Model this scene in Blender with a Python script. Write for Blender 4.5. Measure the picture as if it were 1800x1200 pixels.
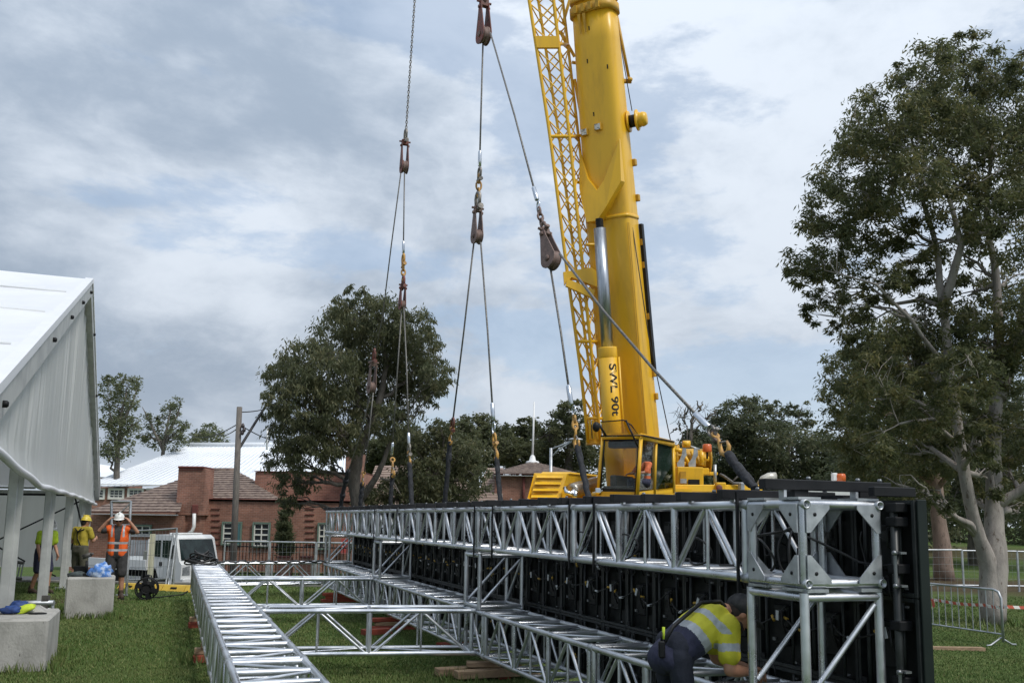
import bpy, bmesh, math, random
import numpy as np
from math import sin, cos, tan, atan, pi, sqrt, radians
from mathutils import Vector, Matrix, noise

for _o in list(bpy.data.objects):
    bpy.data.objects.remove(_o)
scene = bpy.context.scene
COL = scene.collection
random.seed(7)
rng = np.random.default_rng(7)

# ---------------------------------------------------------------- camera
F, EYE, PY = 1650.0, 1.70, 680.0          # focal length in photo pixels, eye height
YAW, ROLL = atan(600.0 / 1650.0), 0.015
PITCH = atan((913 - PY) / F)
cam_d = bpy.data.cameras.new('camera')
cam = bpy.data.objects.new('camera', cam_d)
COL.objects.link(cam)
cam_d.sensor_fit = 'HORIZONTAL'
cam_d.sensor_width = 36.0
cam_d.lens = F / 1800.0 * 36.0
cam_d.shift_y = (PY - 600.0) / 1800.0
cam_d.clip_start = 0.05
cam_d.clip_end = 3000.0
CAMR = Matrix.Rotation(-YAW, 4, 'Z') @ Matrix.Rotation(pi / 2 + PITCH, 4, 'X') @ Matrix.Rotation(ROLL, 4, 'Z')
cam.matrix_world = Matrix.Translation((0, 0, EYE)) @ CAMR
scene.camera = cam

# ---------------------------------------------------------------- daylight
SUN_EL, SUN_AZ = radians(52), radians(150)     # azimuth clockwise from +Y
sd = bpy.data.lights.new('sun', 'SUN')
sd.energy = 1.5
sd.angle = radians(14)
sd.color = (1.0, 0.96, 0.90)
sun = bpy.data.objects.new('sun', sd)
COL.objects.link(sun)
sdir = Vector((sin(SUN_AZ) * cos(SUN_EL), cos(SUN_AZ) * cos(SUN_EL), sin(SUN_EL)))
sun.rotation_euler = sdir.to_track_quat('Z', 'Y').to_euler()
sun.location = sdir * 60

scene.view_settings.view_transform = 'Standard'
scene.view_settings.look = 'None'
scene.view_settings.gamma = 1.0
scene.view_settings.use_curve_mapping = False
scene.view_settings.exposure = 0.72
scene.cycles.max_bounces = 6
scene.cycles.transparent_max_bounces = 8

world = bpy.data.worlds.new('World')
scene.world = world
world.use_nodes = True


class NT:
    """small helper for building node trees"""
    def __init__(s, tree):
        s.t = tree; s.n = tree.nodes; s.l = tree.links

    def new(s, typ, **kw):
        n = s.n.new(typ)
        for k, v in kw.items():
            setattr(n, k, v)
        return n

    def put(s, sock, v):
        if hasattr(v, 'is_output') or hasattr(v, 'links'):
            s.l.new(v, sock)
        else:
            sock.default_value = v

    def math(s, op, a, b=0.0, c=0.0, clamp=False):
        n = s.new('ShaderNodeMath', operation=op, use_clamp=clamp)
        s.put(n.inputs[0], a); s.put(n.inputs[1], b); s.put(n.inputs[2], c)
        return n.outputs[0]

    def noise(s, vec, scale, detail=4.0, rough=0.5, dist=0.0, dim='3D'):
        n = s.new('ShaderNodeTexNoise', noise_dimensions=dim)
        if vec is not None:
            s.l.new(vec, n.inputs['Vector'])
        n.inputs['Scale'].default_value = scale
        n.inputs['Detail'].default_value = detail
        n.inputs['Roughness'].default_value = rough
        n.inputs['Distortion'].default_value = dist
        return n.outputs['Fac']

    def ramp(s, fac, lo, hi):
        n = s.new('ShaderNodeMapRange', interpolation_type='SMOOTHSTEP')
        s.put(n.inputs[0], fac)
        n.inputs[1].default_value = lo; n.inputs[2].default_value = hi
        n.inputs[3].default_value = 0.0; n.inputs[4].default_value = 1.0
        return n.outputs[0]

    def mix(s, fac, a, b):
        n = s.new('ShaderNodeMix', data_type='RGBA')
        s.put(n.inputs[0], fac)
        for sock, v in ((n.inputs[6], a), (n.inputs[7], b)):
            if isinstance(v, (tuple, list)):
                sock.default_value = (v[0], v[1], v[2], 1.0)
            else:
                s.l.new(v, sock)
        return n.outputs[2]

    def comb(s, x, y, z):
        n = s.new('ShaderNodeCombineXYZ')
        s.put(n.inputs[0], x); s.put(n.inputs[1], y); s.put(n.inputs[2], z)
        return n.outputs[0]


def build_sky():
    nt = NT(world.node_tree)
    nt.n.clear()
    out = nt.new('ShaderNodeOutputWorld')
    bg = nt.new('ShaderNodeBackground')
    bg.inputs['Strength'].default_value = 0.1
    nt.l.new(bg.outputs[0], out.inputs[0])
    sky = nt.new('ShaderNodeTexSky')
    sky.sky_type = 'NISHITA'
    sky.sun_disc = False
    sky.sun_elevation = SUN_EL
    sky.sun_rotation = SUN_AZ
    sky.air_density = 1.0
    sky.dust_density = 1.5
    tc = nt.new('ShaderNodeTexCoord')
    sep = nt.new('ShaderNodeSeparateXYZ')
    nt.l.new(tc.outputs['Generated'], sep.inputs[0])
    x, y, z = sep.outputs
    zz = nt.math('ADD', nt.math('MAXIMUM', z, 0.0), 0.30)
    u = nt.math('DIVIDE', x, zz)
    v = nt.math('DIVIDE', y, zz)
    # billows: half ceiling perspective, half direction, so that they flatten towards the horizon without streaking
    warp = nt.noise(nt.comb(u, v, z), 1.3, 4.0, 0.5)
    wq = nt.math('MULTIPLY', nt.math('SUBTRACT', warp, 0.5), 0.45)
    pw = nt.comb(nt.math('ADD', nt.math('MULTIPLY', x, 2.1), wq), nt.math('ADD', nt.math('MULTIPLY', y, 2.1), nt.math('MULTIPLY', wq, -0.8)), nt.math('MULTIPLY', z, 3.9))
    dens = nt.noise(pw, 1.55, 8.0, 0.55)
    fine = nt.noise(pw, 5.0, 8.0, 0.62)
    big = nt.noise(nt.comb(u, v, nt.math('ADD', nt.math('MULTIPLY', z, 2.0), 9.1)), 0.75, 2.0, 0.5)
    # storm side of the sky lies to the left of the view (west), brighter cloud to the right
    az = nt.math('ADD', nt.math('MULTIPLY', x, 0.77), nt.math('MULTIPLY', y, -0.18))
    side = nt.ramp(az, -0.50, 0.30)
    shade = nt.math('ADD', nt.math('MULTIPLY', dens, 0.80), nt.math('MULTIPLY', fine, 0.36))
    shade = nt.math('ADD', shade, nt.math('MULTIPLY', big, 0.55))
    shade = nt.math('ADD', shade, nt.math('MULTIPLY', side, 0.26))
    f = nt.ramp(shade, 0.82, 1.18)
    cloud = nt.mix(f, (2.20, 2.68, 3.35), (4.55, 4.98, 5.55))
    # paler air towards the horizon
    # an overcast sky is brighter overhead than low down
    ov = nt.new('ShaderNodeMix', data_type='RGBA', blend_type='MULTIPLY')
    ov.inputs[0].default_value = 1.0
    oz = nt.math('ADD', nt.math('MULTIPLY', nt.math('MAXIMUM', z, 0.0), 0.55), 0.86)
    nt.l.new(cloud, ov.inputs[6]); nt.l.new(nt.comb(oz, oz, oz), ov.inputs[7])
    cloud = ov.outputs[2]
    hz = nt.ramp(z, 0.16, 0.0)
    cloud = nt.mix(nt.math('MULTIPLY', hz, 0.6), cloud, (4.0, 4.4, 4.9))
    # openings to the blue
    gp = nt.comb(nt.math('ADD', nt.math('MULTIPLY', x, 2.0), wq), nt.math('ADD', nt.math('MULTIPLY', y, 2.0), wq), nt.math('ADD', nt.math('MULTIPLY', z, 5.0), 4.3))
    gap = nt.noise(gp, 1.9, 8.0, 0.60, 0.0)
    g = nt.math('ADD', gap, nt.math('MULTIPLY', side, 0.17))
    g = nt.ramp(g, 0.63, 0.73)
    g = nt.math('MULTIPLY', g, nt.ramp(z, 0.02, 0.12))
    blue2 = nt.mix(0.55, sky.outputs[0], (2.5, 3.3, 4.4))
    final = nt.mix(nt.math('MULTIPLY', g, 0.55), cloud, blue2)
    nt.l.new(final, bg.inputs['Color'])


build_sky()

# ---------------------------------------------------------------- picture geometry -> world
C0 = Vector((0, 0, EYE))
FWD = Vector((sin(YAW), cos(YAW), 0))
RGT = Vector((cos(YAW), -sin(YAW), 0))
R3 = CAMR.to_3x3()


def ray(px, py):
    return R3 @ Vector(((px - 900) / F, -(py - PY) / F, -1.0))


def P(px, py, d):
    r = ray(px, py)
    return C0 + r * (d / r.dot(FWD))


def G(px, py, z=0.0):
    r = ray(px, py)
    return C0 + r * ((z - EYE) / r.z)


def PX(px, py, X):
    r = ray(px, py)
    return C0 + r * (X / r.x)


def rdz(r, d, z):
    """point from lateral offset r, forward distance d and height z"""
    v = RGT * r + FWD * d
    return Vector((v.x, v.y, z))


# ---------------------------------------------------------------- object helpers
def thing(name, label, cat, loc=(0, 0, 0), rotz=0.0, group=None):
    o = bpy.data.objects.new(name, None)
    COL.objects.link(o)
    o.empty_display_size = 0.2
    o.location = loc
    o.rotation_euler = (0, 0, rotz)
    o['label'] = label
    o['category'] = cat
    if group:
        o['group'] = group
    return o


def tag(o, label, cat, group=None):
    o['label'] = label
    o['category'] = cat
    if group:
        o['group'] = group
    return o


def local_matrix(o):
    m = Matrix.Translation(o.location) @ o.rotation_euler.to_matrix().to_4x4()
    return m


WORLDM = {}


def attach(ch, parent):
    """parent an object that is placed in world coordinates"""
    ch.parent = parent
    if parent.type == 'EMPTY' and parent.parent is None:
        ch.matrix_parent_inverse = local_matrix(parent).inverted()
    else:
        # parent is a mesh whose own basis matrix (in world terms) is known
        ch.matrix_parent_inverse = WORLDM.get(parent.name, Matrix.Identity(4)).inverted()


def link_mesh(name, me, parent=None, mw=None):
    o = bpy.data.objects.new(name, me)
    COL.objects.link(o)
    if mw is not None:
        loc, rot, sc = mw.decompose()
        o.rotation_mode = 'QUATERNION'
        o.location = loc; o.rotation_quaternion = rot; o.scale = sc
        WORLDM[o.name] = mw
    if parent is not None:
        attach(o, parent)
    return o


class MB:
    """mesh builder: collects shapes in world (or local) coordinates, builds ONE mesh object"""
    def __init__(s):
        s.v = []; s.f = []; s.m = []; s.s = []

    def add(s, verts, faces, mi=0, smooth=False):
        b = len(s.v)
        s.v.extend([tuple(p) for p in verts])
        for f in faces:
            s.f.append([i + b for i in f]); s.m.append(mi); s.s.append(smooth)
        return s

    def box(s, c, size, mi=0, rot=None, ax=None, bev=0.0):
        c = Vector(c); hx, hy, hz = [q / 2 for q in size]
        if ax is not None:
            X, Y, Z = ax
        elif rot is not None:
            m = rot.to_3x3() if len(rot) == 4 else rot
            X, Y, Z = m.col[0], m.col[1], m.col[2]
        else:
            X, Y, Z = Vector((1, 0, 0)), Vector((0, 1, 0)), Vector((0, 0, 1))
        if bev <= 0:
            vs = [c + X * (hx * a) + Y * (hy * b) + Z * (hz * d) for a in (-1, 1) for b in (-1, 1) for d in (-1, 1)]
            fs = [(0, 1, 3, 2), (4, 6, 7, 5), (0, 4, 5, 1), (2, 3, 7, 6), (0, 2, 6, 4), (1, 5, 7, 3)]
            return s.add(vs, fs, mi)
        # chamfered box: three nested corner points per corner
        vs = []; idx = {}
        for a in (-1, 1):
            for b in (-1, 1):
                for d in (-1, 1):
                    for k in range(3):
                        e = [hx, hy, hz]
                        e = [q - (0 if j == k else bev) for j, q in enumerate(e)]
                        idx[(a, b, d, k)] = len(vs)
                        vs.append(c + X * (e[0] * a) + Y * (e[1] * b) + Z * (e[2] * d))
        fs = []
        for k in range(3):
            for sg in (-1, 1):
                o = [(-1, -1), (1, -1), (1, 1), (-1, 1)]
                loop = []
                for p, q in o:
                    t = [0, 0, 0]; t[k] = sg; t[(k + 1) % 3] = p; t[(k + 2) % 3] = q
                    loop.append(idx[(t[0], t[1], t[2], k)])
                fs.append(loop if sg > 0 else loop[::-1])
        for k in range(3):
            i, j = (k + 1) % 3, (k + 2) % 3
            for p in (-1, 1):
                for q in (-1, 1):
                    t0 = [0, 0, 0]; t0[k] = -1; t0[i] = p; t0[j] = q
                    t1 = list(t0); t1[k] = 1
                    loop = [idx[(*t0, i)], idx[(*t1, i)], idx[(*t1, j)], idx[(*t0, j)]]
                    fs.append(loop if p * q > 0 else loop[::-1])
        for a in (-1, 1):
            for b in (-1, 1):
                for d in (-1, 1):
                    loop = [idx[(a, b, d, 0)], idx[(a, b, d, 1)], idx[(a, b, d, 2)]]
                    fs.append(loop if a * b * d > 0 else loop[::-1])
        return s.add(vs, fs, mi)

    def tube(s, p0, p1, r0, r1=None, n=10, mi=0, caps=True):
        return s.path([p0, p1], [r0, r0 if r1 is None else r1], n, mi, caps)

    def path(s, pts, rad, n=8, mi=0, caps=True, closed=False):
        pts = [Vector(p) for p in pts]
        if not hasattr(rad, '__len__'):
            rad = [rad] * len(pts)
        k = len(pts)
        prev = None
        verts = []
        for i, p in enumerate(pts):
            if closed:
                t = pts[(i + 1) % k] - pts[i - 1]
            else:
                t = pts[min(i + 1, k - 1)] - pts[max(i - 1, 0)]
            if t.length < 1e-9:
                t = Vector((0, 0, 1))
            t.normalize()
            if prev is None:
                a = t.orthogonal().normalized()
            else:
                a = prev - t * prev.dot(t)
                a = a.normalized() if a.length > 1e-6 else t.orthogonal().normalized()
            prev = a
            b = t.cross(a)
            for j in range(n):
                th = 2 * pi * j / n
                verts.append(p + (a * cos(th) + b * sin(th)) * rad[i])
        faces = []
        for i in range(k if closed else k - 1):
            i2 = (i + 1) % k
            for j in range(n):
                j2 = (j + 1) % n
                faces.append((i * n + j, i * n + j2, i2 * n + j2, i2 * n + j))
        s.add(verts, faces, mi, True)
        if caps and not closed:
            b = len(s.v) - len(verts)
            s.f.append([b + j for j in range(n)][::-1]); s.m.append(mi); s.s.append(False)
            s.f.append([b + (k - 1) * n + j for j in range(n)]); s.m.append(mi); s.s.append(False)
        return s

    def lathe(s, base, axis, prof, n=16, mi=0, smooth=True):
        """prof: list of (distance along axis, radius)"""
        axis = Vector(axis).normalized(); base = Vector(base)
        a = axis.orthogonal().normalized(); b = axis.cross(a)
        verts = []
        for h, r in prof:
            for j in range(n):
                th = 2 * pi * j / n
                verts.append(base + axis * h + (a * cos(th) + b * sin(th)) * r)
        faces = []
        for i in range(len(prof) - 1):
            for j in range(n):
                j2 = (j + 1) % n
                faces.append((i * n + j, i * n + j2, (i + 1) * n + j2, (i + 1) * n + j))
        if prof[0][1] > 1e-6:
            faces.append([j for j in range(n)][::-1])
        if prof[-1][1] > 1e-6:
            faces.append([(len(prof) - 1) * n + j for j in range(n)])
        return s.add(verts, faces, mi, smooth)

    def prism(s, poly, off, mi=0):
        """closed polygon (list of points) extruded by vector off"""
        poly = [Vector(p) for p in poly]; off = Vector(off)
        k = len(poly)
        vs = poly + [p + off for p in poly]
        fs = [list(range(k))[::-1], list(range(k, 2 * k))]
        for i in range(k):
            j = (i + 1) % k
            fs.append((i, j, k + j, k + i))
        return s.add(vs, fs, mi)

    def ellipsoid(s, c, r, mi=0, n=12, m=8, rot=None):
        c = Vector(c)
        vs = []; fs = []
        for i in range(m + 1):
            ph = pi * i / m
            for j in range(n):
                th = 2 * pi * j / n
                q = Vector((r[0] * sin(ph) * cos(th), r[1] * sin(ph) * sin(th), r[2] * cos(ph)))
                if rot is not None:
                    q = rot @ q
                vs.append(c + q)
        for i in range(m):
            for j in range(n):
                j2 = (j + 1) % n
                fs.append((i * n + j, (i + 1) * n + j, (i + 1) * n + j2, i * n + j2))
        return s.add(vs, fs, mi, True)

    def grid(s, fn, nu, nv, mi=0, smooth=True):
        vs = [fn(i / nu, j / nv) for i in range(nu + 1) for j in range(nv + 1)]
        fs = [(i * (nv + 1) + j, (i + 1) * (nv + 1) + j, (i + 1) * (nv + 1) + j + 1, i * (nv + 1) + j + 1)
              for i in range(nu) for j in range(nv)]
        return s.add(vs, fs, mi, smooth)

    def mesh(s, name, mats):
        me = bpy.data.meshes.new(name)
        me.from_pydata(s.v, [], s.f)
        for m in (mats if isinstance(mats, (list, tuple)) else [mats]):
            me.materials.append(m)
        me.polygons.foreach_set('material_index', s.m)
        me.polygons.foreach_set('use_smooth', s.s)
        bm = bmesh.new(); bm.from_mesh(me)
        bmesh.ops.remove_doubles(bm, verts=bm.verts, dist=1e-6)
        bmesh.ops.recalc_face_normals(bm, faces=bm.faces)
        bm.to_mesh(me); bm.free()
        me.update()
        return me

    def build(s, name, mats, parent=None, kind=None):
        o = link_mesh(name, s.mesh(name, mats), parent)
        if kind:
            o['kind'] = kind
        return o


_UNIT = {}


def unit_tube(mat, n=10):
    key = (mat.name, n)
    if key not in _UNIT:
        vs = []; fs = []
        for z in (0, 1):
            for j in range(n):
                vs.append((cos(2 * pi * j / n), sin(2 * pi * j / n), z))
        for j in range(n):
            fs.append((j, (j + 1) % n, n + (j + 1) % n, n + j))
        fs.append(list(range(n))[::-1]); fs.append(list(range(n, 2 * n)))
        me = bpy.data.meshes.new('tube')
        me.from_pydata(vs, [], fs)
        me.polygons.foreach_set('use_smooth', [True] * n + [False, False])
        me.materials.append(mat)
        _UNIT[key] = me
    return _UNIT[key]


def unit_box(mat):
    key = (mat.name, 'box')
    if key not in _UNIT:
        _UNIT[key] = MB().box((0, 0, 0), (1, 1, 1)).mesh('piece', mat)
    return _UNIT[key]


def rod(name, p0, p1, r, mat, parent, n=10):
    """a tube piece sharing one unit mesh"""
    p0 = Vector(p0); p1 = Vector(p1)
    d = p1 - p0
    q = d.to_track_quat('Z', 'Y').to_matrix().to_4x4()
    mw = Matrix.Translation(p0) @ q @ Matrix.Diagonal((r, r, d.length, 1))
    return link_mesh(name, unit_tube(mat, n), parent, mw)


def slab(name, c, size, mat, parent, rot=None):
    """a box piece sharing one unit mesh"""
    m = Matrix.Translation(Vector(c))
    if rot is not None:
        m = m @ rot.to_4x4()
    m = m @ Matrix.Diagonal((size[0], size[1], size[2], 1))
    return link_mesh(name, unit_box(mat), parent, m)


def copy_thing(root, loc, rotz=None, label=None):
    r = root.copy(); COL.objects.link(r)
    r.location = loc
    if rotz is not None:
        r.rotation_euler = (0, 0, rotz)
    if label:
        r['label'] = label
    for ch in list(root.children):
        c = ch.copy(); COL.objects.link(c); c.parent = r
        for g in list(ch.children):
            d = g.copy(); COL.objects.link(d); d.parent = c
    return r


# ---------------------------------------------------------------- materials
MATS = {}


def mat(name, c1, c2=None, rough=0.6, metal=0.0, scale=4.0, bump=0.0, bscale=None, detail=5.0, spec=0.5,
        lo=0.35, hi=0.65, trans=0.0, alpha=1.0, coord='Object', rvar=0.0, stretch=None, rand=0.0):
    if name in MATS:
        return MATS[name]
    m = bpy.data.materials.new(name)
    m.use_nodes = True
    nt = NT(m.node_tree)
    b = nt.n['Principled BSDF']
    b.inputs['Roughness'].default_value = rough
    b.inputs['Metallic'].default_value = metal
    b.inputs['Specular IOR Level'].default_value = spec
    if coord == 'World':
        g = nt.new('ShaderNodeNewGeometry'); vec = g.outputs['Position']
    else:
        tc = nt.new('ShaderNodeTexCoord'); vec = tc.outputs[coord]
    if stretch:
        mp = nt.new('ShaderNodeMapping'); mp.inputs['Scale'].default_value = stretch
        nt.l.new(vec, mp.inputs['Vector']); vec = mp.outputs[0]
    if rand > 0:
        oi = nt.new('ShaderNodeObjectInfo')
    if c2 is not None:
        fac = nt.ramp(nt.noise(vec, scale, detail, 0.6), lo, hi)
        col = nt.mix(fac, c1, c2)
        if rand > 0:
            hsv = nt.new('ShaderNodeHueSaturation')
            nt.put(hsv.inputs['Value'], nt.math('ADD', nt.math('MULTIPLY', oi.outputs['Random'], rand), 1 - rand / 2))
            nt.l.new(col, hsv.inputs['Color']); col = hsv.outputs[0]
        nt.l.new(col, b.inputs['Base Color'])
        if rvar:
            nt.l.new(nt.math('ADD', nt.math('MULTIPLY', fac, rvar), rough - rvar / 2), b.inputs['Roughness'])
    else:
        b.inputs['Base Color'].default_value = (*c1, 1)
    if bump > 0:
        bn = nt.new('ShaderNodeBump')
        bn.inputs['Strength'].default_value = bump
        bn.inputs['Distance'].default_value = 0.02
        nt.l.new(nt.noise(vec, bscale or scale * 4, 4.0, 0.6), bn.inputs['Height'])
        nt.l.new(bn.outputs[0], b.inputs['Normal'])
    if trans > 0:
        b.inputs['Transmission Weight'].default_value = trans
    if alpha < 1:
        b.inputs['Alpha'].default_value = alpha
    MATS[name] = m
    return m


def glass_mat(name, tint=(0.5, 0.6, 0.55), mixf=0.35):
    if name in MATS:
        return MATS[name]
    m = bpy.data.materials.new(name); m.use_nodes = True
    nt = NT(m.node_tree); nt.n.clear()
    out = nt.new('ShaderNodeOutputMaterial')
    t = nt.new('ShaderNodeBsdfTransparent'); t.inputs[0].default_value = (*tint, 1)
    g = nt.new('ShaderNodeBsdfGlossy'); g.inputs['Roughness'].default_value = 0.03
    g.inputs[0].default_value = (1, 1, 1, 1)
    fr = nt.new('ShaderNodeFresnel'); fr.inputs[0].default_value = 1.5
    mx = nt.new('ShaderNodeMixShader')
    nt.l.new(nt.math('MULTIPLY', fr.outputs[0], mixf * 3, clamp=True), mx.inputs[0])
    nt.l.new(t.outputs[0], mx.inputs[1]); nt.l.new(g.outputs[0], mx.inputs[2])
    nt.l.new(mx.outputs[0], out.inputs[0])
    MATS[name] = m
    return m


ALU = mat('aluminium', (0.50, 0.52, 0.55), (0.66, 0.68, 0.71), rough=0.36, metal=0.88, scale=3.1, bump=0.05, coord='World', rvar=0.22, rand=0.30, detail=8)
ALU2 = mat('aluminium_plate', (0.40, 0.42, 0.44), (0.54, 0.56, 0.58), rough=0.48, metal=0.85, scale=9, bump=0.06, coord='World', rvar=0.1)
GALV = mat('galvanised_steel', (0.36, 0.38, 0.40), (0.52, 0.54, 0.56), rough=0.5, metal=0.75, scale=6, coord='World')
BLACK = mat('black_steel', (0.007, 0.0075, 0.009), (0.016, 0.0165, 0.018), rough=0.5, scale=5, coord='World', spec=0.25)
PANEL = mat('panel_black', (0.004, 0.005, 0.005), (0.010, 0.012, 0.012), rough=0.5, scale=6, coord='World', spec=0.25)
RAIL = mat('panel_rail', (0.010, 0.013, 0.013), (0.026, 0.03, 0.03), rough=0.45, scale=6, coord='World')
RUBBER = mat('rubber', (0.015, 0.015, 0.016), rough=0.75, spec=0.2)
YELLOW = mat('crane_yellow', (0.79, 0.455, 0.022), (0.62, 0.35, 0.028), rough=0.42, scale=1.6, coord='World', bump=0.03, bscale=8, rvar=0.22, stretch=(2.2, 2.2, .35), detail=9, lo=.42, hi=.78)
YELLOW2 = mat('crane_yellow_dull', (0.56, 0.31, 0.02), (0.44, 0.25, 0.025), rough=0.5, scale=3, coord='World')
ROD = mat('ram_steel', (0.30, 0.33, 0.37), (0.46, 0.49, 0.53), rough=0.34, metal=0.9, scale=3, coord='World', stretch=(6, 6, .5))
CHROME = mat('chrome', (0.55, 0.58, 0.62), (0.68, 0.70, 0.73), rough=0.22, metal=1.0, scale=2, coord='World')
STEEL = mat('rope_steel', (0.10, 0.095, 0.09), (0.22, 0.21, 0.19), rough=0.55, metal=0.5, scale=60, coord='World')
RUST = mat('rusty_red', (0.20, 0.055, 0.04), (0.11, 0.06, 0.05), rough=0.7, scale=14, coord='World', bump=0.1)
RUSTB = mat('rusty_brown', (0.13, 0.085, 0.07), (0.20, 0.13, 0.11), rough=0.65, scale=18, coord='World', bump=0.1)
HOOKY = mat('hook_yellow', (0.55, 0.30, 0.06), (0.30, 0.17, 0.07), rough=0.55, scale=18, coord='World')
SHACK = mat('shackle_steel', (0.16, 0.15, 0.14), (0.32, 0.29, 0.25), rough=0.5, metal=0.6, scale=20, coord='World')
SLING = mat('sling_black', (0.012, 0.013, 0.016), (0.028, 0.03, 0.036), rough=0.85, scale=30, coord='World', bump=0.3)
CONC = mat('concrete', (0.40, 0.39, 0.365), (0.27, 0.265, 0.245), rough=0.9, scale=3.6, coord='World', bump=0.35, bscale=38, detail=10, lo=.38, hi=.72, stretch=(1, 1, .7))


def _speckle(m, dark):
    nt = NT(m.node_tree); b = nt.n['Principled BSDF']
    src = b.inputs['Base Color'].links[0].from_socket
    g = nt.new('ShaderNodeNewGeometry')
    pits = nt.ramp(nt.noise(g.outputs['Position'], 17.0, 3.0, 0.5), 0.69, 0.73)
    run = nt.ramp(nt.noise(g.outputs['Position'], 1.7, 6.0, 0.7), 0.55, 0.75)
    c = nt.mix(nt.math('MULTIPLY', run, 0.35), src, (0.20, 0.19, 0.165))
    nt.l.new(nt.mix(nt.math('MULTIPLY', pits, 0.75), c, dark), b.inputs['Base Color'])


_speckle(CONC, (0.09, 0.085, 0.08))
PVC = mat('pvc_white', (0.66, 0.68, 0.68), (0.60, 0.62, 0.63), rough=0.42, scale=1.2, coord='World')
ROOFPVC = mat('roof_pvc', (0.84, 0.85, 0.87), (0.79, 0.80, 0.82), rough=0.45, scale=0.7, coord='World')
WHITE = mat('white_paint', (0.78, 0.78, 0.77), (0.70, 0.70, 0.69), rough=0.4, scale=3, coord='World')
SKIN = mat('skin', (0.42, 0.22, 0.14), (0.36, 0.18, 0.115), rough=0.55, scale=12)
HAIR = mat('hair_brown', (0.02, 0.013, 0.01), rough=0.8)
WOOD = mat('timber', (0.36, 0.25, 0.15), (0.24, 0.16, 0.10), rough=0.8, scale=5, coord='World', bump=0.15, stretch=(1, 6, 6))
WOODRED = mat('timber_red', (0.33, 0.06, 0.03), (0.22, 0.05, 0.03), rough=0.8, scale=7, coord='World', bump=0.15)
# ================================================================ GROUND
def sstep(a, b, x):
    t = np.clip((x - a) / (b - a), 0, 1)
    return t * t * (3 - 2 * t)


def ground_rd(r, d):
    r = np.asarray(r, float); d = np.asarray(d, float)
    px = 900 + r / np.maximum(d, 1.0) * F
    left = 1 - sstep(1000, 1180, px)
    z = -1.2 * sstep(23.6, 27.5, d) * left
    near = 0.018 * np.sin(r * 1.3 + 0.5) * np.cos(d * 0.9) * sstep(60, 30, d)
    rise = 0.9 * sstep(26, 70, d) * (1 - left)
    return z + near + rise


def gz(p):
    p = Vector(p)
    return float(ground_rd(p.dot(RGT), p.dot(FWD)))


def make_ground():
    ds = np.concatenate([np.arange(-40, 4, 4.0), np.arange(4, 40, 0.5), np.arange(40, 90, 2.5), np.array([100, 130, 180, 260, 400, 700, 1200, 2000.])])
    rs = np.concatenate([-np.array([1500, 800, 400, 200, 120, 80, 60.]), np.arange(-50, 50, 1.0), np.array([50, 60, 80, 120, 200, 400, 800, 1500.])])
    D, R = np.meshgrid(ds, rs, indexing='ij')
    Z = ground_rd(R, D)
    X = RGT.x * R + FWD.x * D; Y = RGT.y * R + FWD.y * D
    co = np.stack([X, Y, Z], -1).reshape(-1, 3)
    nd, nr = len(ds), len(rs)
    faces = [(i * nr + j, i * nr + j + 1, (i + 1) * nr + j + 1, (i + 1) * nr + j) for i in range(nd - 1) for j in range(nr - 1)]
    me = bpy.data.meshes.new('ground')
    me.from_pydata(co.tolist(), [], faces)
    me.polygons.foreach_set('use_smooth', [True] * len(faces))
    m = bpy.data.materials.new('lawn'); m.use_nodes = True
    nt = NT(m.node_tree); b = nt.n['Principled BSDF']
    b.inputs['Roughness'].default_value = 0.95
    b.inputs['Specular IOR Level'].default_value = 0.1
    g = nt.new('ShaderNodeNewGeometry'); pos = g.outputs['Position']
    n1 = nt.ramp(nt.noise(pos, 0.55, 5, 0.6), 0.38, 0.62)
    n2 = nt.ramp(nt.noise(pos, 7.0, 6, 0.7), 0.3, 0.7)
    n3 = nt.noise(pos, 55.0, 4, 0.7)
    col = nt.mix(n1, (0.066, 0.112, 0.030), (0.096, 0.130, 0.040))
    col = nt.mix(nt.math('MULTIPLY', n2, 0.6), col, (0.066, 0.096, 0.03))
    col = nt.mix(nt.math('MULTIPLY', nt.ramp(n3, 0.5, 0.75), 0.35), col, (0.13, 0.125, 0.05))
    # bare earth and leaf litter under the big gum and at the tent
    for c, rad, amt in ((G(1720, 1030), 5.5, 1.0), (G(1690, 985), 9.0, 0.8), (G(60, 1062), 2.2, 0.9)):
        dv = nt.new('ShaderNodeVectorMath', operation='DISTANCE')
        nt.l.new(pos, dv.inputs[0]); dv.inputs[1].default_value = c
        q = nt.math('ADD', nt.math('DIVIDE', dv.outputs['Value'], rad), nt.math('MULTIPLY', nt.noise(pos, 1.3, 6, 0.65), 1.2))
        col = nt.mix(nt.math('MULTIPLY', nt.ramp(q, 1.5, 1.0), amt), col, nt.mix(n2, (0.10, 0.072, 0.045), (0.065, 0.055, 0.03)))
    nt.l.new(col, b.inputs['Base Color'])
    bp = nt.new('ShaderNodeBump'); bp.inputs['Strength'].default_value = 0.6; bp.inputs['Distance'].default_value = 0.04
    nt.l.new(n3, bp.inputs['Height']); nt.l.new(bp.outputs[0], b.inputs['Normal'])
    me.materials.append(m)
    o = link_mesh('ground', me); o['kind'] = 'structure'
    return o


make_ground()


def sheet(name, corners, m, kind='structure', lift=0.004, n=12):
    """a ground-hugging sheet between four (r, d) corners"""
    (a, b, c, e) = [Vector(q) for q in corners]

    def fn(u, v):
        q = (a * (1 - u) + b * u) * (1 - v) + (e * (1 - u) + c * u) * v
        return rdz(q.x, q.y, float(ground_rd(q.x, q.y)) + lift)
    mb = MB().grid(fn, n, n, 0, True)
    o = mb.build(name, m)
    if kind:
        o['kind'] = kind
    return o


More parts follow.
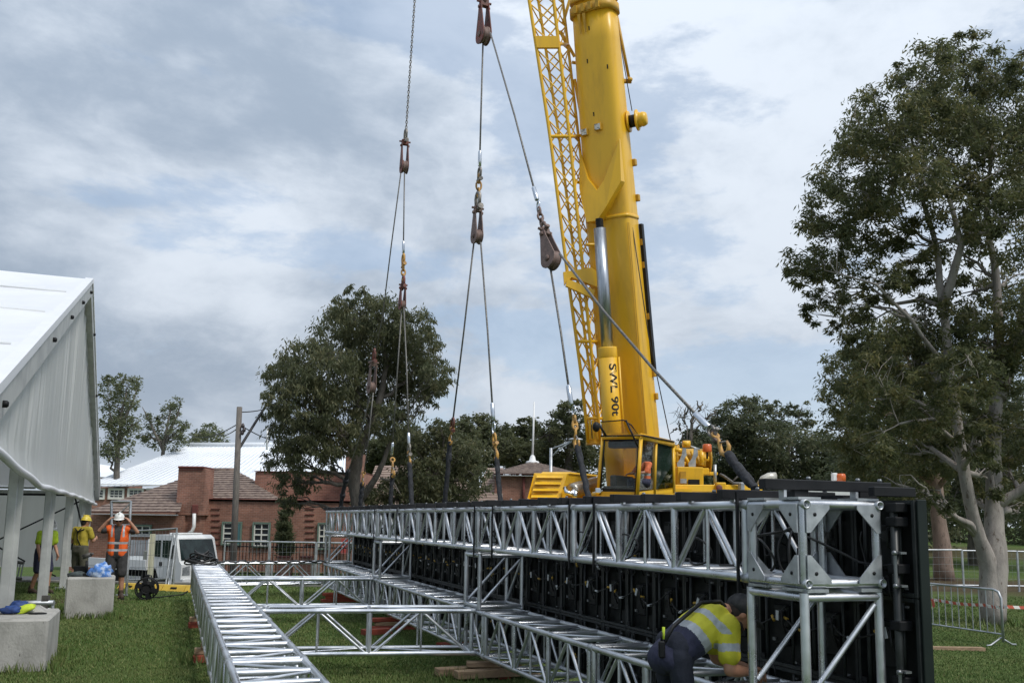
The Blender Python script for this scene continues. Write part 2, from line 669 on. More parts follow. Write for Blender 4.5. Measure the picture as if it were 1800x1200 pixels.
ASPH = mat('asphalt', (0.050, 0.051, 0.053), (0.075, 0.075, 0.074), rough=0.9, scale=3, coord='World', bump=0.2, bscale=80)
PAVE = mat('footpath_concrete', (0.34, 0.33, 0.31), (0.27, 0.265, 0.25), rough=0.9, scale=2, coord='World', bump=0.1)
sheet('road', ((-60, 28.6), (6, 28.6), (6, 44), (-60, 44)), ASPH, n=30)
# concrete kerb along the top of the bank
KERBM = mat('kerb_concrete', (0.22, 0.215, 0.20), (0.17, 0.165, 0.155), rough=.9, scale=4, coord='World')
kb = MB()
for i in range(24):
    r0 = -26 + i * 1.35
    kb.box(rdz(r0 + 0.66, 24.0, 0.0), (1.33, 0.22, 0.06), 0, ax=(RGT, FWD, Vector((0, 0, 1))), bev=0.01)
kerb = kb.build('kerb', KERBM); kerb['kind'] = 'structure'


def make_grass():
    """short mown blades where the lawn is near enough to show them"""
    N = 420000
    px = np.concatenate([rng.uniform(-60, 960, int(N * .62)), rng.uniform(300, 1250, int(N * .16)), rng.uniform(1560, 1840, int(N * .22))])
    k = len(px)
    inv = rng.uniform(1 / 23.4, 1 / 5.6, k)
    d = 1 / inv
    r = (px - 900) / F * d
    clump = np.sin(r * 3.1 + 1.7 * np.sin(d * 2.3)) * np.sin(d * 2.7 + 1.3 * np.sin(r * 1.9))
    worn = 1 - .55 * np.clip(np.sin(r * .9 + 2.0) * np.sin(d * .55 + 1.0 + .6 * np.sin(r * .7)), 0, 1)
    h = worn * (0.011 + 0.014 * rng.random(k)) * (1 + 0.35 * clump) + 0.0006 * d
    w = 0.0024 + 0.00045 * d
    az = rng.uniform(0, 2 * pi, k)
    lean = rng.uniform(0.2, 0.9, k) * h
    z0 = ground_rd(r, d)
    x = RGT.x * r + FWD.x * d; y = RGT.y * r + FWD.y * d
    la = rng.uniform(0, 2 * pi, k)
    # tufts of longer grass where the mower cannot reach: round the blocks, posts and packers
    seeds = [(-1.75, 11.5, .55, .05), (-1.05, 12.2, .06, .6), (-1.1, 17.1, .5, .12), (-1.25, 17.2, .25, .1), (-.72, 17.0, .1, .2), (-1.7, 18.6, .2, .2), (.42, 9.0, .15, .3), (.42, 12, .15, .3), (3.1, 10, .3, .3), (-2.0, 23.2, 1.5, .5), (-3.6, 23.5, 1.5, .6), (13.8, 12.9, .6, .4)]
    for sx_, sy_, wx, wy in seeds:
        ii = rng.integers(0, k, 330)
        qx = sx_ + rng.normal(0, wx * .6, 330); qy = sy_ + rng.normal(0, wy * .6, 330)
        x[ii] = qx; y[ii] = qy
        r[ii] = qx * RGT.x + qy * RGT.y; d[ii] = qx * FWD.x + qy * FWD.y
        z0[ii] = ground_rd(r[ii], d[ii]); h[ii] = rng.uniform(.05, .15, 330); w[ii] = .0035 + .0005 * d[ii]; lean[ii] = h[ii] * rng.uniform(.1, .7, 330)
    co = np.empty((k, 3, 3))
    co[:, 0] = np.stack([x - np.cos(az) * w, y - np.sin(az) * w, z0 - 0.004], -1)
    co[:, 1] = np.stack([x + np.cos(az) * w, y + np.sin(az) * w, z0 - 0.004], -1)
    co[:, 2] = np.stack([x + np.cos(la) * lean, y + np.sin(la) * lean, z0 + h], -1)
    me = bpy.data.meshes.new('grass')
    me.vertices.add(3 * k); me.vertices.foreach_set('co', co.reshape(-1))
    me.loops.add(3 * k); me.loops.foreach_set('vertex_index', np.arange(3 * k))
    me.polygons.add(k); me.polygons.foreach_set('loop_start', np.arange(k) * 3); me.polygons.foreach_set('loop_total', np.full(k, 3))
    me.update()
    at = me.attributes.new('tint', 'FLOAT', 'POINT')
    t = np.repeat(rng.random(k), 3)
    at.data.foreach_set('value', t)
    m = bpy.data.materials.new('grass_blade'); m.use_nodes = True
    nt = NT(m.node_tree); b = nt.n['Principled BSDF']
    b.inputs['Roughness'].default_value = 0.6; b.inputs['Specular IOR Level'].default_value = 0.2
    g = nt.new('ShaderNodeNewGeometry')
    a = nt.new('ShaderNodeAttribute'); a.attribute_name = 'tint'
    n1 = nt.ramp(nt.noise(g.outputs['Position'], 0.9, 5, 0.6), 0.36, 0.64)
    c = nt.mix(n1, (0.082, 0.142, 0.034), (0.118, 0.168, 0.048))
    dry = nt.ramp(nt.noise(g.outputs['Position'], 0.42, 7, 0.68), 0.50, 0.68)
    c = nt.mix(nt.math('MULTIPLY', dry, 0.65), c, (0.185, 0.195, 0.080))
    c = nt.mix(nt.ramp(a.outputs['Fac'], 0.55, 1.0), c, (0.19, 0.20, 0.08))
    c = nt.mix(nt.ramp(a.outputs['Fac'], 0.25, 0.0), c, (0.06, 0.10, 0.028))
    nt.l.new(c, b.inputs['Base Color'])
    me.materials.append(m)
    o = link_mesh('grass', me); o['kind'] = 'stuff'
    o['label'] = 'short mown green lawn grass around the trusses'
    o['category'] = 'grass'


make_grass()


# ================================================================ TREES
def leaf_mat(name, c1, c2, c3):
    m = bpy.data.materials.new(name); m.use_nodes = True
    nt = NT(m.node_tree); nt.n.clear()
    out = nt.new('ShaderNodeOutputMaterial')
    a = nt.new('ShaderNodeAttribute'); a.attribute_name = 'tint'
    c = nt.mix(nt.ramp(a.outputs['Fac'], 0.0, 0.55), c1, c2)
    c = nt.mix(nt.ramp(a.outputs['Fac'], 0.62, 1.0), c, c3)
    p = nt.new('ShaderNodeBsdfPrincipled')
    p.inputs['Roughness'].default_value = 0.5; p.inputs['Specular IOR Level'].default_value = 0.35
    nt.l.new(c, p.inputs['Base Color'])
    t = nt.new('ShaderNodeBsdfTranslucent'); nt.l.new(c, t.inputs[0])
    mx = nt.new('ShaderNodeMixShader'); mx.inputs[0].default_value = 0.55
    nt.l.new(p.outputs[0], mx.inputs[1]); nt.l.new(t.outputs[0], mx.inputs[2])
    nt.l.new(mx.outputs[0], out.inputs[0])
    return m


def bark_mat(name, c1, c2, c3):
    m = bpy.data.materials.new(name); m.use_nodes = True
    nt = NT(m.node_tree); b = nt.n['Principled BSDF']
    b.inputs['Roughness'].default_value = 0.85; b.inputs['Specular IOR Level'].default_value = 0.2
    g = nt.new('ShaderNodeNewGeometry')
    mp = nt.new('ShaderNodeMapping'); mp.inputs['Scale'].default_value = (1, 1, 0.35)
    nt.l.new(g.outputs['Position'], mp.inputs['Vector'])
    n1 = nt.ramp(nt.noise(mp.outputs[0], 6, 6, 0.65), 0.4, 0.6)
    n2 = nt.ramp(nt.noise(mp.outputs[0], 14, 6, 0.65), 0.56, 0.66)
    c = nt.mix(n1, c1, c2); c = nt.mix(n2, c, c3)
    nt.l.new(c, b.inputs['Base Color'])
    bp = nt.new('ShaderNodeBump'); bp.inputs['Strength'].default_value = 0.5; bp.inputs['Distance'].default_value = 0.03
    nt.l.new(nt.noise(mp.outputs[0], 22, 5, 0.7), bp.inputs['Height']); nt.l.new(bp.outputs[0], b.inputs['Normal'])
    return m


LEAF_GUM = leaf_mat('leaf_gum', (0.080, 0.096, 0.044), (0.125, 0.138, 0.060), (0.21, 0.190, 0.080))
LEAF_DARK = leaf_mat('leaf_dark', (0.075, 0.092, 0.052), (0.112, 0.130, 0.070), (0.17, 0.17, 0.09))
LEAF_WILLOW = leaf_mat('leaf_willow', (0.085, 0.100, 0.052), (0.130, 0.142, 0.072), (0.20, 0.19, 0.095))
LEAF_PALE = leaf_mat('leaf_pale', (0.10, 0.12, 0.06), (0.15, 0.17, 0.085), (0.22, 0.225, 0.12))
LEAF_PINE = leaf_mat('leaf_pine', (0.075, 0.090, 0.042), (0.110, 0.122, 0.060), (0.15, 0.155, 0.075))
BARK_GUM = bark_mat('bark_gum', (0.33, 0.30, 0.27), (0.25, 0.225, 0.205), (0.13, 0.105, 0.085))
BARK_PINK = bark_mat('bark_pink', (0.25, 0.185, 0.15), (0.20, 0.15, 0.12), (0.13, 0.10, 0.08))
BARK_DARK = bark_mat('bark_dark', (0.15, 0.135, 0.115), (0.10, 0.09, 0.078), (0.055, 0.048, 0.04))


def leaves(name, blobs, n, size, lmat, parent, seed=0, aspect=3.5, droop=0.55, clump=0.34, shell=0.45, per=26, holes=0.0):
    """one crown mesh: leaf-sized quads in clumps spread through the given ellipsoids (centre, radius vec)"""
    g = np.random.default_rng(seed + 11)
    vol = np.array([b[1][0] * b[1][1] * b[1][2] for b in blobs]) ** 0.72
    vol /= vol.sum()
    nc = max(8, n // per)
    bi = g.choice(len(blobs), nc, p=vol)
    bc = np.array([list(b[0]) for b in blobs])[bi]; br = np.array([list(b[1]) for b in blobs])[bi]
    dirs = g.normal(size=(nc, 3)); dirs /= np.linalg.norm(dirs, axis=1)[:, None]
    rad = g.random(nc) ** (1 / 3.0) * (1 - shell) + shell * (0.85 + 0.25 * g.random(nc))
    cc = bc + dirs * br * rad[:, None]
    crad = br.mean(1) * clump * g.uniform(0.5, 1.25, nc)
    ci = g.integers(0, nc, n)
    off = g.normal(size=(n, 3)) * crad[ci][:, None] * np.array([0.62, 0.62, 0.50])
    c = cc[ci] + off
    s = size * g.uniform(0.6, 1.35, n)
    # long axis: random, drooping
    ax = g.normal(size=(n, 3)); ax[:, 2] = ax[:, 2] * 0.5 - droop * 1.6
    ax /= np.linalg.norm(ax, axis=1)[:, None]
    o = g.normal(size=(n, 3)); o -= ax * (o * ax).sum(1)[:, None]; o /= np.linalg.norm(o, axis=1)[:, None]
    L = ax * s[:, None]; W = o * (s / aspect)[:, None]
    co = np.empty((n, 4, 3))
    co[:, 0] = c; co[:, 1] = c + L * 0.45 + W * 0.5; co[:, 2] = c + L; co[:, 3] = c + L * 0.45 - W * 0.5
    me = bpy.data.meshes.new(name)
    me.vertices.add(4 * n); me.vertices.foreach_set('co', co.reshape(-1))
    me.loops.add(4 * n); me.loops.foreach_set('vertex_index', np.arange(4 * n))
    me.polygons.add(n); me.polygons.foreach_set('loop_start', np.arange(n) * 4); me.polygons.foreach_set('loop_total', np.full(n, 4))
    me.update()
    ct = g.random(nc)
    t = np.clip(ct[ci] * 0.75 + g.normal(0, 0.16, n) + 0.12, 0, 1)
    at = me.attributes.new('tint', 'FLOAT', 'POINT')
    at.data.foreach_set('value', np.repeat(t, 4))
    me.materials.append(lmat)
    o = link_mesh(name, me, parent)
    o['kind'] = 'stuff'
    return cc


def wobble(a, b, n, amp, g, sag=0.0):
    a = Vector(a); b = Vector(b)
    L = (b - a).length
    pts = []
    for i in range(n + 1):
        t = i / n
        p = a.lerp(b, t)
        if 0 < i < n:
            p = p + Vector(g.normal(size=3)) * amp * L
        p.z += sag * L * sin(pi * t)
        pts.append(p)
    return pts


def tree(name, label, base, stems, blobs, n, size, lmat, bmat, seed, group=None, limb_r=0.05, twigs=60, **kw):
    """stems: list of (list of points, list of radii); limbs run from the nearest stem point to each blob"""
    g = np.random.default_rng(seed)
    root = thing(name, label, 'tree', base, 0, group)
    mb = MB()
    for pts, rad in stems:
        # resample with a slight wander
        P2 = []; R2 = []
        for i in range(len(pts) - 1):
            a, b = Vector(pts[i]), Vector(pts[i + 1])
            for k in range(3):
                t = k / 3
                P2.append(a.lerp(b, t) + (Vector(g.normal(size=3)) * 0.012 * (b - a).length if k else Vector((0, 0, 0))))
                R2.append(rad[i] * (1 - t) + rad[i + 1] * t)
        P2.append(Vector(pts[-1])); R2.append(rad[-1])
        mb.path(P2, R2, 12)
    mb.build('trunk', bmat, root)
    lb = MB()
    sp = [(Vector(q), rr) for pts, rad in stems for q, rr in zip(pts[1:], rad[1:])]
    tips = []
    for c, r in blobs:
        c = Vector(c)
        best = min(sp, key=lambda q: (q[0] - c).length + (2.5 * max(0, q[0].z - c.z)))
        r0 = min(best[1] * 0.7, limb_r * 1.6)
        pts = wobble(best[0], c, 5, 0.05, g, 0.05)
        lb.path(pts, [r0 * (1 - 0.72 * i / 5) for i in range(6)], 7)
        for k in range(5):
            dv = Vector(g.normal(size=3)); dv.normalize()
            e = c + Vector((dv.x * r[0], dv.y * r[1], abs(dv.z) * r[2] * 0.9)) * 0.85
            st = pts[2 + k % 3]
            lb.path(wobble(st, e, 4, 0.07, g, 0.03), [r0 * 0.36 * (1 - 0.75 * i / 4) for i in range(5)], 5)
            tips.append(e)
    cc = leaves('crown', blobs, n, size, lmat, root, seed, **kw)
    for k in range(twigs):
        e = Vector(cc[g.integers(0, len(cc))])
        st = min(tips, key=lambda q: (q - e).length) if tips else Vector(base)
        lb.path(wobble(st, e, 3, 0.06, g), [limb_r * 0.16, limb_r * .12, limb_r * 0.09, limb_r * 0.05], 4, caps=False)
    lb.build('branch', bmat, root)['kind'] = 'stuff'
    return root


def BL(items, d, depth=0.8, spread=1.0, seed=0):
    """crown masses from outline circles (px, py, radius px), spread in depth around distance d"""
    g = np.random.default_rng(seed)
    res = []
    for it in items:
        px, py, rp = it[:3]
        dd = d + (it[3] if len(it) > 3 else g.uniform(-spread, spread))
        r = rp * dd / F
        res.append((P(px, py, dd), (r, r * (0.9 + depth * 0.4), r * 0.92)))
    return res
# ---- the big gum at the right
gd = 16.95
gb = G(1746, 1098)
GUM = [(1625, 125, 55), (1590, 185, 75), (1680, 175, 80), (1755, 200, 75), (1545, 225, 70), (1640, 250, 85), (1730, 280, 85), (1800, 290, 80),
       (1510, 300, 70), (1580, 320, 75), (1470, 370, 60), (1540, 395, 60), (1435, 435, 55), (1495, 450, 55), (1410, 480, 30), (1450, 520, 42), (1500, 540, 35),
       (1430, 552, 22), (1485, 575, 26), (1660, 350, 60), (1790, 390, 80), (1850, 330, 80), (1850, 230, 80), (1740, 380, 45),
       (1780, 500, 55), (1720, 610, 65), (1650, 575, 65), (1600, 620, 60), (1690, 660, 60), (1780, 640, 70), (1840, 560, 80),
       (1545, 660, 55), (1505, 700, 45), (1560, 730, 55), (1620, 720, 50), (1780, 760, 60), (1530, 600, 50), (1600, 470, 36), (1650, 505, 30), (1560, 500, 36), (1700, 520, 42), (1690, 745, 45), (1625, 655, 46), (1660, 800, 36), (1735, 840, 34), (1790, 900, 36), (1600, 800, 40), (1530, 790, 40), (1690, 440, 36), (1610, 430, 34), (1655, 700, 38), (1722, 775, 36), (1775, 830, 36), (1640, 880, 32), (1712, 885, 22), (1575, 850, 34), (1700, 90, 40), (1745, 130, 50), (1640, 100, 24)]
st1 = ([gb, P(1740, 1000, gd), P(1722, 945, gd - .1), P(1695, 830, gd - .3), P(1672, 680, gd - .4), P(1658, 540, gd - .3), P(1645, 430, gd), P(1618, 330, gd + .2), P(1600, 230, gd)],
       [.215, .175, .110, .100, .085, .068, .05, .035, .02])
st2 = ([gb + Vector((.04, .05, 0)), P(1752, 1000, gd), P(1748, 900, gd + .2), P(1748, 760, gd + .4), P(1756, 620, gd + .5), P(1752, 500, gd + .6), P(1735, 380, gd + .6), P(1745, 240, gd + .4)],
       [.215, .19, .16, .12, .10, .075, .05, .02])
st3 = ([P(1756, 700, gd + .4), P(1790, 600, gd + .8), P(1815, 450, gd + 1.0), P(1830, 330, gd + 1)], [.13, .10, .07, .03])
st4 = ([P(1656, 540, gd - .3), P(1690, 430, gd - .6), P(1665, 340, gd - .6)], [.09, .06, .03])
st5 = ([P(1668, 660, gd - .4), P(1600, 560, gd - .9), P(1540, 500, gd - 1.1), P(1470, 480, gd - 1.0)], [.042, .032, .022, .012])
st6 = ([P(1748, 890, gd + .2), P(1790, 865, gd), P(1840, 820, gd - .3)], [.10, .08, .06])
st7 = ([P(1690, 790, gd - .3), P(1640, 735, gd - .8), P(1580, 745, gd - 1.2)], [.045, .032, .018])
st8 = ([P(1688, 740, gd - .3), P(1630, 715, gd - .2), P(1590, 695, gd - .2), P(1560, 700, gd)], [.045, .032, .022, .012])
bl = BL(GUM, gd, 0.9, 1.5, 3)
tree('gum_tree', 'tall pale-trunked gum with a forked trunk behind the crowd barrier', gb, [st1, st2, st3, st4, st5, st6, st7, st8], bl, 142000, 0.100, LEAF_GUM, BARK_GUM, 5,
     limb_r=.045, twigs=420, aspect=3.6, droop=0.5, clump=0.21, shell=0.55, per=64)

# ---- trees further back on the right
b2 = G(1660, 1010); b2.z = gz(b2)
d2 = 30.0
b2 = P(1660, 1010, d2); b2.z = gz(b2) - .1
tree('gum_tree', 'pink-barked tree with a slim trunk, beside the end of the black screen wall', b2,
     [([b2, P(1652, 930, d2), P(1645, 850, d2), P(1630, 760, d2), P(1600, 640, d2)], [.33, .23, .20, .15, .06]),
      ([P(1646, 860, d2), P(1670, 830, d2 - .5), P(1690, 770, d2 - 1)], [.10, .08, .04])],
     BL([(1570, 640, 60), (1500, 650, 50), (1480, 700, 40), (1540, 720, 60), (1620, 700, 70), (1600, 790, 55), (1530, 800, 50), (1660, 790, 50), (1690, 720, 55), (1490, 760, 42), (1630, 850, 30), (1580, 590, 45)], d2, .9, 2.0, 4),
     40000, 0.155, LEAF_GUM, BARK_PINK, 8, limb_r=.06, twigs=140, clump=.23, shell=.5, per=36)
for (px, py, d, items, lab, sd, lm) in [
    (1716, 1000, 38, [(1700, 760, 80), (1760, 800, 80), (1690, 860, 70), (1770, 880, 60), (1640, 880, 50), (1730, 680, 70), (1800, 740, 80), (1840, 830, 90), (1650, 820, 60)], 'dark grey-trunked tree standing behind the forked gum', 21, LEAF_DARK),
    (1590, 985, 46, [(1560, 800, 60), (1520, 860, 55), (1600, 860, 60), (1640, 830, 60), (1480, 850, 45), (1560, 920, 50), (1500, 800, 40), (1640, 920, 45)], 'dense dark tree behind the near end of the screen wall', 22, LEAF_DARK),
    (1390, 960, 58, [(1390, 745, 34), (1370, 725, 24), (1400, 790, 50), (1440, 790, 35), (1380, 850, 55), (1440, 850, 50), (1480, 810, 40), (1340, 800, 40), (1480, 870, 50), (1410, 720, 16)], 'round-crowned dark tree between the crane beacon and the gum', 23, LEAF_DARK),
    (1300, 960, 56, [(1300, 735, 38), (1275, 760, 36), (1330, 720, 22), (1290, 800, 50), (1250, 810, 38), (1330, 830, 50), (1270, 860, 50), (1350, 770, 36), (1235, 850, 40), (1320, 705, 16)], 'bushy dark tree behind the black sling by the crane beacon', 24, LEAF_DARK),
]:
    b = P(px, py, d); b.z = gz(b) - .1
    top = min(i[1] for i in items)
    tree('dark_tree', lab, b, [([b, P(px - 4, py - 110, d), P(px - 6, (py + top) / 2 - 30, d), P(px, top + 40, d)], [.30, .24, .17, .06])],
         BL(items, d, 1.0, 2.5, sd), 26000, 0.19 if d < 50 else 0.23, lm, BARK_DARK, sd, limb_r=.06, twigs=110, clump=.22, shell=.6, per=34, droop=.3, aspect=2.4)
# leafless tree left of those
b = P(1212, 960, 52); b.z = gz(b)
g_ = np.random.default_rng(3)
root = thing('bare_tree', 'half-bare tree with leafless top twigs behind the crane winches', 'tree', b)
tb = MB()
tb.path([b, P(1212, 860, 52), P(1214, 780, 52), P(1216, 735, 52)], [.22, .18, .12, .05], 8)
tb.build('trunk', BARK_DARK, root)
br = MB()
for (a, e) in [((1213, 800), (1203, 735)), ((1203, 735), (1206, 715)), ((1214, 770), (1228, 715)), ((1216, 740), (1233, 712)), ((1215, 760), (1240, 735)), ((1240, 735), (1262, 720)), ((1213, 790), (1190, 752)), ((1190, 752), (1178, 762)),
               ((1204, 745), (1196, 728)), ((1228, 722), (1236, 705)), ((1216, 745), (1214, 712)), ((1240, 738), (1250, 726)), ((1206, 728), (1211, 712)), ((1230, 718), (1224, 704)), ((1196, 756), (1192, 738))]:
    br.path(wobble(P(*a, 52), P(*e, 52 + g_.uniform(-.4, .4)), 5, .06, g_), [.07, .06, .05, .04, .03, .018], 5)
for k in range(60):
    p0 = P(g_.uniform(1188, 1260), g_.uniform(712, 765), 52 + g_.uniform(-.6, .6))
    br.path(wobble(p0, p0 + Vector(g_.normal(size=3)) * .35 + Vector((0, 0, .2)), 3, .08, g_), [.018, .014, .011, .006], 4)
br.build('branch', BARK_DARK, root)['kind'] = 'stuff'
leaves('crown', BL([(1205, 790, 22), (1225, 800, 26), (1212, 830, 34), (1235, 775, 18), (1195, 805, 18), (1215, 765, 14)], 52, 1, 1, 9), 7000, .26, LEAF_DARK, root, 9, aspect=2.4)

# ---- the drooping tree in the middle
d = 40.0
b = P(637, 1010, d); b.z = gz(b) - .05
MID = [(640, 545, 38), (606, 560, 42), (675, 565, 48), (722, 575, 44), (600, 600, 52), (660, 610, 58), (720, 620, 52), (540, 640, 52), (505, 660, 40), (575, 660, 60), (498, 700, 36),
       (480, 725, 22), (545, 710, 52), (600, 715, 50), (660, 670, 52), (740, 660, 42), (770, 655, 30), (765, 690, 24), (720, 700, 40), (515, 760, 42), (500, 810, 34), (540, 790, 42), (570, 770, 40),
       (505, 855, 26), (540, 840, 26), (515, 885, 18), (600, 770, 36), (575, 815, 22), (690, 740, 36), (650, 735, 34), (625, 835, 16), (625, 515, 20), (600, 540, 24), (750, 600, 30)]
tree('weeping_gum', 'broad drooping gum in front of the brick building', b,
     [([b, P(632, 900, d), P(622, 850, d), P(628, 800, d), P(650, 750, d), P(668, 700, d), P(680, 640, d), P(668, 580, d)], [.34, .30, .26, .24, .19, .15, .10, .05]),
      ([P(626, 805, d), P(610, 770, d), P(580, 730, d - .8), P(550, 690, d - 1)], [.16, .13, .10, .05]),
      ([P(634, 880, d), P(660, 840, d - .4), P(675, 810, d - .6), P(690, 760, d - .8)], [.15, .13, .10, .06]),
      ([P(668, 840, d - .4), P(690, 845, d - .3), P(705, 870, d - .3)], [.05, .04, .02]),
      ([P(630, 790, d), P(632, 740, d + .5), P(625, 640, d + .5)], [.14, .10, .05])],
     BL(MID, d, .9, 2.2, 6), 64000, 0.215, LEAF_WILLOW, BARK_DARK, 12, limb_r=.06, twigs=260, aspect=4.0, droop=0.95, clump=0.21, shell=0.55, per=36)
# the dense shrub tree right of it
d = 43.0
b = P(770, 1005, d); b.z = gz(b)
tree('shrub_tree', 'dense green shrub tree between the drooping gum and the crane', b,
     [([b, P(768, 900, d), P(770, 840, d), P(780, 790, d)], [.22, .18, .14, .07])],
     BL([(735, 800, 44), (770, 785, 42), (800, 800, 44), (832, 800, 30), (755, 840, 44), (800, 845, 44), (838, 840, 26), (722, 840, 26), (710, 775, 26), (690, 860, 26), (740, 870, 34), (790, 880, 36), (640, 870, 22), (665, 875, 16), (775, 755, 22)], d, .9, 1.6, 7),
     26000, 0.20, LEAF_WILLOW, BARK_DARK, 14, limb_r=.05, twigs=120, droop=.7, aspect=3.2, clump=.24, per=26)
# dense smooth-crowned trees behind
for (px, d, items, lab, sd) in [
    (835, 74, [(835, 755, 30), (810, 765, 28), (870, 765, 28), (790, 770, 22), (850, 790, 40), (890, 790, 24), (815, 795, 32)], 'flat-topped pine behind the dense shrub tree', 31),
    (1000, 72, [(1008, 722, 22), (985, 745, 28), (1020, 750, 30), (960, 765, 30), (1000, 790, 44), (1040, 790, 34), (950, 800, 30), (1030, 830, 40), (975, 835, 36)], 'tall rounded tree behind the louvred yellow hood', 32),
    (925, 78, [(925, 750, 18), (905, 775, 26), (940, 780, 28), (915, 805, 32), (945, 815, 28), (890, 800, 20)], 'rounded dark tree behind the white flagpole', 33),
    (700, 76, [(690, 790, 30), (715, 770, 24), (650, 800, 30), (680, 820, 34)], 'yellow-green tree seen under the drooping gum, beyond the tiled roof', 34)]:
    b = P(px, 985, d); b.z = gz(b)
    tree('far_tree', lab, b, [([b, P(px, 900, d), P(px, 800, d), P(px, 760, d)], [.5, .4, .3, .1])], BL(items, d, 1.0, 3, sd), 15000, 0.28, LEAF_PINE, BARK_DARK, sd,
         limb_r=.08, twigs=50, droop=.1, aspect=2.0, clump=.20, shell=.7, per=30)
# sparse trees at the left
for (px, d, items, stems, lab, sd, n) in [
    (205, 84, [(195, 685, 20), (228, 678, 20), (210, 668, 12), (240, 672, 10), (205, 715, 26), (232, 705, 16), (215, 745, 24), (190, 745, 16), (232, 745, 16), (205, 785, 28), (185, 790, 14), (190, 665, 8)], 
     [[(205, 960), (205, 830), (208, 780), (212, 730), (222, 690)], [(207, 790), (195, 740), (190, 700)], [(210, 760), (232, 710), (240, 685)]], 'tallest sparse tree, beside the tent gable', 41, 9000),
    (285, 90, [(302, 722, 18), (312, 705, 9), (290, 745, 18), (265, 740, 16), (310, 750, 16), (270, 770, 18), (300, 775, 20), (252, 765, 12), (325, 745, 9), (318, 770, 14)],
     [[(285, 960), (285, 830), (288, 780), (300, 720)], [(286, 790), (265, 745), (250, 715)], [(290, 770), (312, 730), (318, 705)]], 'half-bare spreading tree above the white roof', 42, 5200),
    (362, 96, [(368, 755, 14), (350, 765, 14), (380, 768, 16), (340, 778, 16), (362, 778, 20), (390, 776, 10)], [[(362, 950), (362, 830), (364, 760)]], 'small sparse tree left of the utility pole', 43, 4200)]:
    b = P(px, 985, d); b.z = gz(b)
    ss = []
    for k, q in enumerate(stems):
        pts = [P(x, y, d) for x, y in q]
        r0 = .34 if k == 0 else .16
        ss.append((pts, [r0 * (1 - .82 * i / (len(pts) - 1)) for i in range(len(pts))]))
    tree('sparse_tree', lab, b, ss, BL(items, d, .9, 1.5, sd), int(n * .62), 0.26, LEAF_PALE, BARK_DARK, sd, limb_r=.08, twigs=110, droop=.2, aspect=2.0, clump=.30, shell=.4, per=12)
# low scrub filling the back of the park on the right
hb = [(P(px, 985, d_) + Vector((0, 0, h)), (3.0, 2.5, h)) for px, d_, h in [(1180, 66, 3.5), (1260, 64, 3), (1350, 66, 3), (1440, 64, 3), (1520, 62, 2.5), (1600, 60, 2.8), (1690, 60, 2.2), (1770, 58, 2.6), (1850, 56, 2.8), (1940, 56, 3)]]
o = thing('hedge', 'low dark hedge along the far side of the park, seen between the gum trunks', 'hedge', hb[5][0])
leaves('foliage', hb, 26000, .32, LEAF_DARK, o, 55, aspect=2.2, droop=.2, clump=.3)
# narrow cypress in front of the brick wall and its neighbour bush
b = P(499, 1010, 47); b.z = gz(b)
tree('cypress', 'narrow pale green conical bush against the brick wall', b, [([b, P(499, 960, 47), P(499, 900, 47)], [.08, .06, .02])],
     BL([(500, 965, 13, 0), (499, 945, 13, 0), (500, 925, 11, 0), (500, 905, 8, 0), (500, 890, 5, 0), (501, 878, 3, 0)], 47), 6000, .2, LEAF_PALE, BARK_DARK, 61, limb_r=.02, twigs=20, droop=-.4)
# ================================================================ BUILDINGS BEHIND
UP = Vector((0, 0, 1))
AX = (RGT, FWD, UP)


def brick_mat(name, c1, c2, mort):
    m = bpy.data.materials.new(name); m.use_nodes = True
    nt = NT(m.node_tree); b = nt.n['Principled BSDF']
    b.inputs['Roughness'].default_value = 0.9; b.inputs['Specular IOR Level'].default_value = 0.2
    g = nt.new('ShaderNodeNewGeometry')
    d1 = nt.new('ShaderNodeVectorMath', operation='DOT_PRODUCT'); nt.l.new(g.outputs['Position'], d1.inputs[0])
    d1.inputs[1].default_value = RGT + FWD
    sp = nt.new('ShaderNodeSeparateXYZ'); nt.l.new(g.outputs['Position'], sp.inputs[0])
    v = nt.comb(d1.outputs['Value'], sp.outputs[2], 0.0)
    bt = nt.new('ShaderNodeTexBrick')
    nt.l.new(v, bt.inputs['Vector'])
    bt.inputs['Scale'].default_value = 1.0
    bt.inputs['Brick Width'].default_value = 0.25; bt.inputs['Row Height'].default_value = 0.09
    bt.inputs['Mortar Size'].default_value = 0.007; bt.inputs['Bias'].default_value = 0.0
    bt.inputs['Color1'].default_value = (*c1, 1); bt.inputs['Color2'].default_value = (*c2, 1); bt.inputs['Mortar'].default_value = (*mort, 1)
    n = nt.ramp(nt.noise(v, 0.9, 5, 0.6), 0.35, 0.7)
    hs = nt.new('ShaderNodeHueSaturation'); nt.l.new(bt.outputs['Color'], hs.inputs['Color'])
    nt.put(hs.inputs['Value'], nt.math('ADD', nt.math('MULTIPLY', n, 0.35), 0.8))
    nt.l.new(hs.outputs[0], b.inputs['Base Color'])
    bp = nt.new('ShaderNodeBump'); bp.inputs['Strength'].default_value = 0.4; bp.inputs['Distance'].default_value = 0.02; bp.invert = True
    nt.l.new(bt.outputs['Fac'], bp.inputs['Height']); nt.l.new(bp.outputs[0], b.inputs['Normal'])
    return m


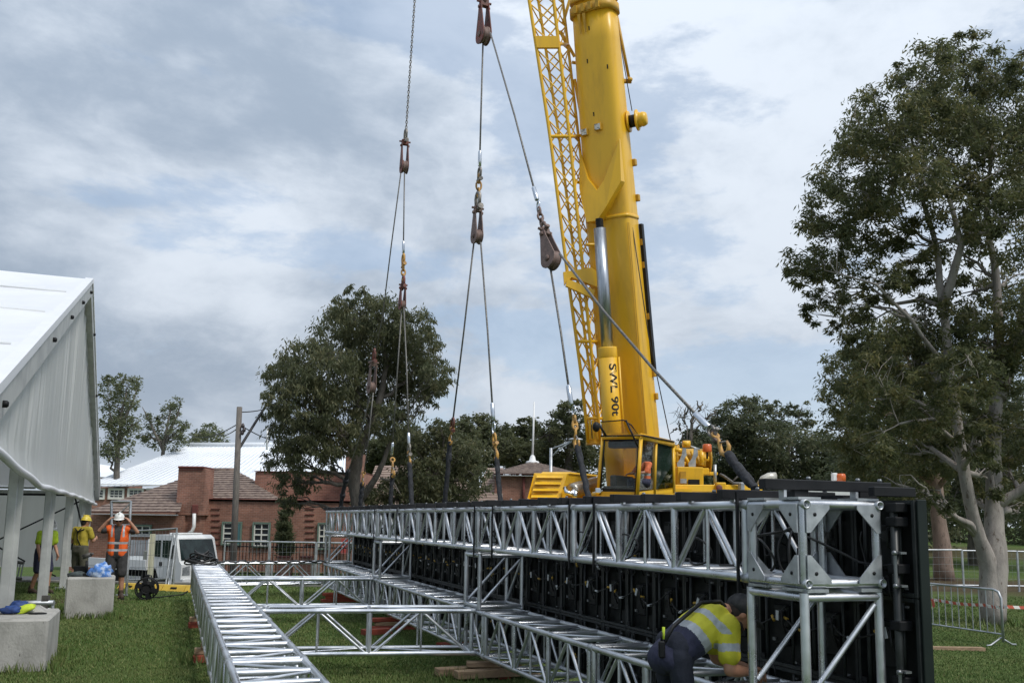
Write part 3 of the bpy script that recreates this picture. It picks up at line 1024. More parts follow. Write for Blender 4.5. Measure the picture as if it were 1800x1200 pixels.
BRICK = brick_mat('brick_red', (0.32, 0.155, 0.110), (0.225, 0.112, 0.084), (0.34, 0.25, 0.20))
BRICKD = mat('brick_trim', (0.16, 0.045, 0.035), (0.11, 0.035, 0.03), rough=.85, scale=6, coord='World')
TILE = mat('roof_tile', (0.28, 0.215, 0.175), (0.115, 0.082, 0.072), rough=0.9, scale=4.2, coord='World', detail=8, bump=.3, lo=.3, hi=.7)
TILE2 = mat('roof_tile_pale', (0.30, 0.225, 0.18), (0.20, 0.14, 0.115), rough=0.9, scale=2.6, coord='World', detail=8, bump=.3)
WROOF = mat('white_roof_sheet', (0.80, 0.83, 0.87), (0.74, 0.77, 0.81), rough=.5, scale=.4, coord='World')
SASH = mat('window_sash', (0.66, 0.65, 0.60), rough=.5)
GREENF = mat('window_green', (0.13, 0.19, 0.15), rough=.5)
TEAL = mat('door_teal', (0.06, 0.15, 0.16), rough=.5)
PANE = mat('window_pane', (0.02, 0.024, 0.03), rough=0.08, spec=0.6)
REDP = mat('red_board', (0.42, 0.07, 0.06), rough=.6)


def rz(px, py, d):
    p = P(px, py, d)
    return p.dot(RGT), p.z


def pbox(mb, x0, x1, y0, y1, d, th, mi=0, zmin=None, bev=0):
    """box whose front face fills the picture rectangle at distance d"""
    r0, z1 = rz(x0, y0, d); r1, z0 = rz(x1, y1, d)
    if zmin is not None:
        z0 = zmin
    mb.box(rdz((r0 + r1) / 2, d + th / 2, (z0 + z1) / 2), (abs(r1 - r0), th, abs(z1 - z0)), mi, ax=AX, bev=bev)
    return mb


def tiled(mb, A, B, C, D, n, mi=0, lip=0.045):
    """roof slope A-B (eave) to D-C (ridge) laid in overlapping courses"""
    A, B, C, D = map(Vector, (A, B, C, D))
    nrm = (B - A).cross(D - A).normalized()
    if nrm.z < 0:
        nrm = -nrm
    mb.add([A - nrm * .03, B - nrm * .03, C - nrm * .03, D - nrm * .03], [(0, 1, 2, 3)], mi)
    for i in range(n):
        t0, t1 = i / n, (i + 1) / n
        a = A.lerp(D, t0) + nrm * lip; b = B.lerp(C, t0) + nrm * lip
        c = B.lerp(C, t1); d_ = A.lerp(D, t1)
        a0 = A.lerp(D, t0); b0 = B.lerp(C, t0)
        k = max(3, int((b - a).length / 1.2))
        for j in range(k):
            u0, u1 = j / k, (j + 1) / k
            mb.add([a.lerp(b, u0), a.lerp(b, u1), d_.lerp(c, u1), d_.lerp(c, u0)], [(0, 1, 2, 3)], mi)
        mb.add([a0, b0, b, a], [(0, 1, 2, 3)], mi)
    return mb


def window(root, x0, x1, y0, y1, d, frame, cols=2, rows=4, w=0.07, left_dark=False):
    fr = MB(); r0, z1 = rz(x0, y0, d); r1, z0 = rz(x1, y1, d)
    W, H_ = r1 - r0, z1 - z0
    cx, cz = (r0 + r1) / 2, (z0 + z1) / 2
    for (c, s) in (((r0 + w / 2, cz), (w, H_)), ((r1 - w / 2, cz), (w, H_)), ((cx, z1 - w / 2), (W - 2 * w, w)), ((cx, z0 + w / 2), (W - 2 * w, w))):
        fr.box(rdz(c[0], d - .03, c[1]), (s[0], .12, s[1]), 0, ax=AX)
    f = fr.build('window', frame, root)
    sa = MB()
    iw = w * 1.0
    a0, a1, b0, b1 = r0 + w, r1 - w, z0 + w, z1 - w
    t = .055
    for i in range(cols + 1):
        q = a0 + (a1 - a0) * i / cols
        sa.box(rdz(min(max(q, a0 + t / 2), a1 - t / 2), d + .0, (b0 + b1) / 2), (t, .05, b1 - b0), 0, ax=AX)
    for j in range(rows + 1):
        q = b0 + (b1 - b0) * j / rows
        sa.box(rdz(cx, d + .003, min(max(q, b0 + t / 2), b1 - t / 2)), (a1 - a0, .04, t * (1.5 if j == rows // 2 else .8)), 0, ax=AX)
    sa.build('sash', SASH, f)
    MB().box(rdz(cx, d + .05, cz), (W - 2 * w, .02, H_ - 2 * w), 0, ax=AX).build('pane', PANE, f)
    return f


GB = -1.25          # street level beyond the bank
# ---- brick building
bb = thing('brick_building', 'long red brick building with tiled hip roof, tall chimney and green-framed windows', 'building', rdz(-14, 50, GB))
w = MB()
pbox(w, 345, 632, 880, 1000, 50, 9.0, 0, GB)
w.build('wall', BRICK, bb)
w = MB(); pbox(w, 120, 314, 903, 1000, 48.6, 3.0, 0, GB)
w.build('wall', BRICK, bb)
w = MB(); pbox(w, 312, 347, 868, 1000, 49.2, 2.0, 0, GB); w.build('wall', BRICK, bb)
w = MB()
pbox(w, 449, 640, 829, 880, 53, 6, 0)
w.build('upper_wall', BRICK, bb)
w = MB()
pbox(w, 447, 642, 827, 831, 52.9, 6.2, 0); w.build('coping', BRICKD, bb)
w = MB(); pbox(w, 342, 634, 875, 881, 49.85, 9.3, 0, bev=.02); w.build('coping', BRICKD, bb)
# quoin bands
q = MB()
for y in (893, 903, 913, 924, 934, 945, 956):
    pbox(q, 371, 386, y, y + 1.6, 49.94, .1, 0)
    pbox(q, 536, 552, y, y + 1.6, 49.94, .1, 0)
q.build('brick_band', BRICKD, bb)
c = MB(); pbox(c, 314, 356, 822, 905, 49.0, 1.5, 0); c.build('chimney', BRICK, bb)
c = MB(); pbox(c, 312.5, 358, 818.5, 823, 48.9, 1.7, 0, bev=.03); pbox(c, 314, 356, 824.2, 826, 48.94, 1.6, 0); c.build('chimney_cap', BRICKD, bb)
c = MB(); pbox(c, 608, 633, 797, 885, 51.5, 1.4, 0); c.build('chimney', BRICK, bb)
c = MB(); pbox(c, 607, 634, 795, 799, 51.4, 1.6, 0); c.build('chimney_cap', BRICKD, bb)
r = MB()
tiled(r, P(150, 899, 47.9), P(316, 900, 47.9), P(330, 840, 52.5), P(318, 842, 52.5), 13)
r.build('roof', TILE, bb)
r = MB()
tiled(r, P(316, 880, 50.6), P(492, 880, 50.6), P(413, 826, 55.4), P(371, 826, 55.4), 14)
tiled(r, P(492, 880, 50.6), P(500, 872, 58), P(413, 826, 55.4), P(413, 826, 55.4), 14)
tiled(r, P(310, 872, 58), P(316, 880, 50.6), P(371, 826, 55.4), P(371, 826, 55.4), 14)
r.tube(P(371, 825.5, 55.4), P(413, 825.5, 55.4), .12, n=6)
r.tube(P(371, 825.5, 55.4), P(319, 878, 50.6), .1, n=6)
r.build('roof', TILE, bb)
r = MB()
tiled(r, P(636, 888, 52.5), P(850, 888, 52.5), P(800, 818, 59), P(660, 818, 59), 16)
r.build('roof', TILE2, bb)
f = MB(); pbox(f, 130, 312, 901, 905.5, 47.85, .1, 0); f.build('fascia', WHITE, bb)
f = MB(); pbox(f, 130, 314, 897.5, 901, 47.75, .2, 0); f.build('gutter', BRICKD, bb)
f = MB(); pbox(f, 337, 347, 886, 903, 48.9, .3, 0, bev=.04); f.build('rain_hopper', REDP if False else BRICKD, bb)
dp = MB(); dp.path([P(341.5, 902, 48.85), P(341, 925, 48.85), P(338, 933, 48.85), P(331, 937, 48.85)], .09, 8); dp.build('downpipe', WHITE, bb)
window(bb, 234, 266, 921, 942, 48.55, GREENF, 2, 2)
window(bb, 391, 424, 916, 958, 49.93, GREENF, 2, 4)
window(bb, 445, 474, 917, 962, 49.93, GREENF, 2, 4)
window(bb, 559, 580, 918, 966, 49.93, GREENF, 2, 4)
dd = MB(); pbox(dd, 410, 421, 920, 956, 49.86, .06, 0); dd.build('door', TEAL, bb)
s = MB(); pbox(s, 600, 613, 946, 973, 49.6, .1, 0); s.build('red_panel', REDP, bb)

# ---- house at right with pyramid roof
hb_ = thing('brick_house', 'red brick house with low pyramid tiled roof under the white flagpole', 'building', rdz(-1, 63, GB))
w = MB(); pbox(w, 870, 1010, 834, 960, 62, 8, 0, GB); w.build('wall', BRICK, hb_)
r = MB()
ap = P(937, 811, 66)
tiled(r, P(868, 832, 61.6), P(1008, 832, 61.6), ap, ap, 10)
tiled(r, P(866, 830, 70.5), P(868, 832, 61.6), ap, ap, 10)
tiled(r, P(1008, 832, 61.6), P(1012, 830, 70.5), ap, ap, 10)
r.build('roof', TILE, hb_)
r = MB(); tiled(r, P(836, 880, 61), P(884, 880, 61), P(885, 822, 66), P(856, 822, 66), 12); r.build('roof', TILE2, hb_)
f = MB(); pbox(f, 868, 1008, 834.5, 837.5, 61.55, .12, 0); f.build('fascia', WHITE, hb_)
f = MB(); pbox(f, 868, 1008, 832, 834.5, 61.5, .2, 0); f.build('gutter', BRICKD, hb_)
f = MB(); f.tube(P(921, 834, 61.9), P(920, 900, 61.9), .09, n=8); f.build('downpipe', BRICKD, hb_)
# flagpole on the apex
fp = thing('flagpole', 'white flagpole on the apex of the pyramid tiled roof', 'flagpole', P(936, 815, 66))
p_ = MB(); p_.tube(P(936, 810, 66), P(939, 706, 66), .085, .055, 8); p_.build('pole', WHITE, fp)
p_ = MB(); p_.lathe(P(936, 812, 66), UP, [(-.1, .50), (.05, .45), (.12, .24), (.4, .17), (.5, .09)], 10); p_.build('pole_base', WHITE, fp)

# ---- white roofed building far behind
wb = thing('white_roofed_building', 'large building with broad white metal roof and a row of white windows', 'building', rdz(-27, 84, GB))
r = MB()
d0, d1 = 82, 92
r.add([P(140, 856, d0), P(660, 846, d0), P(640, 783, d1), P(330, 784, d1)], [(0, 1, 2, 3)])
r.add([P(140, 856, d0), P(330, 784, d1), P(200, 842, d1 + 10)], [(0, 1, 2)])
r.add([P(640, 783, d1), P(330, 784, d1), P(200, 842, d1 + 10), P(640, 842, d1 + 10)], [(0, 1, 2, 3)])
r.build('roof', WROOF, wb)
rs_ = MB()
for i in range(46):
    t = i / 45
    a = P(140, 856, d0).lerp(P(660, 846, d0), t); e = P(330, 784, d1).lerp(P(640, 783, d1), t)
    rs_.tube(a + UP * .02, e + UP * .02, .035, n=4, caps=False)
rs_.build('roof_seam', WROOF, wb)['kind'] = 'stuff'
r = MB(); r.tube(P(334, 782.5, d1), P(640, 781.5, d1), .28, n=8); r.build('ridge_cap', WROOF, wb)
f = MB(); pbox(f, 150, 660, 851, 857, d0 - .05, .2, 0); f.build('fascia', WHITE, wb)
w = MB(); pbox(w, 150, 660, 857, 985, d0 + .5, 8, 0, GB); w.build('wall', BRICK, wb)
for x0, x1 in ((150, 170), (172, 184), (191, 218), (225, 252), (258, 282)):
    window(wb, x0, x1, 857.5, 877.5, d0 + .44, SASH, 3 if x1 - x0 > 15 else 1, 3, .14)
wb2 = thing('white_roofed_building', 'low grey-white roof corner just right of the tent gable', 'building', rdz(-38, 100, GB))
r = MB(); r.prism([P(120, 838, 100), P(205, 838, 100), P(200, 826, 104), P(172, 815, 104), P(120, 812, 104)], FWD * 6); r.build('roof', WROOF, wb2)
w = MB(); pbox(w, 120, 204, 838, 960, 100.2, 6, 0, GB); w.build('wall', BRICK, wb2)

# ---- utility pole, wires, street light
POLEW = mat('pole_timber', (0.17, 0.15, 0.13), (0.11, 0.10, 0.09), rough=.9, scale=6, coord='World', bump=.2, stretch=(6, 6, .6))
d = 36.0
pb = P(410, 1000, d); pb.z = GB
up = thing('utility_pole', 'weathered timber utility pole in front of the brick building', 'pole', pb)
p_ = MB(); p_.tube(pb, P(421, 715, d), .135, .105, 12); p_.build('pole', POLEW, up)
ins = MB()
for x, y in ((427, 748), (429, 755), (426, 760)):
    q = P(x, y, d - .1); ins.lathe(q, UP, [(-.1, .02), (-.06, .06), (0, .07), (.05, .05), (.1, .02)], 8)
ins.build('insulator', mat('insulator', (.05, .04, .04), rough=.3), up)
WIRE = mat('power_line', (0.03, 0.03, 0.032), rough=.7)


def cable(a, b, sag, r, m, name, label, cat, n=16, group=None):
    a = Vector(a); b = Vector(b)
    pts = [a.lerp(b, i / n) - UP * sag * 4 * (i / n) * (1 - i / n) for i in range(n + 1)]
    return tag(MB().path(pts, r, 5, 0, False).build(name, m), label, cat, group)


wl = [((424, 724), (530, 680), 60, .4, 'thin wire from the pole top up to the right, towards the drooping tree'),
      ((423, 747), (520, 775), 60, .3, 'wire sagging right from the pole across the tree'),
      ((418, 745), (330, 762), 70, .4, 'upper wire running left from the pole to the sparse trees'),
      ((418, 752), (380, 762), 60, .2, 'short lower wire left of the pole')]
for a, b, dd_, sg, lab in wl:
    cable(P(*a, d), P(*b, dd_), sg, .022, WIRE, 'power_line', lab, 'wire', group='wires at the utility pole')
tag(MB().tube(P(421, 787, d), P(500, 660, 44), .055, n=6).build('stay_wire', WIRE), 'thick slanting stay line from the pole up into the drooping tree', 'wire')
sl = thing('street_light', 'grey street light with an outreach arm behind the crane', 'street lamp', rdz(rz(968, 850, 58)[0], 58, GB))
p_ = MB(); q = P(968, 900, 58); q.z = GB; p_.tube(q, P(968.5, 787, 58), .13, .1, 8); p_.build('pole', GALV, sl)
p_ = MB(); p_.path([P(969, 789, 58), P(985, 783, 57.8), P(1004, 775, 57.5)], .05, 6); p_.path([P(970, 802, 58), P(982, 790, 57.8), P(1004, 776, 57.5)], .05, 6); p_.build('arm', GALV, sl)
p_ = MB(); p_.ellipsoid(P(1012, 772, 57.4), (.45, .2, .1), rot=Matrix.Rotation(-YAW, 3, 'Z')); p_.build('lamp_head', GALV, sl)
ms = tag(MB().tube(P(469, 790, 84), P(470, 752, 84), .1, .07, 6).build('antenna_mast', WHITE), 'short white mast standing on the white roof', 'mast')

# ---- brick pillars and dark palisade in front of the building
for i, (x0, x1, y0) in enumerate(((487, 506, 977), (528, 546, 977))):
    m_ = MB(); pbox(m_, x0, x1, y0 + 2.5, 1060, 45, .5, 0, GB)
    o = thing('brick_pillar', ['brick gate pillar left of the pair below the cypress', 'brick gate pillar right of the pair below the cypress'][i], 'pillar', rdz(rz((x0 + x1) / 2, y0, 45)[0], 45.2, GB))
    m_.build('shaft', BRICK, o)
    m_ = MB(); pbox(m_, x0 - 1, x1 + 1, y0, y0 + 2.8, 44.95, .62, 0); m_.build('cap', BRICKD, o)
pf = thing('palisade_fence', 'dark iron palisade fence along the brick building', 'fence', rdz(-12, 45.5, GB))
r0 = rz(392, 960, 45.5)[0]; r1 = rz(620, 960, 45.5)[0]
me_pick = unit_tube(BLACK, 5)
k = 0
x = r0
while x < r1:
    rod('picket', rdz(x, 45.5, GB), rdz(x, 45.5, GB + 1.75 + .05 * (k % 2)), .018, BLACK, pf, 5)
    x += .16; k += 1
for z in (.25, 1.5):
    rod('rail', rdz(r0, 45.52, GB + z), rdz(r1, 45.52, GB + z), .03, BLACK, pf, 5)
# pale grey sheet fence behind the man and the truck
sf = thing('sheet_fence', 'grey vertical-slat fence behind the truck tray', 'fence', rdz(-16.5, 42, GB))
SLAT = mat('fence_slat', (0.22, 0.24, 0.26), (0.30, 0.32, 0.34), rough=.6, scale=2, coord='World')
r0 = rz(190, 960, 42)[0]; r1 = rz(286, 960, 42)[0]
n_ = 22
for i in range(n_):
    xx = r0 + (r1 - r0) * (i + .5) / n_
    z1 = rz(200, 948, 42)[1]
    slab('slat', rdz(xx, 42 + .02 * (i % 2), (z1 + GB) / 2), ((r1 - r0) / n_ * .78, .03, z1 - GB), SLAT, sf, Matrix((RGT, FWD, UP)).transposed())
for z in (.4, 2.0):
    slab('rail', rdz((r0 + r1) / 2, 42.07, GB + z), (r1 - r0, .05, .07), SLAT, sf, Matrix((RGT, FWD, UP)).transposed())

# ================================================================ TEMPORARY FENCES
WIRM = mat('mesh_wire', (0.30, 0.32, 0.33), rough=.5, metal=.6)


def fence_panel(a, b, h, label, name='temporary_fence_panel', group=None, dx=.11, dz=.28, wr=.0045, pr=.024):
    a = Vector(a); b = Vector(b)
    root = thing(name, label, 'fence', a, 0, group)
    L = (b - a).length
    for nm, p0, p1 in (('post', a, a + UP * h), ('post', b, b + UP * h), ('rail', a + UP * (h - .02), b + UP * (h - .02)), ('rail', a + UP * .15, b + UP * .15)):
        rod(nm, p0, p1, pr, GALV, root, 8)
    m = MB()
    n = int(L / dx)
    for i in range(1, n):
        q = a.lerp(b, i / n)
        m.tube(q + UP * .15, q + UP * (h - .03), wr, n=3, caps=False)
    k = int(h / dz)
    for j in range(1, k):
        z = .15 + (h - .18) * j / k
        m.tube(a + UP * z, b + UP * z, wr, n=3, caps=False)
    m.build('wire_mesh', WIRM, root)['kind'] = 'stuff'
    return root


labs = ['temporary fence panel just right of the truck windscreen', 'temporary fence panel in front of the green-framed window', 'temporary fence panel in front of the cypress bush', 'temporary fence panel at the far end of the trusses']
xs = [394, 474, 556, 640, 724]
for i in range(4):
    d_ = 26.6
    ra, rb = rz(xs[i] + 1, 960, d_)[0], rz(xs[i + 1] - 1, 960, d_)[0]
    zb_ = float(ground_rd((ra + rb) / 2, d_))
    za = rz(500, 951, d_)[1]
    fence_panel(rdz(ra, d_, zb_), rdz(rb, d_, zb_), za - zb_, labs[i], group='temporary fence along the street')
fa, fb = P(212, 1028, 24.4), P(304, 1034, 23.8)
fa.z = float(ground_rd(fa.dot(RGT), 24.4)); fb.z = float(ground_rd(fb.dot(RGT), 23.8))
fence_panel(fa, fb, rz(260, 934, 24.1)[1] - fa.z, 'temporary fence panel behind the man in the orange vest, across the truck tray', group='temporary fence along the street')
# two leaning uprights with a flat foot by the truck door
lu = thing('fence_stay', 'pair of leaning galvanised uprights on a flat foot in front of the truck door', 'fence stay', G(298, 1036))
for (x0, y0, x1, y1) in ((291, 1028, 305, 936), (299, 1029, 311, 935), (296, 1028, 303, 990)):
    rod('upright', P(x0, y0, 23.2), P(x1, y1, 23.5), .026, GALV, lu, 8)
slab('foot', G(298, 1035) + UP * .03, (.30, .14, .05), WHITE, lu, Matrix((RGT, FWD, UP)).transposed())
pale = mat('pale_post', (0.62, 0.60, 0.45), rough=.5)
o = thing('cream_post', 'cream square post standing at the truck tray', 'post', G(263, 1030))
slab('shaft', rdz(rz(266, 980, 24.6)[0], 24.6, .20), (.11, .11, 2.0), pale, o, Matrix((RGT, FWD, UP)).transposed())
slab('foot', rdz(rz(266, 980, 24.6)[0], 24.6, -.78), (.3, .3, .06), pale, o, Matrix((RGT, FWD, UP)).transposed())
# yellow cable ramp along the edge of the lawn
CABY = mat('ramp_yellow', (0.62, 0.42, 0.05), (0.52, 0.34, 0.05), rough=.6, scale=5, coord='World')
ra_, rb_ = G(214, 1034), G(372, 1040)
for i in range(4):
    a = ra_.lerp(rb_, i / 4 + .004); b = ra_.lerp(rb_, (i + 1) / 4 - .004)
    t = (b - a).normalized(); s_ = UP.cross(t)
    o = thing('cable_ramp', ['yellow cable ramp section behind the man in the vest', 'yellow cable ramp section left of the cable reel', 'yellow cable ramp section below the truck door', 'yellow cable ramp section beside the truck bumper'][i], 'cable ramp', a, 0, 'yellow cable ramp')
    m_ = MB(); m_.prism([a - s_ * .20, a - s_ * .10 + UP * .13, a + s_ * .10 + UP * .13, a + s_ * .20], b - a); m_.build('ramp_body', CABY, o)
    m_ = MB(); mid = a.lerp(b, .5); m_.box(mid - s_ * .152 + UP * .067, (.16, .012, .05), 0, ax=(t, (s_ * .795 + UP * .606).cross(t), (s_ * .1 + UP * .13).normalized())); m_.build('grip', RUBBER, o)

# ---- truck
def xf(mb, M):
    mb.v = [tuple(M @ Vector(p)) for p in mb.v]
    return mb


td = 36.0
tb_ = P(318, 1000, td - .8); tb_.z = GB
hd = (-FWD * .46 + RGT * .89).normalized()
tm = Matrix((Vector((hd.y, -hd.x, 0)), hd, UP)).transposed().to_4x4()
tm.translation = tb_
# local: y forward, x right-hand side of the truck; origin at ground below the front left corner as seen
TS = Vector((0.0, 0, 0))
truck = thing('tray_truck', 'white cab-over tray truck parked behind the fence, facing right', 'truck', tb_)


def tp(x, y, z):
    return tm @ Vector((x, y, z))


TX = (tm.col[0].to_3d(), tm.col[1].to_3d(), UP)
# which lateral side is nearest the camera-left side
sx = 1.0 if TX[0].dot(RGT) < 0 else -1.0     # near side x = 0, body extends away from it
W_ = 1.95


def X_(t):
    return -sx * t


TW = mat('truck_white', (0.72, 0.73, 0.72), (0.64, 0.65, 0.64), rough=.35, scale=1, coord='World')
prof = [(0.0, .50), (0.02, 1.12), (-.12, 1.25), (-.36, 2.08), (-.55, 2.2), (-1.45, 2.2), (-1.6, 2.05), (-1.62, 1.0), (-1.3, .95), (-1.15, .62), (-.55, .62), (-.42, .95), (-.35, .5)]
m_ = MB(); m_.prism([tp(X_(0), y, z) for y, z in prof], tp(X_(W_), 0, 0) - tp(X_(0), 0, 0)); m_.build('cab', TW, truck)


def tquad(name, pts, m, parent=truck, th=.012):
    p = [tp(*q) for q in pts]
    n = (p[1] - p[0]).cross(p[2] - p[0]).normalized()
    if n.dot(C0 - p[0]) < 0:
        n = -n
    return MB().prism([q + n * .004 for q in p], n * th).build(name, m, parent)


GLS = mat('truck_glass', (0.006, 0.012, 0.012), (0.02, 0.034, 0.034), rough=.08, spec=.4, scale=3, coord='World')
ws0, ws1 = (-.125, 1.28), (-.345, 2.04)
tquad('windscreen', [(X_(.10), ws0[0] + .005, ws0[1]), (X_(W_ - .10), ws0[0] + .005, ws0[1]), (X_(W_ - .14), ws1[0], ws1[1]), (X_(.14), ws1[0], ws1[1])], GLS)
tquad('side_window', [(X_(0), -.42, 1.32), (X_(0), -.98, 1.38), (X_(0), -1.0, 2.0), (X_(0), -.50, 2.0)], GLS)
tquad('side_window', [(X_(0), -1.1, 1.38), (X_(0), -1.42, 1.4), (X_(0), -1.42, 1.98), (X_(0), -1.1, 2.0)], GLS)
HLG = mat('headlamp_glass', (.20, .22, .23), (.42, .44, .45), rough=.15, metal=.4, scale=9, coord='World')
tquad('headlight', [(X_(.06), .005, .74), (X_(.42), .012, .74), (X_(.38), .025, 1.08), (X_(.06), .02, 1.02)], HLG)
tquad('headlight', [(X_(W_ - .06), .005, .74), (X_(W_ - .42), .012, .74), (X_(W_ - .38), .025, 1.08), (X_(W_ - .06), .02, 1.02)], HLG)
tquad('grille', [(X_(.5), .01, .78), (X_(W_ - .5), .01, .78), (X_(W_ - .5), .022, 1.02), (X_(.5), .022, 1.02)], BLACK)
m_ = MB(); m_.box(tp(X_(W_ / 2), .06, .50), (W_, .16, .26), 0, ax=TX, bev=.03); m_.build('bumper', TW, truck)
tquad('door_handle', [(X_(0), -.98, 1.05), (X_(0), -1.12, 1.05), (X_(0), -1.12, 1.2), (X_(0), -.98, 1.2)], BLACK)
tquad('mirror', [(X_(-.12), -.22, 1.45), (X_(-.26), -.22, 1.45), (X_(-.26), -.2, 1.85), (X_(-.12), -.2, 1.85)], BLACK)
for y in (-.85, -3.6):
    for xx in (.14, W_ - .14):
        m_ = MB(); c_ = tp(X_(xx), y, .40); a_ = TX[0]
        m_.lathe(c_ - a_ * .11, a_, [(0, .25), (0, .38), (.03, .40), (.19, .40), (.22, .38), (.22, .25)], 18)
        wv = m_.build('wheel', RUBBER, truck)
        m_ = MB(); m_.lathe(c_ - a_ * .1, a_, [(0, .24), (.2, .24)], 14); m_.build('rim', GALV, wv)
m_ = MB(); m_.box(tp(X_(W_ / 2), -3.0, .68), (.8, 4.4, .2), 0, ax=TX); m_.build('chassis', BLACK, truck)
m_ = MB(); m_.box(tp(X_(W_ / 2), -3.5, .92), (W_ + .1, 3.5, .1), 0, ax=TX); m_.build('tray', TW, truck)
m_ = MB(); m_.box(tp(X_(-.04), -3.5, 1.1), (.04, 3.45, .3), 0, ax=TX, bev=.01); m_.build('tray_side', TW, truck)
m_ = MB(); m_.box(tp(X_(W_ + .04), -3.5, 1.1), (.04, 3.45, .3), 0, ax=TX, bev=.01); m_.build('tray_side', TW, truck)
hb2 = MB()
for xx in (.0, .5, 1.0, 1.5, W_):
    hb2.box(tp(X_(xx), -1.76, 1.45), (.05, .05, 1.1), 0, ax=TX)
for z in (1.2, 1.6, 2.0):
    hb2.box(tp(X_(W_ / 2), -1.755, z), (W_, .04, .05), 0, ax=TX)
hb2.build('headboard', WHITE, truck)
m_ = MB(); m_.box(tp(X_(.35), -1.95, 1.28), (.55, .3, .6), 0, ax=TX, bev=.02); m_.build('toolbox', mat('toolbox_grey', (.35, .34, .28), rough=.6), truck)
# things heaped on the dash are not told apart; a roof rack tube is
m_ = MB(); m_.box(tp(X_(W_ / 2), -.85, 2.24), (1.2, .5, .06), 0, ax=TX, bev=.02); m_.build('roof_spoiler', TW, truck)

# ---- low mesh fence and crowd barrier on the right
rf = [1600, 1693, 1790, 1890]
for i in range(3):
    d_ = 25.4
    ra, rb = rz(rf[i], 1000, d_)[0], rz(rf[i + 1] - 1, 1000, d_)[0]
    z0 = gz(rdz(ra, d_, 0))
    fence_panel(rdz(ra, d_, z0), rdz(rb, d_, gz(rdz(rb, d_, 0))), rz(1700, 966, d_)[1] - z0, ['low mesh fence panel next to the screen wall, behind the crowd barrier', 'low mesh fence panel behind the forked gum', 'low mesh fence panel at the right edge'][i],
                'mesh_fence_panel', 'low mesh fence across the park', dx=.14, dz=.2, wr=.003, pr=.022)
cbar = thing('crowd_barrier', 'galvanised crowd control barrier in front of the forked gum', 'barrier', (11.5, 10.66, 0))
X0, Ya, Yb, HB = 11.5, 10.66, 12.95, .80
zz0 = gz((X0, Ya, 0))
pts = [Vector((X0, Ya, zz0 + .06)), Vector((X0, Ya, zz0 + HB - .12)), Vector((X0, Ya + .04, zz0 + HB - .03)), Vector((X0, Ya + .13, zz0 + HB)), Vector((X0, Yb - .13, zz0 + HB)), Vector((X0, Yb, zz0 + HB - .12)), Vector((X0, Yb, zz0 + .06))]
MB().path(pts, .019, 8).build('frame', GALV, cbar)
rod('rail', (X0, Ya, zz0 + .17), (X0, Yb, zz0 + .17), .014, GALV, cbar, 8)
y = Ya + .14
while y < Yb - .05:
    rod('bar', (X0, y, zz0 + .17), (X0, y, zz0 + HB - .01), .008, GALV, cbar, 6)
    y += .132
for y in (Ya + .04, Yb - .04):
    MB().path([Vector((X0 - .28, y, zz0 + .015)), Vector((X0 - .2, y, zz0 + .02)), Vector((X0, y, zz0 + .12)), Vector((X0 + .2, y, zz0 + .02)), Vector((X0 + .28, y, zz0 + .015))], .014, 6).build('foot', GALV, cbar)
TAPE = bpy.data.materials.new('barrier_tape'); TAPE.use_nodes = True
nt = NT(TAPE.node_tree)
g = nt.new('ShaderNodeNewGeometry'); dv = nt.new('ShaderNodeVectorMath', operation='DOT_PRODUCT'); nt.l.new(g.outputs['Position'], dv.inputs[0]); dv.inputs[1].default_value = (.6, -.8, .35)
st = nt.math('GREATER_THAN', nt.math('FRACT', nt.math('MULTIPLY', dv.outputs['Value'], 8.5)), .5)
nt.l.new(nt.mix(st, (.72, .70, .66), (.50, .10, .06)), nt.n['Principled BSDF'].inputs['Base Color'])
tp0 = [Vector((X0 + .02, 13.2, .56)), Vector((X0 + .02, 11.9, .545)), Vector((X0 + .022, 11.0, .55)), Vector((X0 + .05, 10.6, .56)), P(1840, 1064, 14.6)]
tmb = MB()
for a, b in zip(tp0[:-1], tp0[1:]):
    for k in range(6):
        q0 = a.lerp(b, k / 6) - UP * .02 * sin(pi * k / 6); q1 = a.lerp(b, (k + 1) / 6) - UP * .02 * sin(pi * (k + 1) / 6)
        tmb.prism([q0 - UP * .022, q0 + UP * .022, q1 + UP * .022, q1 - UP * .022], Vector((.003, 0, 0)))
tmb.prism([Vector((X0 - .01, 11.93, .55)), Vector((X0 - .01, 11.99, .55)), Vector((X0 - .02, 11.97, .42)), Vector((X0 - .02, 11.92, .44))], Vector((.003, 0, 0)))
tag(tmb.build('barrier_tape', TAPE), 'red and white striped tape strung along the crowd barrier', 'tape')
pk = G(1672, 1143)
tag(MB().box(pk + UP * .03, (.9, .12, .045), 0, ax=AX).build('plank', WOOD), 'single timber plank lying on the lawn by the crowd barrier', 'plank')
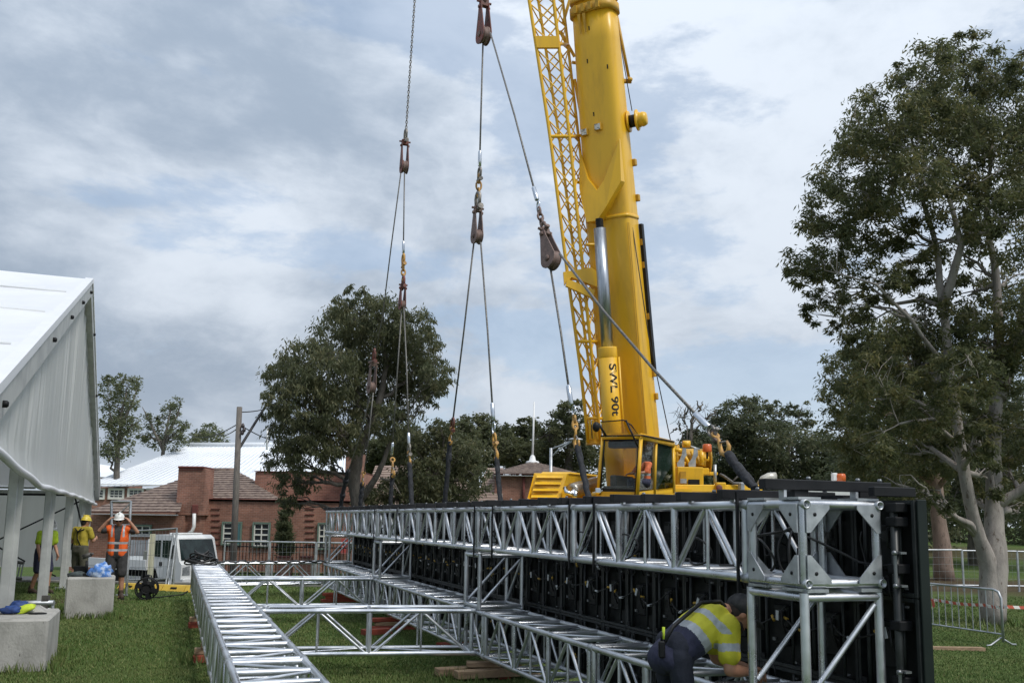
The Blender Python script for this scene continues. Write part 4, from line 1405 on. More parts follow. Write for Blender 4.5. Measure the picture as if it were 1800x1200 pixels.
# ================================================================ MARQUEE
def fabric(name, c1, c2, tr):
    m = bpy.data.materials.new(name); m.use_nodes = True
    nt = NT(m.node_tree); nt.n.clear()
    out = nt.new('ShaderNodeOutputMaterial')
    g = nt.new('ShaderNodeNewGeometry')
    mp = nt.new('ShaderNodeMapping'); mp.inputs['Scale'].default_value = (1, 1, .12)
    nt.l.new(g.outputs['Position'], mp.inputs['Vector'])
    n = nt.ramp(nt.noise(mp.outputs[0], 1.8, 6, .65), .35, .68)
    c = nt.mix(n, c1, c2)
    p = nt.new('ShaderNodeBsdfPrincipled'); p.inputs['Roughness'].default_value = .38
    p.inputs['Specular IOR Level'].default_value = .4
    nt.l.new(c, p.inputs['Base Color'])
    t = nt.new('ShaderNodeBsdfTranslucent'); nt.l.new(c, t.inputs[0])
    mx = nt.new('ShaderNodeMixShader'); mx.inputs[0].default_value = tr
    nt.l.new(p.outputs[0], mx.inputs[1]); nt.l.new(t.outputs[0], mx.inputs[2]); nt.l.new(mx.outputs[0], out.inputs[0])
    return m


GABLE = fabric('gable_pvc', (0.69, 0.71, 0.705), (0.76, 0.775, 0.77), .36)
TWALL = fabric('tent_wall_pvc', (0.78, 0.765, 0.69), (0.72, 0.705, 0.63), .45)
TROOF = fabric('tent_roof_pvc', (0.84, 0.85, 0.87), (0.80, 0.81, 0.84), .12)
TALU = mat('tent_aluminium', (0.42, 0.43, 0.42), (0.54, 0.55, 0.53), rough=.5, metal=.35, scale=3, coord='World')

a_ = radians(1.52)
TG = Vector((-sin(a_), cos(a_), 0))        # along the gable, away from the viewer
TE = Vector((-cos(a_), -sin(a_), 0))       # along the ridge, to the left
T2 = G(99, 1073)
SC, HW, ZE = 2.88, 13.1, 2.43
apx = P(163, 490, 19.5)
ZA = apx.z - .10
tent = thing('marquee', 'large white event marquee with ribbed gable wall and open aluminium post bays', 'tent', T2)


def tpt(s, e, z):
    return T2 + TG * s + TE * (e + .13) + UP * (z - T2.z)


def zr(s):
    return ZA - (ZA - ZE) * abs(s - SC) / HW


LEN = 20.0
for sgn, nm in ((-1, 'roof_panel'), (1, 'roof_panel')):
    def fn(u, v, sgn=sgn):
        s = SC + sgn * HW * u
        sagb = -.16 * abs(sin(pi * u * 4.0)) ** .6 * (1 if v > 0.001 else .4) + .02 * sin(u * 40)
        return tpt(s, LEN * v - .04, zr(s) + .10 + sagb * min(1, v * 12))
    MB().grid(fn, 48, 20).build(nm, TROOF, tent)
for u in (.25, .5, .75):
    for sg in (-1, 1):
        s = SC + sg * HW * u
        MB().tube(tpt(s, .1, zr(s) + .105), tpt(s, LEN - .1, zr(s) + .105), .016, n=6).build('roof_seam', PVC, tent)
# gable rafters with a pale keder strip on top
for sgn in (-1, 1):
    A, B = tpt(SC + sgn * (HW + .15), 0, zr(SC + sgn * (HW + .15))), tpt(SC, 0, ZA)
    d_ = (B - A).normalized(); nrm = TE.cross(d_); nrm = nrm if nrm.z > 0 else -nrm
    MB().prism([A + nrm * .02, A - nrm * .26, B - nrm * .26, B + nrm * .02], -TE * .13).build('rafter', TALU, tent)
    MB().prism([A + nrm * .125, A + nrm * .023, B + nrm * .023, B + nrm * .125], -TE * .15).build('keder_strip', TROOF, tent)
    # bolt heads
    for t in ((.10, .42, .62, .80, .96) if sgn < 0 else (.85, .6)):
        q = A.lerp(B, t) - nrm * .13 - TE * .13
        MB().lathe(q, -TE, [(0, .034), (.035, .034), (.05, .02)], 8).build('bolt', BLACK, tent)


# pleated gable sheet
def hemz(s):
    return 2.07 + max(0.0, -4.0 - s) * .045 - max(0, s - 6) * .008 + .010 * sin(s * 2.1)


def gable(u, v):
    s = SC - HW + .1 + (2 * HW - .2) * u
    top = zr(s) - .22
    bot = min(hemz(s), top - .04)
    z = bot + (top - bot) * v
    w = (1.0 + .5 * sin(s * .7)) * (.018 * sin(s * 9.0 + .6 * sin(s * 2.7)) + .013 * sin(s * 21 + 1.3 * sin(s * 3.3)) + .010 * sin(s * 35 + z * .4)) * min(1, .25 + 1.3 * v)
    roll = .05 * math.exp(-((z - bot) / .16) ** 2)
    return tpt(s, -.02 - w - roll + .04, z)


MB().grid(gable, 520, 14).build('gable_sheet', GABLE, tent)
hm = MB()
pts = [tpt(s, -.05, min(hemz(s), zr(s) - .27)) for s in np.arange(SC - HW + .1, SC + HW, .3)]
hm.path(pts, .045, 8); hm.build('rolled_hem', TROOF, tent)
for s in (-5.2, 0.0, 5.3, 10.6):
    c = tpt(s, .12, 0)
    mb = MB(); z1 = zr(s) - .2
    mb.box(tpt(s, .14, z1 / 2), (.10, .11, z1), 0, ax=(TG, TE, UP), bev=.01); pst = mb.build('post', TALU, tent)
    mb = MB()
    mb.box(tpt(s, .055, z1 / 2), (.035, .06, z1 - .02), 0, ax=(TG, TE, UP)); mb.build('post_keder', TALU, pst)
    mb = MB(); mb.box(tpt(s, .14, .02), (.36, .3, .03), 0, ax=(TG, TE, UP)); mb.build('base_plate', GALV, pst)
for s in (SC - HW + .1, SC + HW - .1):
    for e in (0.2, 5, 10, 15, 19.8):
        mb = MB(); mb.box(tpt(s, e, ZE / 2), (.14, .24, ZE - .1), 0, ax=(TG, TE, UP), bev=.012); mb.build('post', TALU, tent)
for s in (SC - HW + .1, SC + HW - .1):
    mb = MB(); mb.box(tpt(s, LEN / 2, ZE - .1), (.12, LEN, .16), 0, ax=(TG, TE, UP)); mb.build('eave_rail', TALU, tent)
for u in (.25, .5, .75):
    for sg in (-1, 1):
        s = SC + sg * HW * u
        mb = MB(); mb.box(tpt(s, LEN / 2, zr(s) - .12), (.08, LEN, .10), 0, ax=(TG, TE, UP)); mb.build('purlin', TALU, tent)
for e in (5, 10, 15):
    for sg in (-1, 1):
        A, B = tpt(SC + sg * HW, e, ZE - .15), tpt(SC, e, ZA - .15)
        d_ = (B - A).normalized(); nrm = TE.cross(d_)
        MB().prism([A, A + nrm * .24, B + nrm * .24, B], -TE * .1).build('rafter', TALU, tent)


def wallsheet(p0, p1, z0, z1, nm):
    p0 = Vector(p0); p1 = Vector(p1); L = (p1 - p0).length; nrm = (p1 - p0).cross(UP).normalized()

    def fn(u, v):
        q = p0.lerp(p1, u)
        return q + UP * (z0 + (z1 - z0) * v) + nrm * (.03 * sin(u * L * 3.0) + .02 * sin(u * L * 9 + v * 2))
    MB().grid(fn, int(L * 8), 6).build(nm, TWALL, tent)


wallsheet(tpt(SC + HW + .05, 0.3, 0), tpt(SC + HW + .05, LEN, 0), -.05, ZE, 'side_sheet')
wallsheet(tpt(SC - HW, LEN, 0), tpt(SC + HW, LEN, 0), -.05, ZA - 1, 'end_sheet')
# wind bracing on the far side
for (x0, y0, x1, y1, D) in ((-30, 961, 146, 878, 27.6), (-20, 952, 44, 986, 27.6), (70, 1000, 98, 1012, 27.6), (130, 866, 146, 930, 24.5)):
    rod('brace_cable', P(x0, y0, D), P(x1, y1, D), .022, BLACK, tent, 6)
rod('inner_rail', P(-60, 868, 28), P(118, 869, 28), .035, BLACK, tent, 6)
rod('inner_rail', P(-60, 855, 22), P(62, 857, 22), .03, TALU, tent, 6)

# ---- items at the tent
dark = mat('dark_metal', (0.08, 0.075, 0.07), (0.16, 0.15, 0.14), rough=.6, metal=.4, scale=9, coord='World')
o = thing('metal_rack', 'small tilted metal rack with slanted bars leaning inside the tent', 'rack', G(22, 1016))
D = 22.0
MB().tube(P(17, 986, D), P(42, 989, D), .035, n=8).build('top_rail', dark, o)
MB().tube(P(5, 1012, D), P(38, 1017, D), .035, n=8).build('bottom_rail', dark, o)
for k in range(6):
    rod('bar', P(18 + 4.6 * k, 986 + .6 * k, D), P(7 + 5.8 * k, 1012 + .9 * k, D), .016, GALV, o, 6)
o = thing('ground_barrier', 'low aluminium frame lying on the ground behind the nearest concrete block', 'frame', G(40, 1078))
D = 14.2
MB().tube(P(-20, 1061, D), P(95, 1059, D), .04, n=8).build('top_rail', GALV, o)
MB().tube(P(-20, 1072, D), P(92, 1070, D), .02, n=8).build('lower_rail', GALV, o)
for x in (5, 30, 54, 78, 92):
    rod('leg', P(x, 1059, D), P(x + 1, 1086, D), .025, GALV, o, 6)
mb = MB(); mb.box(P(80, 1058, D), (.10, .06, .20), 0, ax=AX); mb.build('bracket', dark, o)

# ---- concrete ballast blocks


def conc_block(label, c, w, d, h, rz_, knobs):
    rt = Matrix.Rotation(rz_, 3, 'Z')
    ax = (rt.col[0], rt.col[1], UP)
    root = thing('concrete_block', label, 'concrete block', c, 0, 'concrete ballast blocks at the tent')
    mb = MB(); mb.box(Vector(c) + UP * (h / 2 - .01), (w, d, h + .02), 0, ax=ax, bev=.025)
    mb.build('block', CONC, root)
    for (u, v) in knobs:
        q = Vector(c) + ax[0] * u + ax[1] * v + UP * h
        t = [(-.24, -.24), (.24, -.24), (.24, .24), (-.24, .24)]
        mb = MB()
        vs = [q + ax[0] * x + ax[1] * y - UP * .01 for x, y in t] + [q + ax[0] * x * .62 + ax[1] * y * .62 + UP * .06 for x, y in t]
        mb.add(vs, [(0, 1, 5, 4), (1, 2, 6, 5), (2, 3, 7, 6), (3, 0, 4, 7), (4, 5, 6, 7)])
        mb.build('knob', CONC, root)
    return root


# near block: front right bottom corner at (80,1180)
nb = Vector((-1.11, 11.56, 0))
conc_block('nearest concrete block at the left edge, gloves on its top', nb + Vector((-.62, .62, 0)), 1.22, 1.24, .56, 0.0, ((-.34, .10), (.26, .24)))
fbL, fbR = G(117, 1086), G(192, 1088)
n_ = ((fbL + fbR) / 2).normalized(); n_.z = 0; n_ = (n_ * .93 + FWD * .07).normalized(); t_ = Vector((n_.y, -n_.x, 0))
fw_ = (fbR - fbL).length
conc_block('concrete block at the second tent post with a blue bag on top', (fbL + fbR) / 2 + n_ * .38, fw_, .76, .66, math.atan2(t_.y, t_.x), ())
# raised grass round the blocks


def crumple(name, c, r, m, label, cat, seed, amp=.25, parent=None, rot=None, n=22):
    mb = MB(); mb.ellipsoid((0, 0, 0), (1, 1, 1), n=n, m=n // 2)
    vs = []
    for v in mb.v:
        q = Vector(v)
        k = noise.noise(q * 2.3 + Vector((seed, 0, 0))) * amp + noise.noise(q * 5.5 + Vector((0, seed, 0))) * amp * .5
        q = q * (1 + k)
        q = Vector((q.x * r[0], q.y * r[1], max(q.z, -.55) * r[2]))
        if rot is not None:
            q = rot @ q
        vs.append(tuple(Vector(c) + q))
    mb.v = vs
    o = mb.build(name, m, parent)
    if label:
        tag(o, label, cat)
    return o


BLUE = mat('glove_blue', (0.02, 0.06, 0.22), (0.015, 0.035, 0.12), rough=.7, scale=16, coord='World')
HIVY = mat('hivis_yellow', (0.52, 0.66, 0.04), (0.46, 0.58, 0.035), rough=.75, scale=14, coord='World')
BAGB = mat('plastic_bag_blue', (0.10, 0.24, 0.60), (0.45, 0.55, 0.72), rough=.3, scale=9, coord='World', detail=3, lo=.46, hi=.6)
top1 = .56
cb = thing('work_gloves', 'blue and hi-vis yellow work gloves bundled on the nearest concrete block', 'gloves', P(30, 1074, 11.4))
crumple('blue_glove', P(22, 1072, 10.9), (.12, .09, .055), BLUE, None, None, 1, .35, cb)
crumple('yellow_glove', P(44, 1071, 10.95), (.11, .07, .055), HIVY, None, None, 4, .3, cb, Matrix.Rotation(-.4, 3, 'Y'))
crumple('blue_glove', P(34, 1064, 11.05), (.10, .08, .06), BLUE, None, None, 7, .35, cb)
hs_ = MB(); hp = P(66, 1078, 10.95)
hs_.path([hp + RGT * (.09 * cos(t)) + FWD * (.07 * sin(t)) + UP * .0 for t in np.linspace(0, 2 * pi, 15)[:-1]], .012, 6, closed=True)
tag(hs_.build('strap_loop', BLACK), 'black strap loop lying beside the gloves on the nearest block', 'strap')
D = 15.95
tag(crumple('plastic_bag', P(178, 1006, D), (.17, .15, .15), BAGB, None, None, 11, .4, None, n=30), 'crumpled blue plastic bag on the concrete block', 'bag')
tag(crumple('cloth_bundle', P(137, 1010, D), (.16, .12, .06), mat('grey_cloth', (.07, .09, .09), (.04, .05, .055), rough=.9, scale=20, coord='World'), None, None, 15, .35, None), 'grey green cloth bundle left of the blue bag', 'cloth')
dr = thing('power_drill', 'dark cordless drill standing on its battery on the concrete block', 'power drill', P(152, 1012, D))
mb = MB(); mb.box(P(152, 1010, D), (.09, .12, .06), 0, ax=AX, bev=.01); mb.build('battery', BLACK, dr)
mb = MB(); mb.tube(P(152, 1006, D), P(153, 985, D), .026, .022, 10); mb.build('handle', BLACK, dr)
mb = MB(); mb.tube(P(146, 978, D), P(160, 974, D), .042, .038, 12); mb.tube(P(160, 974, D), P(164, 972, D), .025, .015, 10); mb.build('motor_body', dark, dr)
tb2 = thing('tool_case', 'black open tool case behind the grey cloth on the concrete block', 'tool case', P(140, 1004, D + .2))
mb = MB(); mb.box(P(141, 1008, D + .2), (.22, .16, .05), 0, ax=AX, bev=.01); mb.build('tray', BLACK, tb2)
mb = MB(); mb.box(P(141, 1001, D + .3), (.22, .02, .13), 0, ax=AX, bev=.006); mb.build('lid', BLACK, tb2)

# ---- aluminium ladder frame standing by the man
o = thing('truss_ladder', 'tall aluminium ladder frame standing behind the man in the orange vest', 'frame', G(212, 1046))
D = 19.9
for (x0, y0, x1, y1) in ((196, 1036, 196, 880), (222, 1044, 230, 880)):
    rod('upright', P(x0, y0, D), P(x1, y1, D), .027, ALU, o)
rod('rail', P(196, 881, D), P(230, 881, D), .026, ALU, o)
rod('rail', P(204, 1046, D), P(225, 1046, D), .026, ALU, o)
rod('brace', P(203, 910, D), P(229, 884, D), .014, ALU, o)
for y in (922, 934, 946, 1000):
    rod('rung', P(196, y, D), P(227 - (y - 900) * .03, y, D), .013, ALU, o, 8)

# ---- cable reel
rc = P(258, 1037, 19.3); rc.z = .225
ar = (-FWD * .97 + RGT * .24).normalized(); sr = ar.cross(UP).normalized()
o = thing('cable_reel', 'black cable reel standing on the lawn by the left truss', 'cable reel', (rc.x, rc.y, 0))
for k in (-1, 1):
    mb = MB()
    mb.path([rc + ar * .10 * k + (sr * cos(t) + UP * sin(t)) * .212 for t in np.linspace(0, 2 * pi, 25)[:-1]], .013, 6, closed=True)
    mb.path([rc + ar * .10 * k + (sr * cos(t) + UP * sin(t)) * .095 for t in np.linspace(0, 2 * pi, 17)[:-1]], .012, 6, closed=True)
    for j in range(6):
        t = j * pi / 3 + .3
        a = rc + ar * .10 * k
        v1 = (sr * cos(t) + UP * sin(t)); v2 = v1.cross(ar)
        mb.prism([a + v1 * .09 - v2 * .035, a + v1 * .09 + v2 * .035, a + v1 * .205 + v2 * .045, a + v1 * .205 - v2 * .045], ar * .012)
    mb.build('flange', BLACK, o)
mb = MB(); mb.lathe(rc - ar * .09, ar, [(0, .06), (0, .13), (.02, .145), (.06, .135), (.10, .15), (.14, .138), (.18, .14), (.18, .06)], 20); mb.build('wound_cable', RUBBER, o)
mb = MB(); mb.path([rc + sr * .12 - ar * .14 - UP * .19, rc - ar * .14 + UP * .25 + sr * .05, rc - ar * .14 + UP * .25 - sr * .05, rc - sr * .12 - ar * .14 - UP * .19], .014, 6); mb.build('stand', BLACK, o)
mb = MB(); mb.box(rc + UP * .25, (.07, .10, .05), 0, ax=(sr, ar, UP), bev=.01); mb.build('handle', BLACK, o)
cab = MB(); p0 = G(360, 1034)
cab.path([rc + sr * .1 - UP * .2, G(285, 1050) + UP * .02, G(320, 1046) + UP * .02, G(345, 1030) + UP * .02], .012, 5)
tag(cab.build('loose_cable', RUBBER), 'black cable trailing over the grass from the reel to the left truss', 'cable')
# ================================================================ TRUSSES
RC, RP, RT, RD = .0255, .0235, .0125, .0155      # chord, post, thin upright, diagonal radii
ZT, ZB = .714 - RC, .222 + RC                    # chord axes of the ground trusses


def truss(name, label, A, B, side, w, zt, zb, nseg, nbay, group, gap=.045, faces=('a', 'b', 'top', 'bot'), rungs=2, n=10, plates=True):
    """box truss from A to B (points on face 'a'); `side` = unit vector from face a to face b"""
    A = Vector((A[0], A[1], 0)); B = Vector((B[0], B[1], 0)); side = Vector(side)
    L = (B - A).length; t = (B - A).normalized()
    root = thing(name, label, 'truss', A + UP * zb, 0, group)

    def q(s, f, z):
        return A + t * s + side * (w * f) + UP * z
    for f in (0, 1):
        for z in (zt, zb):
            rod('chord', q(0, f, z), q(L, f, z), RC, ALU, root, 12)
    sl = L / nseg
    for i in range(nseg):
        s0, s1 = i * sl + gap, (i + 1) * sl - gap
        bl_ = (s1 - s0) / nbay
        for f in (0, 1):
            for k in range(nbay + 1):
                s = s0 + k * bl_
                rod('post', q(s, f, zt), q(s, f, zb), RP, ALU, root, n)
                if k < nbay:
                    m = s + bl_ / 2
                    rod('upright', q(m, f, zt), q(m, f, zb), RT, ALU, root, 8)
                    rod('brace', q(m - .03, f, zt - RC), q(s + .05, f, zb + RC * .6), RD, ALU, root, 8)
                    rod('brace', q(m + .03, f, zt - RC), q(s + bl_ - .05, f, zb + RC * .6), RD, ALU, root, 8)
        for z, nm in ((zt, 'top'), (zb, 'bot')):
            nr = nbay * rungs
            dz = (s1 - s0) / nr
            for k in range(nr + 1):
                s = s0 + k * dz
                rod('rung', q(s, 0, z), q(s, 1, z), RP if k % rungs == 0 else RP * .9, ALU, root, n)
                if k < nr:
                    a, b = (0, 1) if k % 2 == 0 else (1, 0)
                    rod('brace', q(s + .03, a, z), q(s + dz - .03, b, z), RT, ALU, root, 8)
    if plates:
        for i in range(nseg + 1):
            s = min(max(i * sl, .02), L - .02)
            for f in (0, 1):
                for z in (zt, zb):
                    sg = 1 if z == zt else -1
                    rod('coupler', q(s - .035, f, z), q(s + .035, f, z), RC * 1.25, ALU2, root, 10)
    return root


XF = 3.30            # front face of the screen-side trusses
YN, YB, YF = 4.36, 4.86, 20.75
W = .50
SX = Vector((1, 0, 0))
SY = Vector((0, 1, 0))
# long trusses
upT, upB = 1.835 - RC, 1.352 + RC
truss('aluminium_truss', 'upper aluminium box truss carrying the black header beams', (XF, YB), (XF, YF), SX, W, upT, upB, 6, 3, 'long aluminium trusses')
truss('aluminium_truss', 'lower aluminium truss on the ground along the foot of the screen wall', (XF, YN), (XF, YF), SX, W, ZT, ZB, 6, 3, 'long aluminium trusses')
ZTL, ZBL = .74 - RC, .235 + RC
LA, LB = Vector((.475 - .030, 4.2, 0)), Vector((.572, 19.85, 0))
tl = (LB - LA).normalized(); sdl = Vector((tl.y, -tl.x, 0))
truss('aluminium_truss', 'long aluminium truss lying on the grass at the left, seen end on from above', (LA.x, LA.y), (LB.x, LB.y), sdl, .5, ZTL, ZBL, 6, 3, 'long aluminium trusses')

# cross trusses between left and right ground trusses
for k, (pl, pr, lab) in enumerate([((458, 1071.5), (843, 1075), 'nearest cross truss between the two ground trusses'),
                                   ((404, 1016), (661, 1018.5), 'middle cross truss between the two ground trusses'),
                                   ((388, 989), (577, 989.5), 'farthest cross truss, with black cable draped over it')]):
    a = G(*pl, z=ZTL); b = G(*pr, z=ZT)
    bx_ = XF - .02
    b = a + (b - a) * ((bx_ - a.x) / (b.x - a.x))
    t = (b - a).normalized(); sd_ = Vector((-t.y, t.x, 0)).normalized()
    truss('cross_truss', lab, (a.x, a.y), (b.x, b.y), sd_, .46, ZT + .012, ZB + .006, 1, 2, 'cross trusses', rungs=1)

# spacer cages between lower and upper truss


def gusset(c, u, v, size, nrm, parent, m=ALU2):
    """triangular corner plate with a drilled hole mark"""
    c = Vector(c); s = size
    tri = [c, c + u * s, c + u * s + v * s * .16, c + u * s * .16 + v * s, c + v * s]
    mb = MB(); mb.prism([p + nrm * .004 for p in tri], nrm * .008)
    pl = mb.build('gusset_plate', m, parent)
    mb = MB(); h = c + u * s * .36 + v * s * .36 + nrm * .0125
    mb.lathe(h, nrm, [(0, .011), (.002, .011)], 10); mb.build('bolt_hole', BLACK, pl)


def cage(label, y0, zb, zt, x0=XF, w=W, d=W, brace=True):
    root = thing('truss_spacer', label, 'truss', (x0, y0, zb), 0, 'short truss spacers under the upper truss')
    c = {(i, j): Vector((x0 + i * w, y0 + j * d, 0)) for i in (0, 1) for j in (0, 1)}
    for p in c.values():
        rod('post', p + UP * zb, p + UP * zt, RC, ALU, root, 12)
    for z in (zb + RC, zt - RC):
        for j in (0, 1):
            rod('rail', c[0, j] + UP * z, c[1, j] + UP * z, RP, ALU, root, 12)
        for i in (0, 1):
            rod('rail', c[i, 0] + UP * z, c[i, 1] + UP * z, RP, ALU, root, 12)
    if brace:
        for j in (0, 1):
            rod('brace', c[0, j] + UP * (zb + .07) + SX * .03, c[1, j] + UP * (zt - .07) - SX * .03, RD, ALU, root, 10)
        rod('brace', c[1, 0] + UP * (zt - .07) + SY * .03, c[1, 1] + UP * (zb + .07) - SY * .03, RD, ALU, root, 10)
    for j in (0, 1):
        for i in (0, 1):
            p = c[i, j]
            slab('foot_plate', p + Vector((.07 * (1 - 2 * i), 0, zt + .012)), (.14, .06, .018), ALU2, root)
    return root


zc0, zc1 = ZT + RC + .008, upB - RC - .024
cage('nearest truss spacer, right beside the bending worker', YN, zc0, zc1)
cage('second truss spacer from the front, above the nearest cross truss', 10.02, zc0, zc1)
cage('third truss spacer from the front, above the middle cross truss', 15.15, zc0, zc1)
cage('farthest truss spacer, at the far end of the screen wall', 20.2, zc0, zc1)

# corner cube at the near end of the upper truss
cc_ = thing('corner_block', 'aluminium corner cube with triangular gusset plates at the near end of the upper truss', 'truss', (XF, YN, upB - RC))
cx = [XF, XF + W]; cy = [YN, YB]
for z in (upT, upB):
    for x in cx:
        rod('tube', (x, cy[0] - .0, z), (x, cy[1] - .005, z), RC, ALU, cc_, 14)
    for y in cy:
        rod('tube', (cx[0], y + (.0 if y == cy[0] else -.03), z), (cx[1], y + (.0 if y == cy[0] else -.03), z), RC * .96, ALU, cc_, 14)
for x in cx:
    for y in (cy[0] + .0, cy[1] - .03):
        rod('post', (x, y, upB), (x, y, upT), RC * .98, ALU, cc_, 14)
# open tube stubs facing the viewer
for z in (upT, upB):
    for x in cx:
        mb = MB(); mb.lathe((x, cy[0] + .005, z), (0, -1, 0), [(0, RC), (.05, RC), (.05, RC * .74), (.004, RC * .74)], 16); mb.build('tube_end', ALU2, cc_)
        mb = MB(); mb.lathe((x, cy[0] - .0, z), (0, -1, 0), [(0, RC * .72), (.012, RC * .72)], 12); mb.build('tube_bore', BLACK, cc_)
GZ = .155
for zz, vz in ((upT, -UP), (upB, UP)):
    y = cy[0]
    gusset((cx[0], y - RC, zz), SX, vz, GZ, -SY, cc_)
    gusset((cx[1], y - RC, zz), -SX, vz, GZ, -SY, cc_)
    gusset((cx[0], cy[1] + RC - .03, zz), SX, vz, GZ, SY, cc_)
    gusset((cx[1], cy[1] + RC - .03, zz), -SX, vz, GZ, SY, cc_)
    for x, n_x in ((cx[0] - RC, -SX), (cx[1] + RC, SX)):
        gusset((x, cy[0], zz), SY, vz, GZ, n_x, cc_)
        gusset((x, cy[1] - .03, zz), -SY, vz, GZ, n_x, cc_)
for x in cx:
    for y in (cy[0] + .06, cy[1] - .12):
        slab('top_plate', (x + (.05 if x == cx[0] else -.05), y + .02, upT + RC + .008), (.15, .17, .014), ALU2, cc_)
        slab('top_plate', (x + (.05 if x == cx[0] else -.05), y + .02, upB - RC - .008), (.15, .17, .014), ALU2, cc_)

# ================================================================ SCREEN WALL
WX = 3.93            # back plane of the panels
ZW0, ZW1 = .22, 1.845
wall = thing('screen_wall', 'long black LED screen wall seen from the back, standing behind the trusses', 'LED screen', (WX, YN - .1, ZW0))
ph = (ZW1 - ZW0) / 3
pw = .5


def panel_mesh(seed):
    g = np.random.default_rng(seed)
    m = MB()
    m.box((0.045, pw / 2, ph / 2), (.03, pw - .004, ph - .004), 0)                  # module face slab
    for y in (.014, pw - .014):
        m.box((.008, y, ph / 2), (.05, .022, ph - .006), 1)                        # side frame
    for z in (.014, ph - .014):
        m.box((.006, pw / 2, z), (.05, pw - .056, .022), 1)
    m.box((.012, pw / 2, ph * .5), (.05, .16, .26), 0, bev=.008)                    # power box
    m.box((-.018, pw / 2, ph * .62), (.012, .10, .06), 1)
    m.tube((-.015, pw * .24, .03), (-.015, pw * .24, ph - .03), .011, n=7, mi=1)      # rear tubes
    m.tube((-.015, pw * .80, .03), (-.015, pw * .80, ph - .03), .014, n=7, mi=1)
    hp = [(-.0, pw / 2 - .07, ph * .5 - .02), (-.05, pw / 2 - .07, ph * .5), (-.05, pw / 2 - .07, ph * .5 + .11), (0, pw / 2 - .07, ph * .5 + .13)]
    m.path(hp, .006, 6, 1)
    for z in (.05, ph - .05):
        m.box((-.025, pw * .86, z), (.03, .05, .03), 2)                            # corner latches
        m.box((-.03, pw * .14, z), (.012, .022, .012), 3)
    m.box((-.02, pw * .62, ph * .32), (.02, .03, .02), 3)
    m.box((.03, pw * .36, ph * .82), (.04, .09, .05), 2)
    return m


PSILV = mat('panel_silver', (.22, .23, .24), rough=.35, metal=.7)
pms = panel_mesh(1).mesh('screen_panel', [PANEL, RAIL, BLACK, PSILV])
npan = int((YF + .2 - (YN - .18)) / pw)
Y0W = YN - .18
for i in range(npan):
    for j in range(3):
        M = Matrix.Translation((WX, Y0W + i * pw, ZW0 + j * ph))
        link_mesh('screen_panel', pms, wall, M)
# near end trim: dark edge strip
mb = MB(); mb.box((WX + .028, Y0W - .008, (ZW0 + ZW1) / 2), (.066, .012, ZW1 - ZW0), 0, bev=.003); mb.build('edge_trim', mat('edge_green', (.006, .011, .010), (.010, .016, .014), rough=.45, scale=4, coord='World', spec=.3), wall)
# big rear post with clamps near the visible end
for yy in (Y0W + .10,):
    mb = MB(); mb.tube((WX - .07, yy, ZW0), (WX - .07, yy, ZW1 - .02), .022, n=12); mb.build('rear_post', RAIL, wall)
    for z in (1.72, 1.46, 1.15, .85, 1.80):
        mb = MB(); mb.box((WX - .05, yy, z), (.09, .085, .055), 0, bev=.006); mb.build('clamp', BLACK, wall)
    for z in (1.46, .82):
        mb = MB()
        mb.box((WX - .10, yy - .03, z), (.018, .014, .16), 0, bev=.003); mb.box((WX - .08, yy - .05, z + .09), (.04, .05, .012), 0); mb.box((WX - .08, yy - .05, z - .09), (.04, .05, .012), 0)
        for zz in (-.09, .09):
            mb.lathe((WX - .11, yy - .05, z + zz), (-1, 0, 0), [(0, .014), (.02, .014), (.025, .008)], 8)
        mb.build('latch', PSILV, wall)
# cables between the panels, with yellow and white plugs
CABM = mat('cable_black', (.014, .014, .015), rough=.45)
PLUGY = mat('plug_yellow', (.55, .34, .05), rough=.5)
PLUGW = mat('plug_white', (.62, .64, .66), rough=.5)
g_ = np.random.default_rng(17)
for i in range(npan):
    for j in range(3):
        y0 = Y0W + i * pw
        if j == 0 and i > 14:
            continue
        z = ZW0 + (j + .0) * ph + (.36 if j == 1 else .30)
        if j == 2:
            z = ZW0 + 2 * ph + .10
        m = MB()
        a = Vector((WX - .03, y0 + .22, z + g_.uniform(-.03, .03))); b = Vector((WX - .03, y0 + .22 + pw, z + g_.uniform(-.03, .03)))
        sag = g_.uniform(.04, .13); out = g_.uniform(.03, .08)
        pts = [a.lerp(b, k / 8) - UP * sag * sin(pi * k / 8) - SX * out * sin(pi * k / 8) for k in range(9)]
        m.path(pts, .0065, 5, 0)
        pk = [Vector((WX - .03, y0 + .16, z - .16)), Vector((WX - .07, y0 + .16, z - .07)), Vector((WX - .06, y0 + .18, z + .01)), a]
        m.path(pk, .0065, 5, 0)
        if g_.random() < .7:
            # a slack vertical loop
            c = Vector((WX - .05, y0 + .33, z + .18)); r = g_.uniform(.05, .09)
            m.path([c + SY * r * .8 * cos(t) + UP * r * 1.4 * sin(t) - SX * .01 * sin(3 * t) for t in np.linspace(2.5, 7.0, 12)], .006, 5, 0)
        co = m.build('cable', CABM, wall)
        for q, mm in ((pts[1], PLUGY), (pts[7], PLUGY), (pts[4], PLUGY if g_.random() < .4 else PLUGW)):
            if g_.random() < .72:
                mb = MB(); dv = Vector(g_.normal(size=3)) * .5 + SY
                dv.normalize()
                mb.tube(q - dv * .022, q + dv * .022, .0105, .0085, 7); mb.build('plug', mm, co)
        if g_.random() < (.62 if j < 2 else .35):
            mb = MB(); q = pk[1] + Vector((-.015, .03, .05))
            rt = Matrix.Rotation(g_.uniform(-.6, .6), 3, 'X')
            mb.box(q, (.004, .028, .062), 0, ax=(rt @ SX, rt @ SY, rt @ UP)); mb.build('label_tag', PLUGW, co)
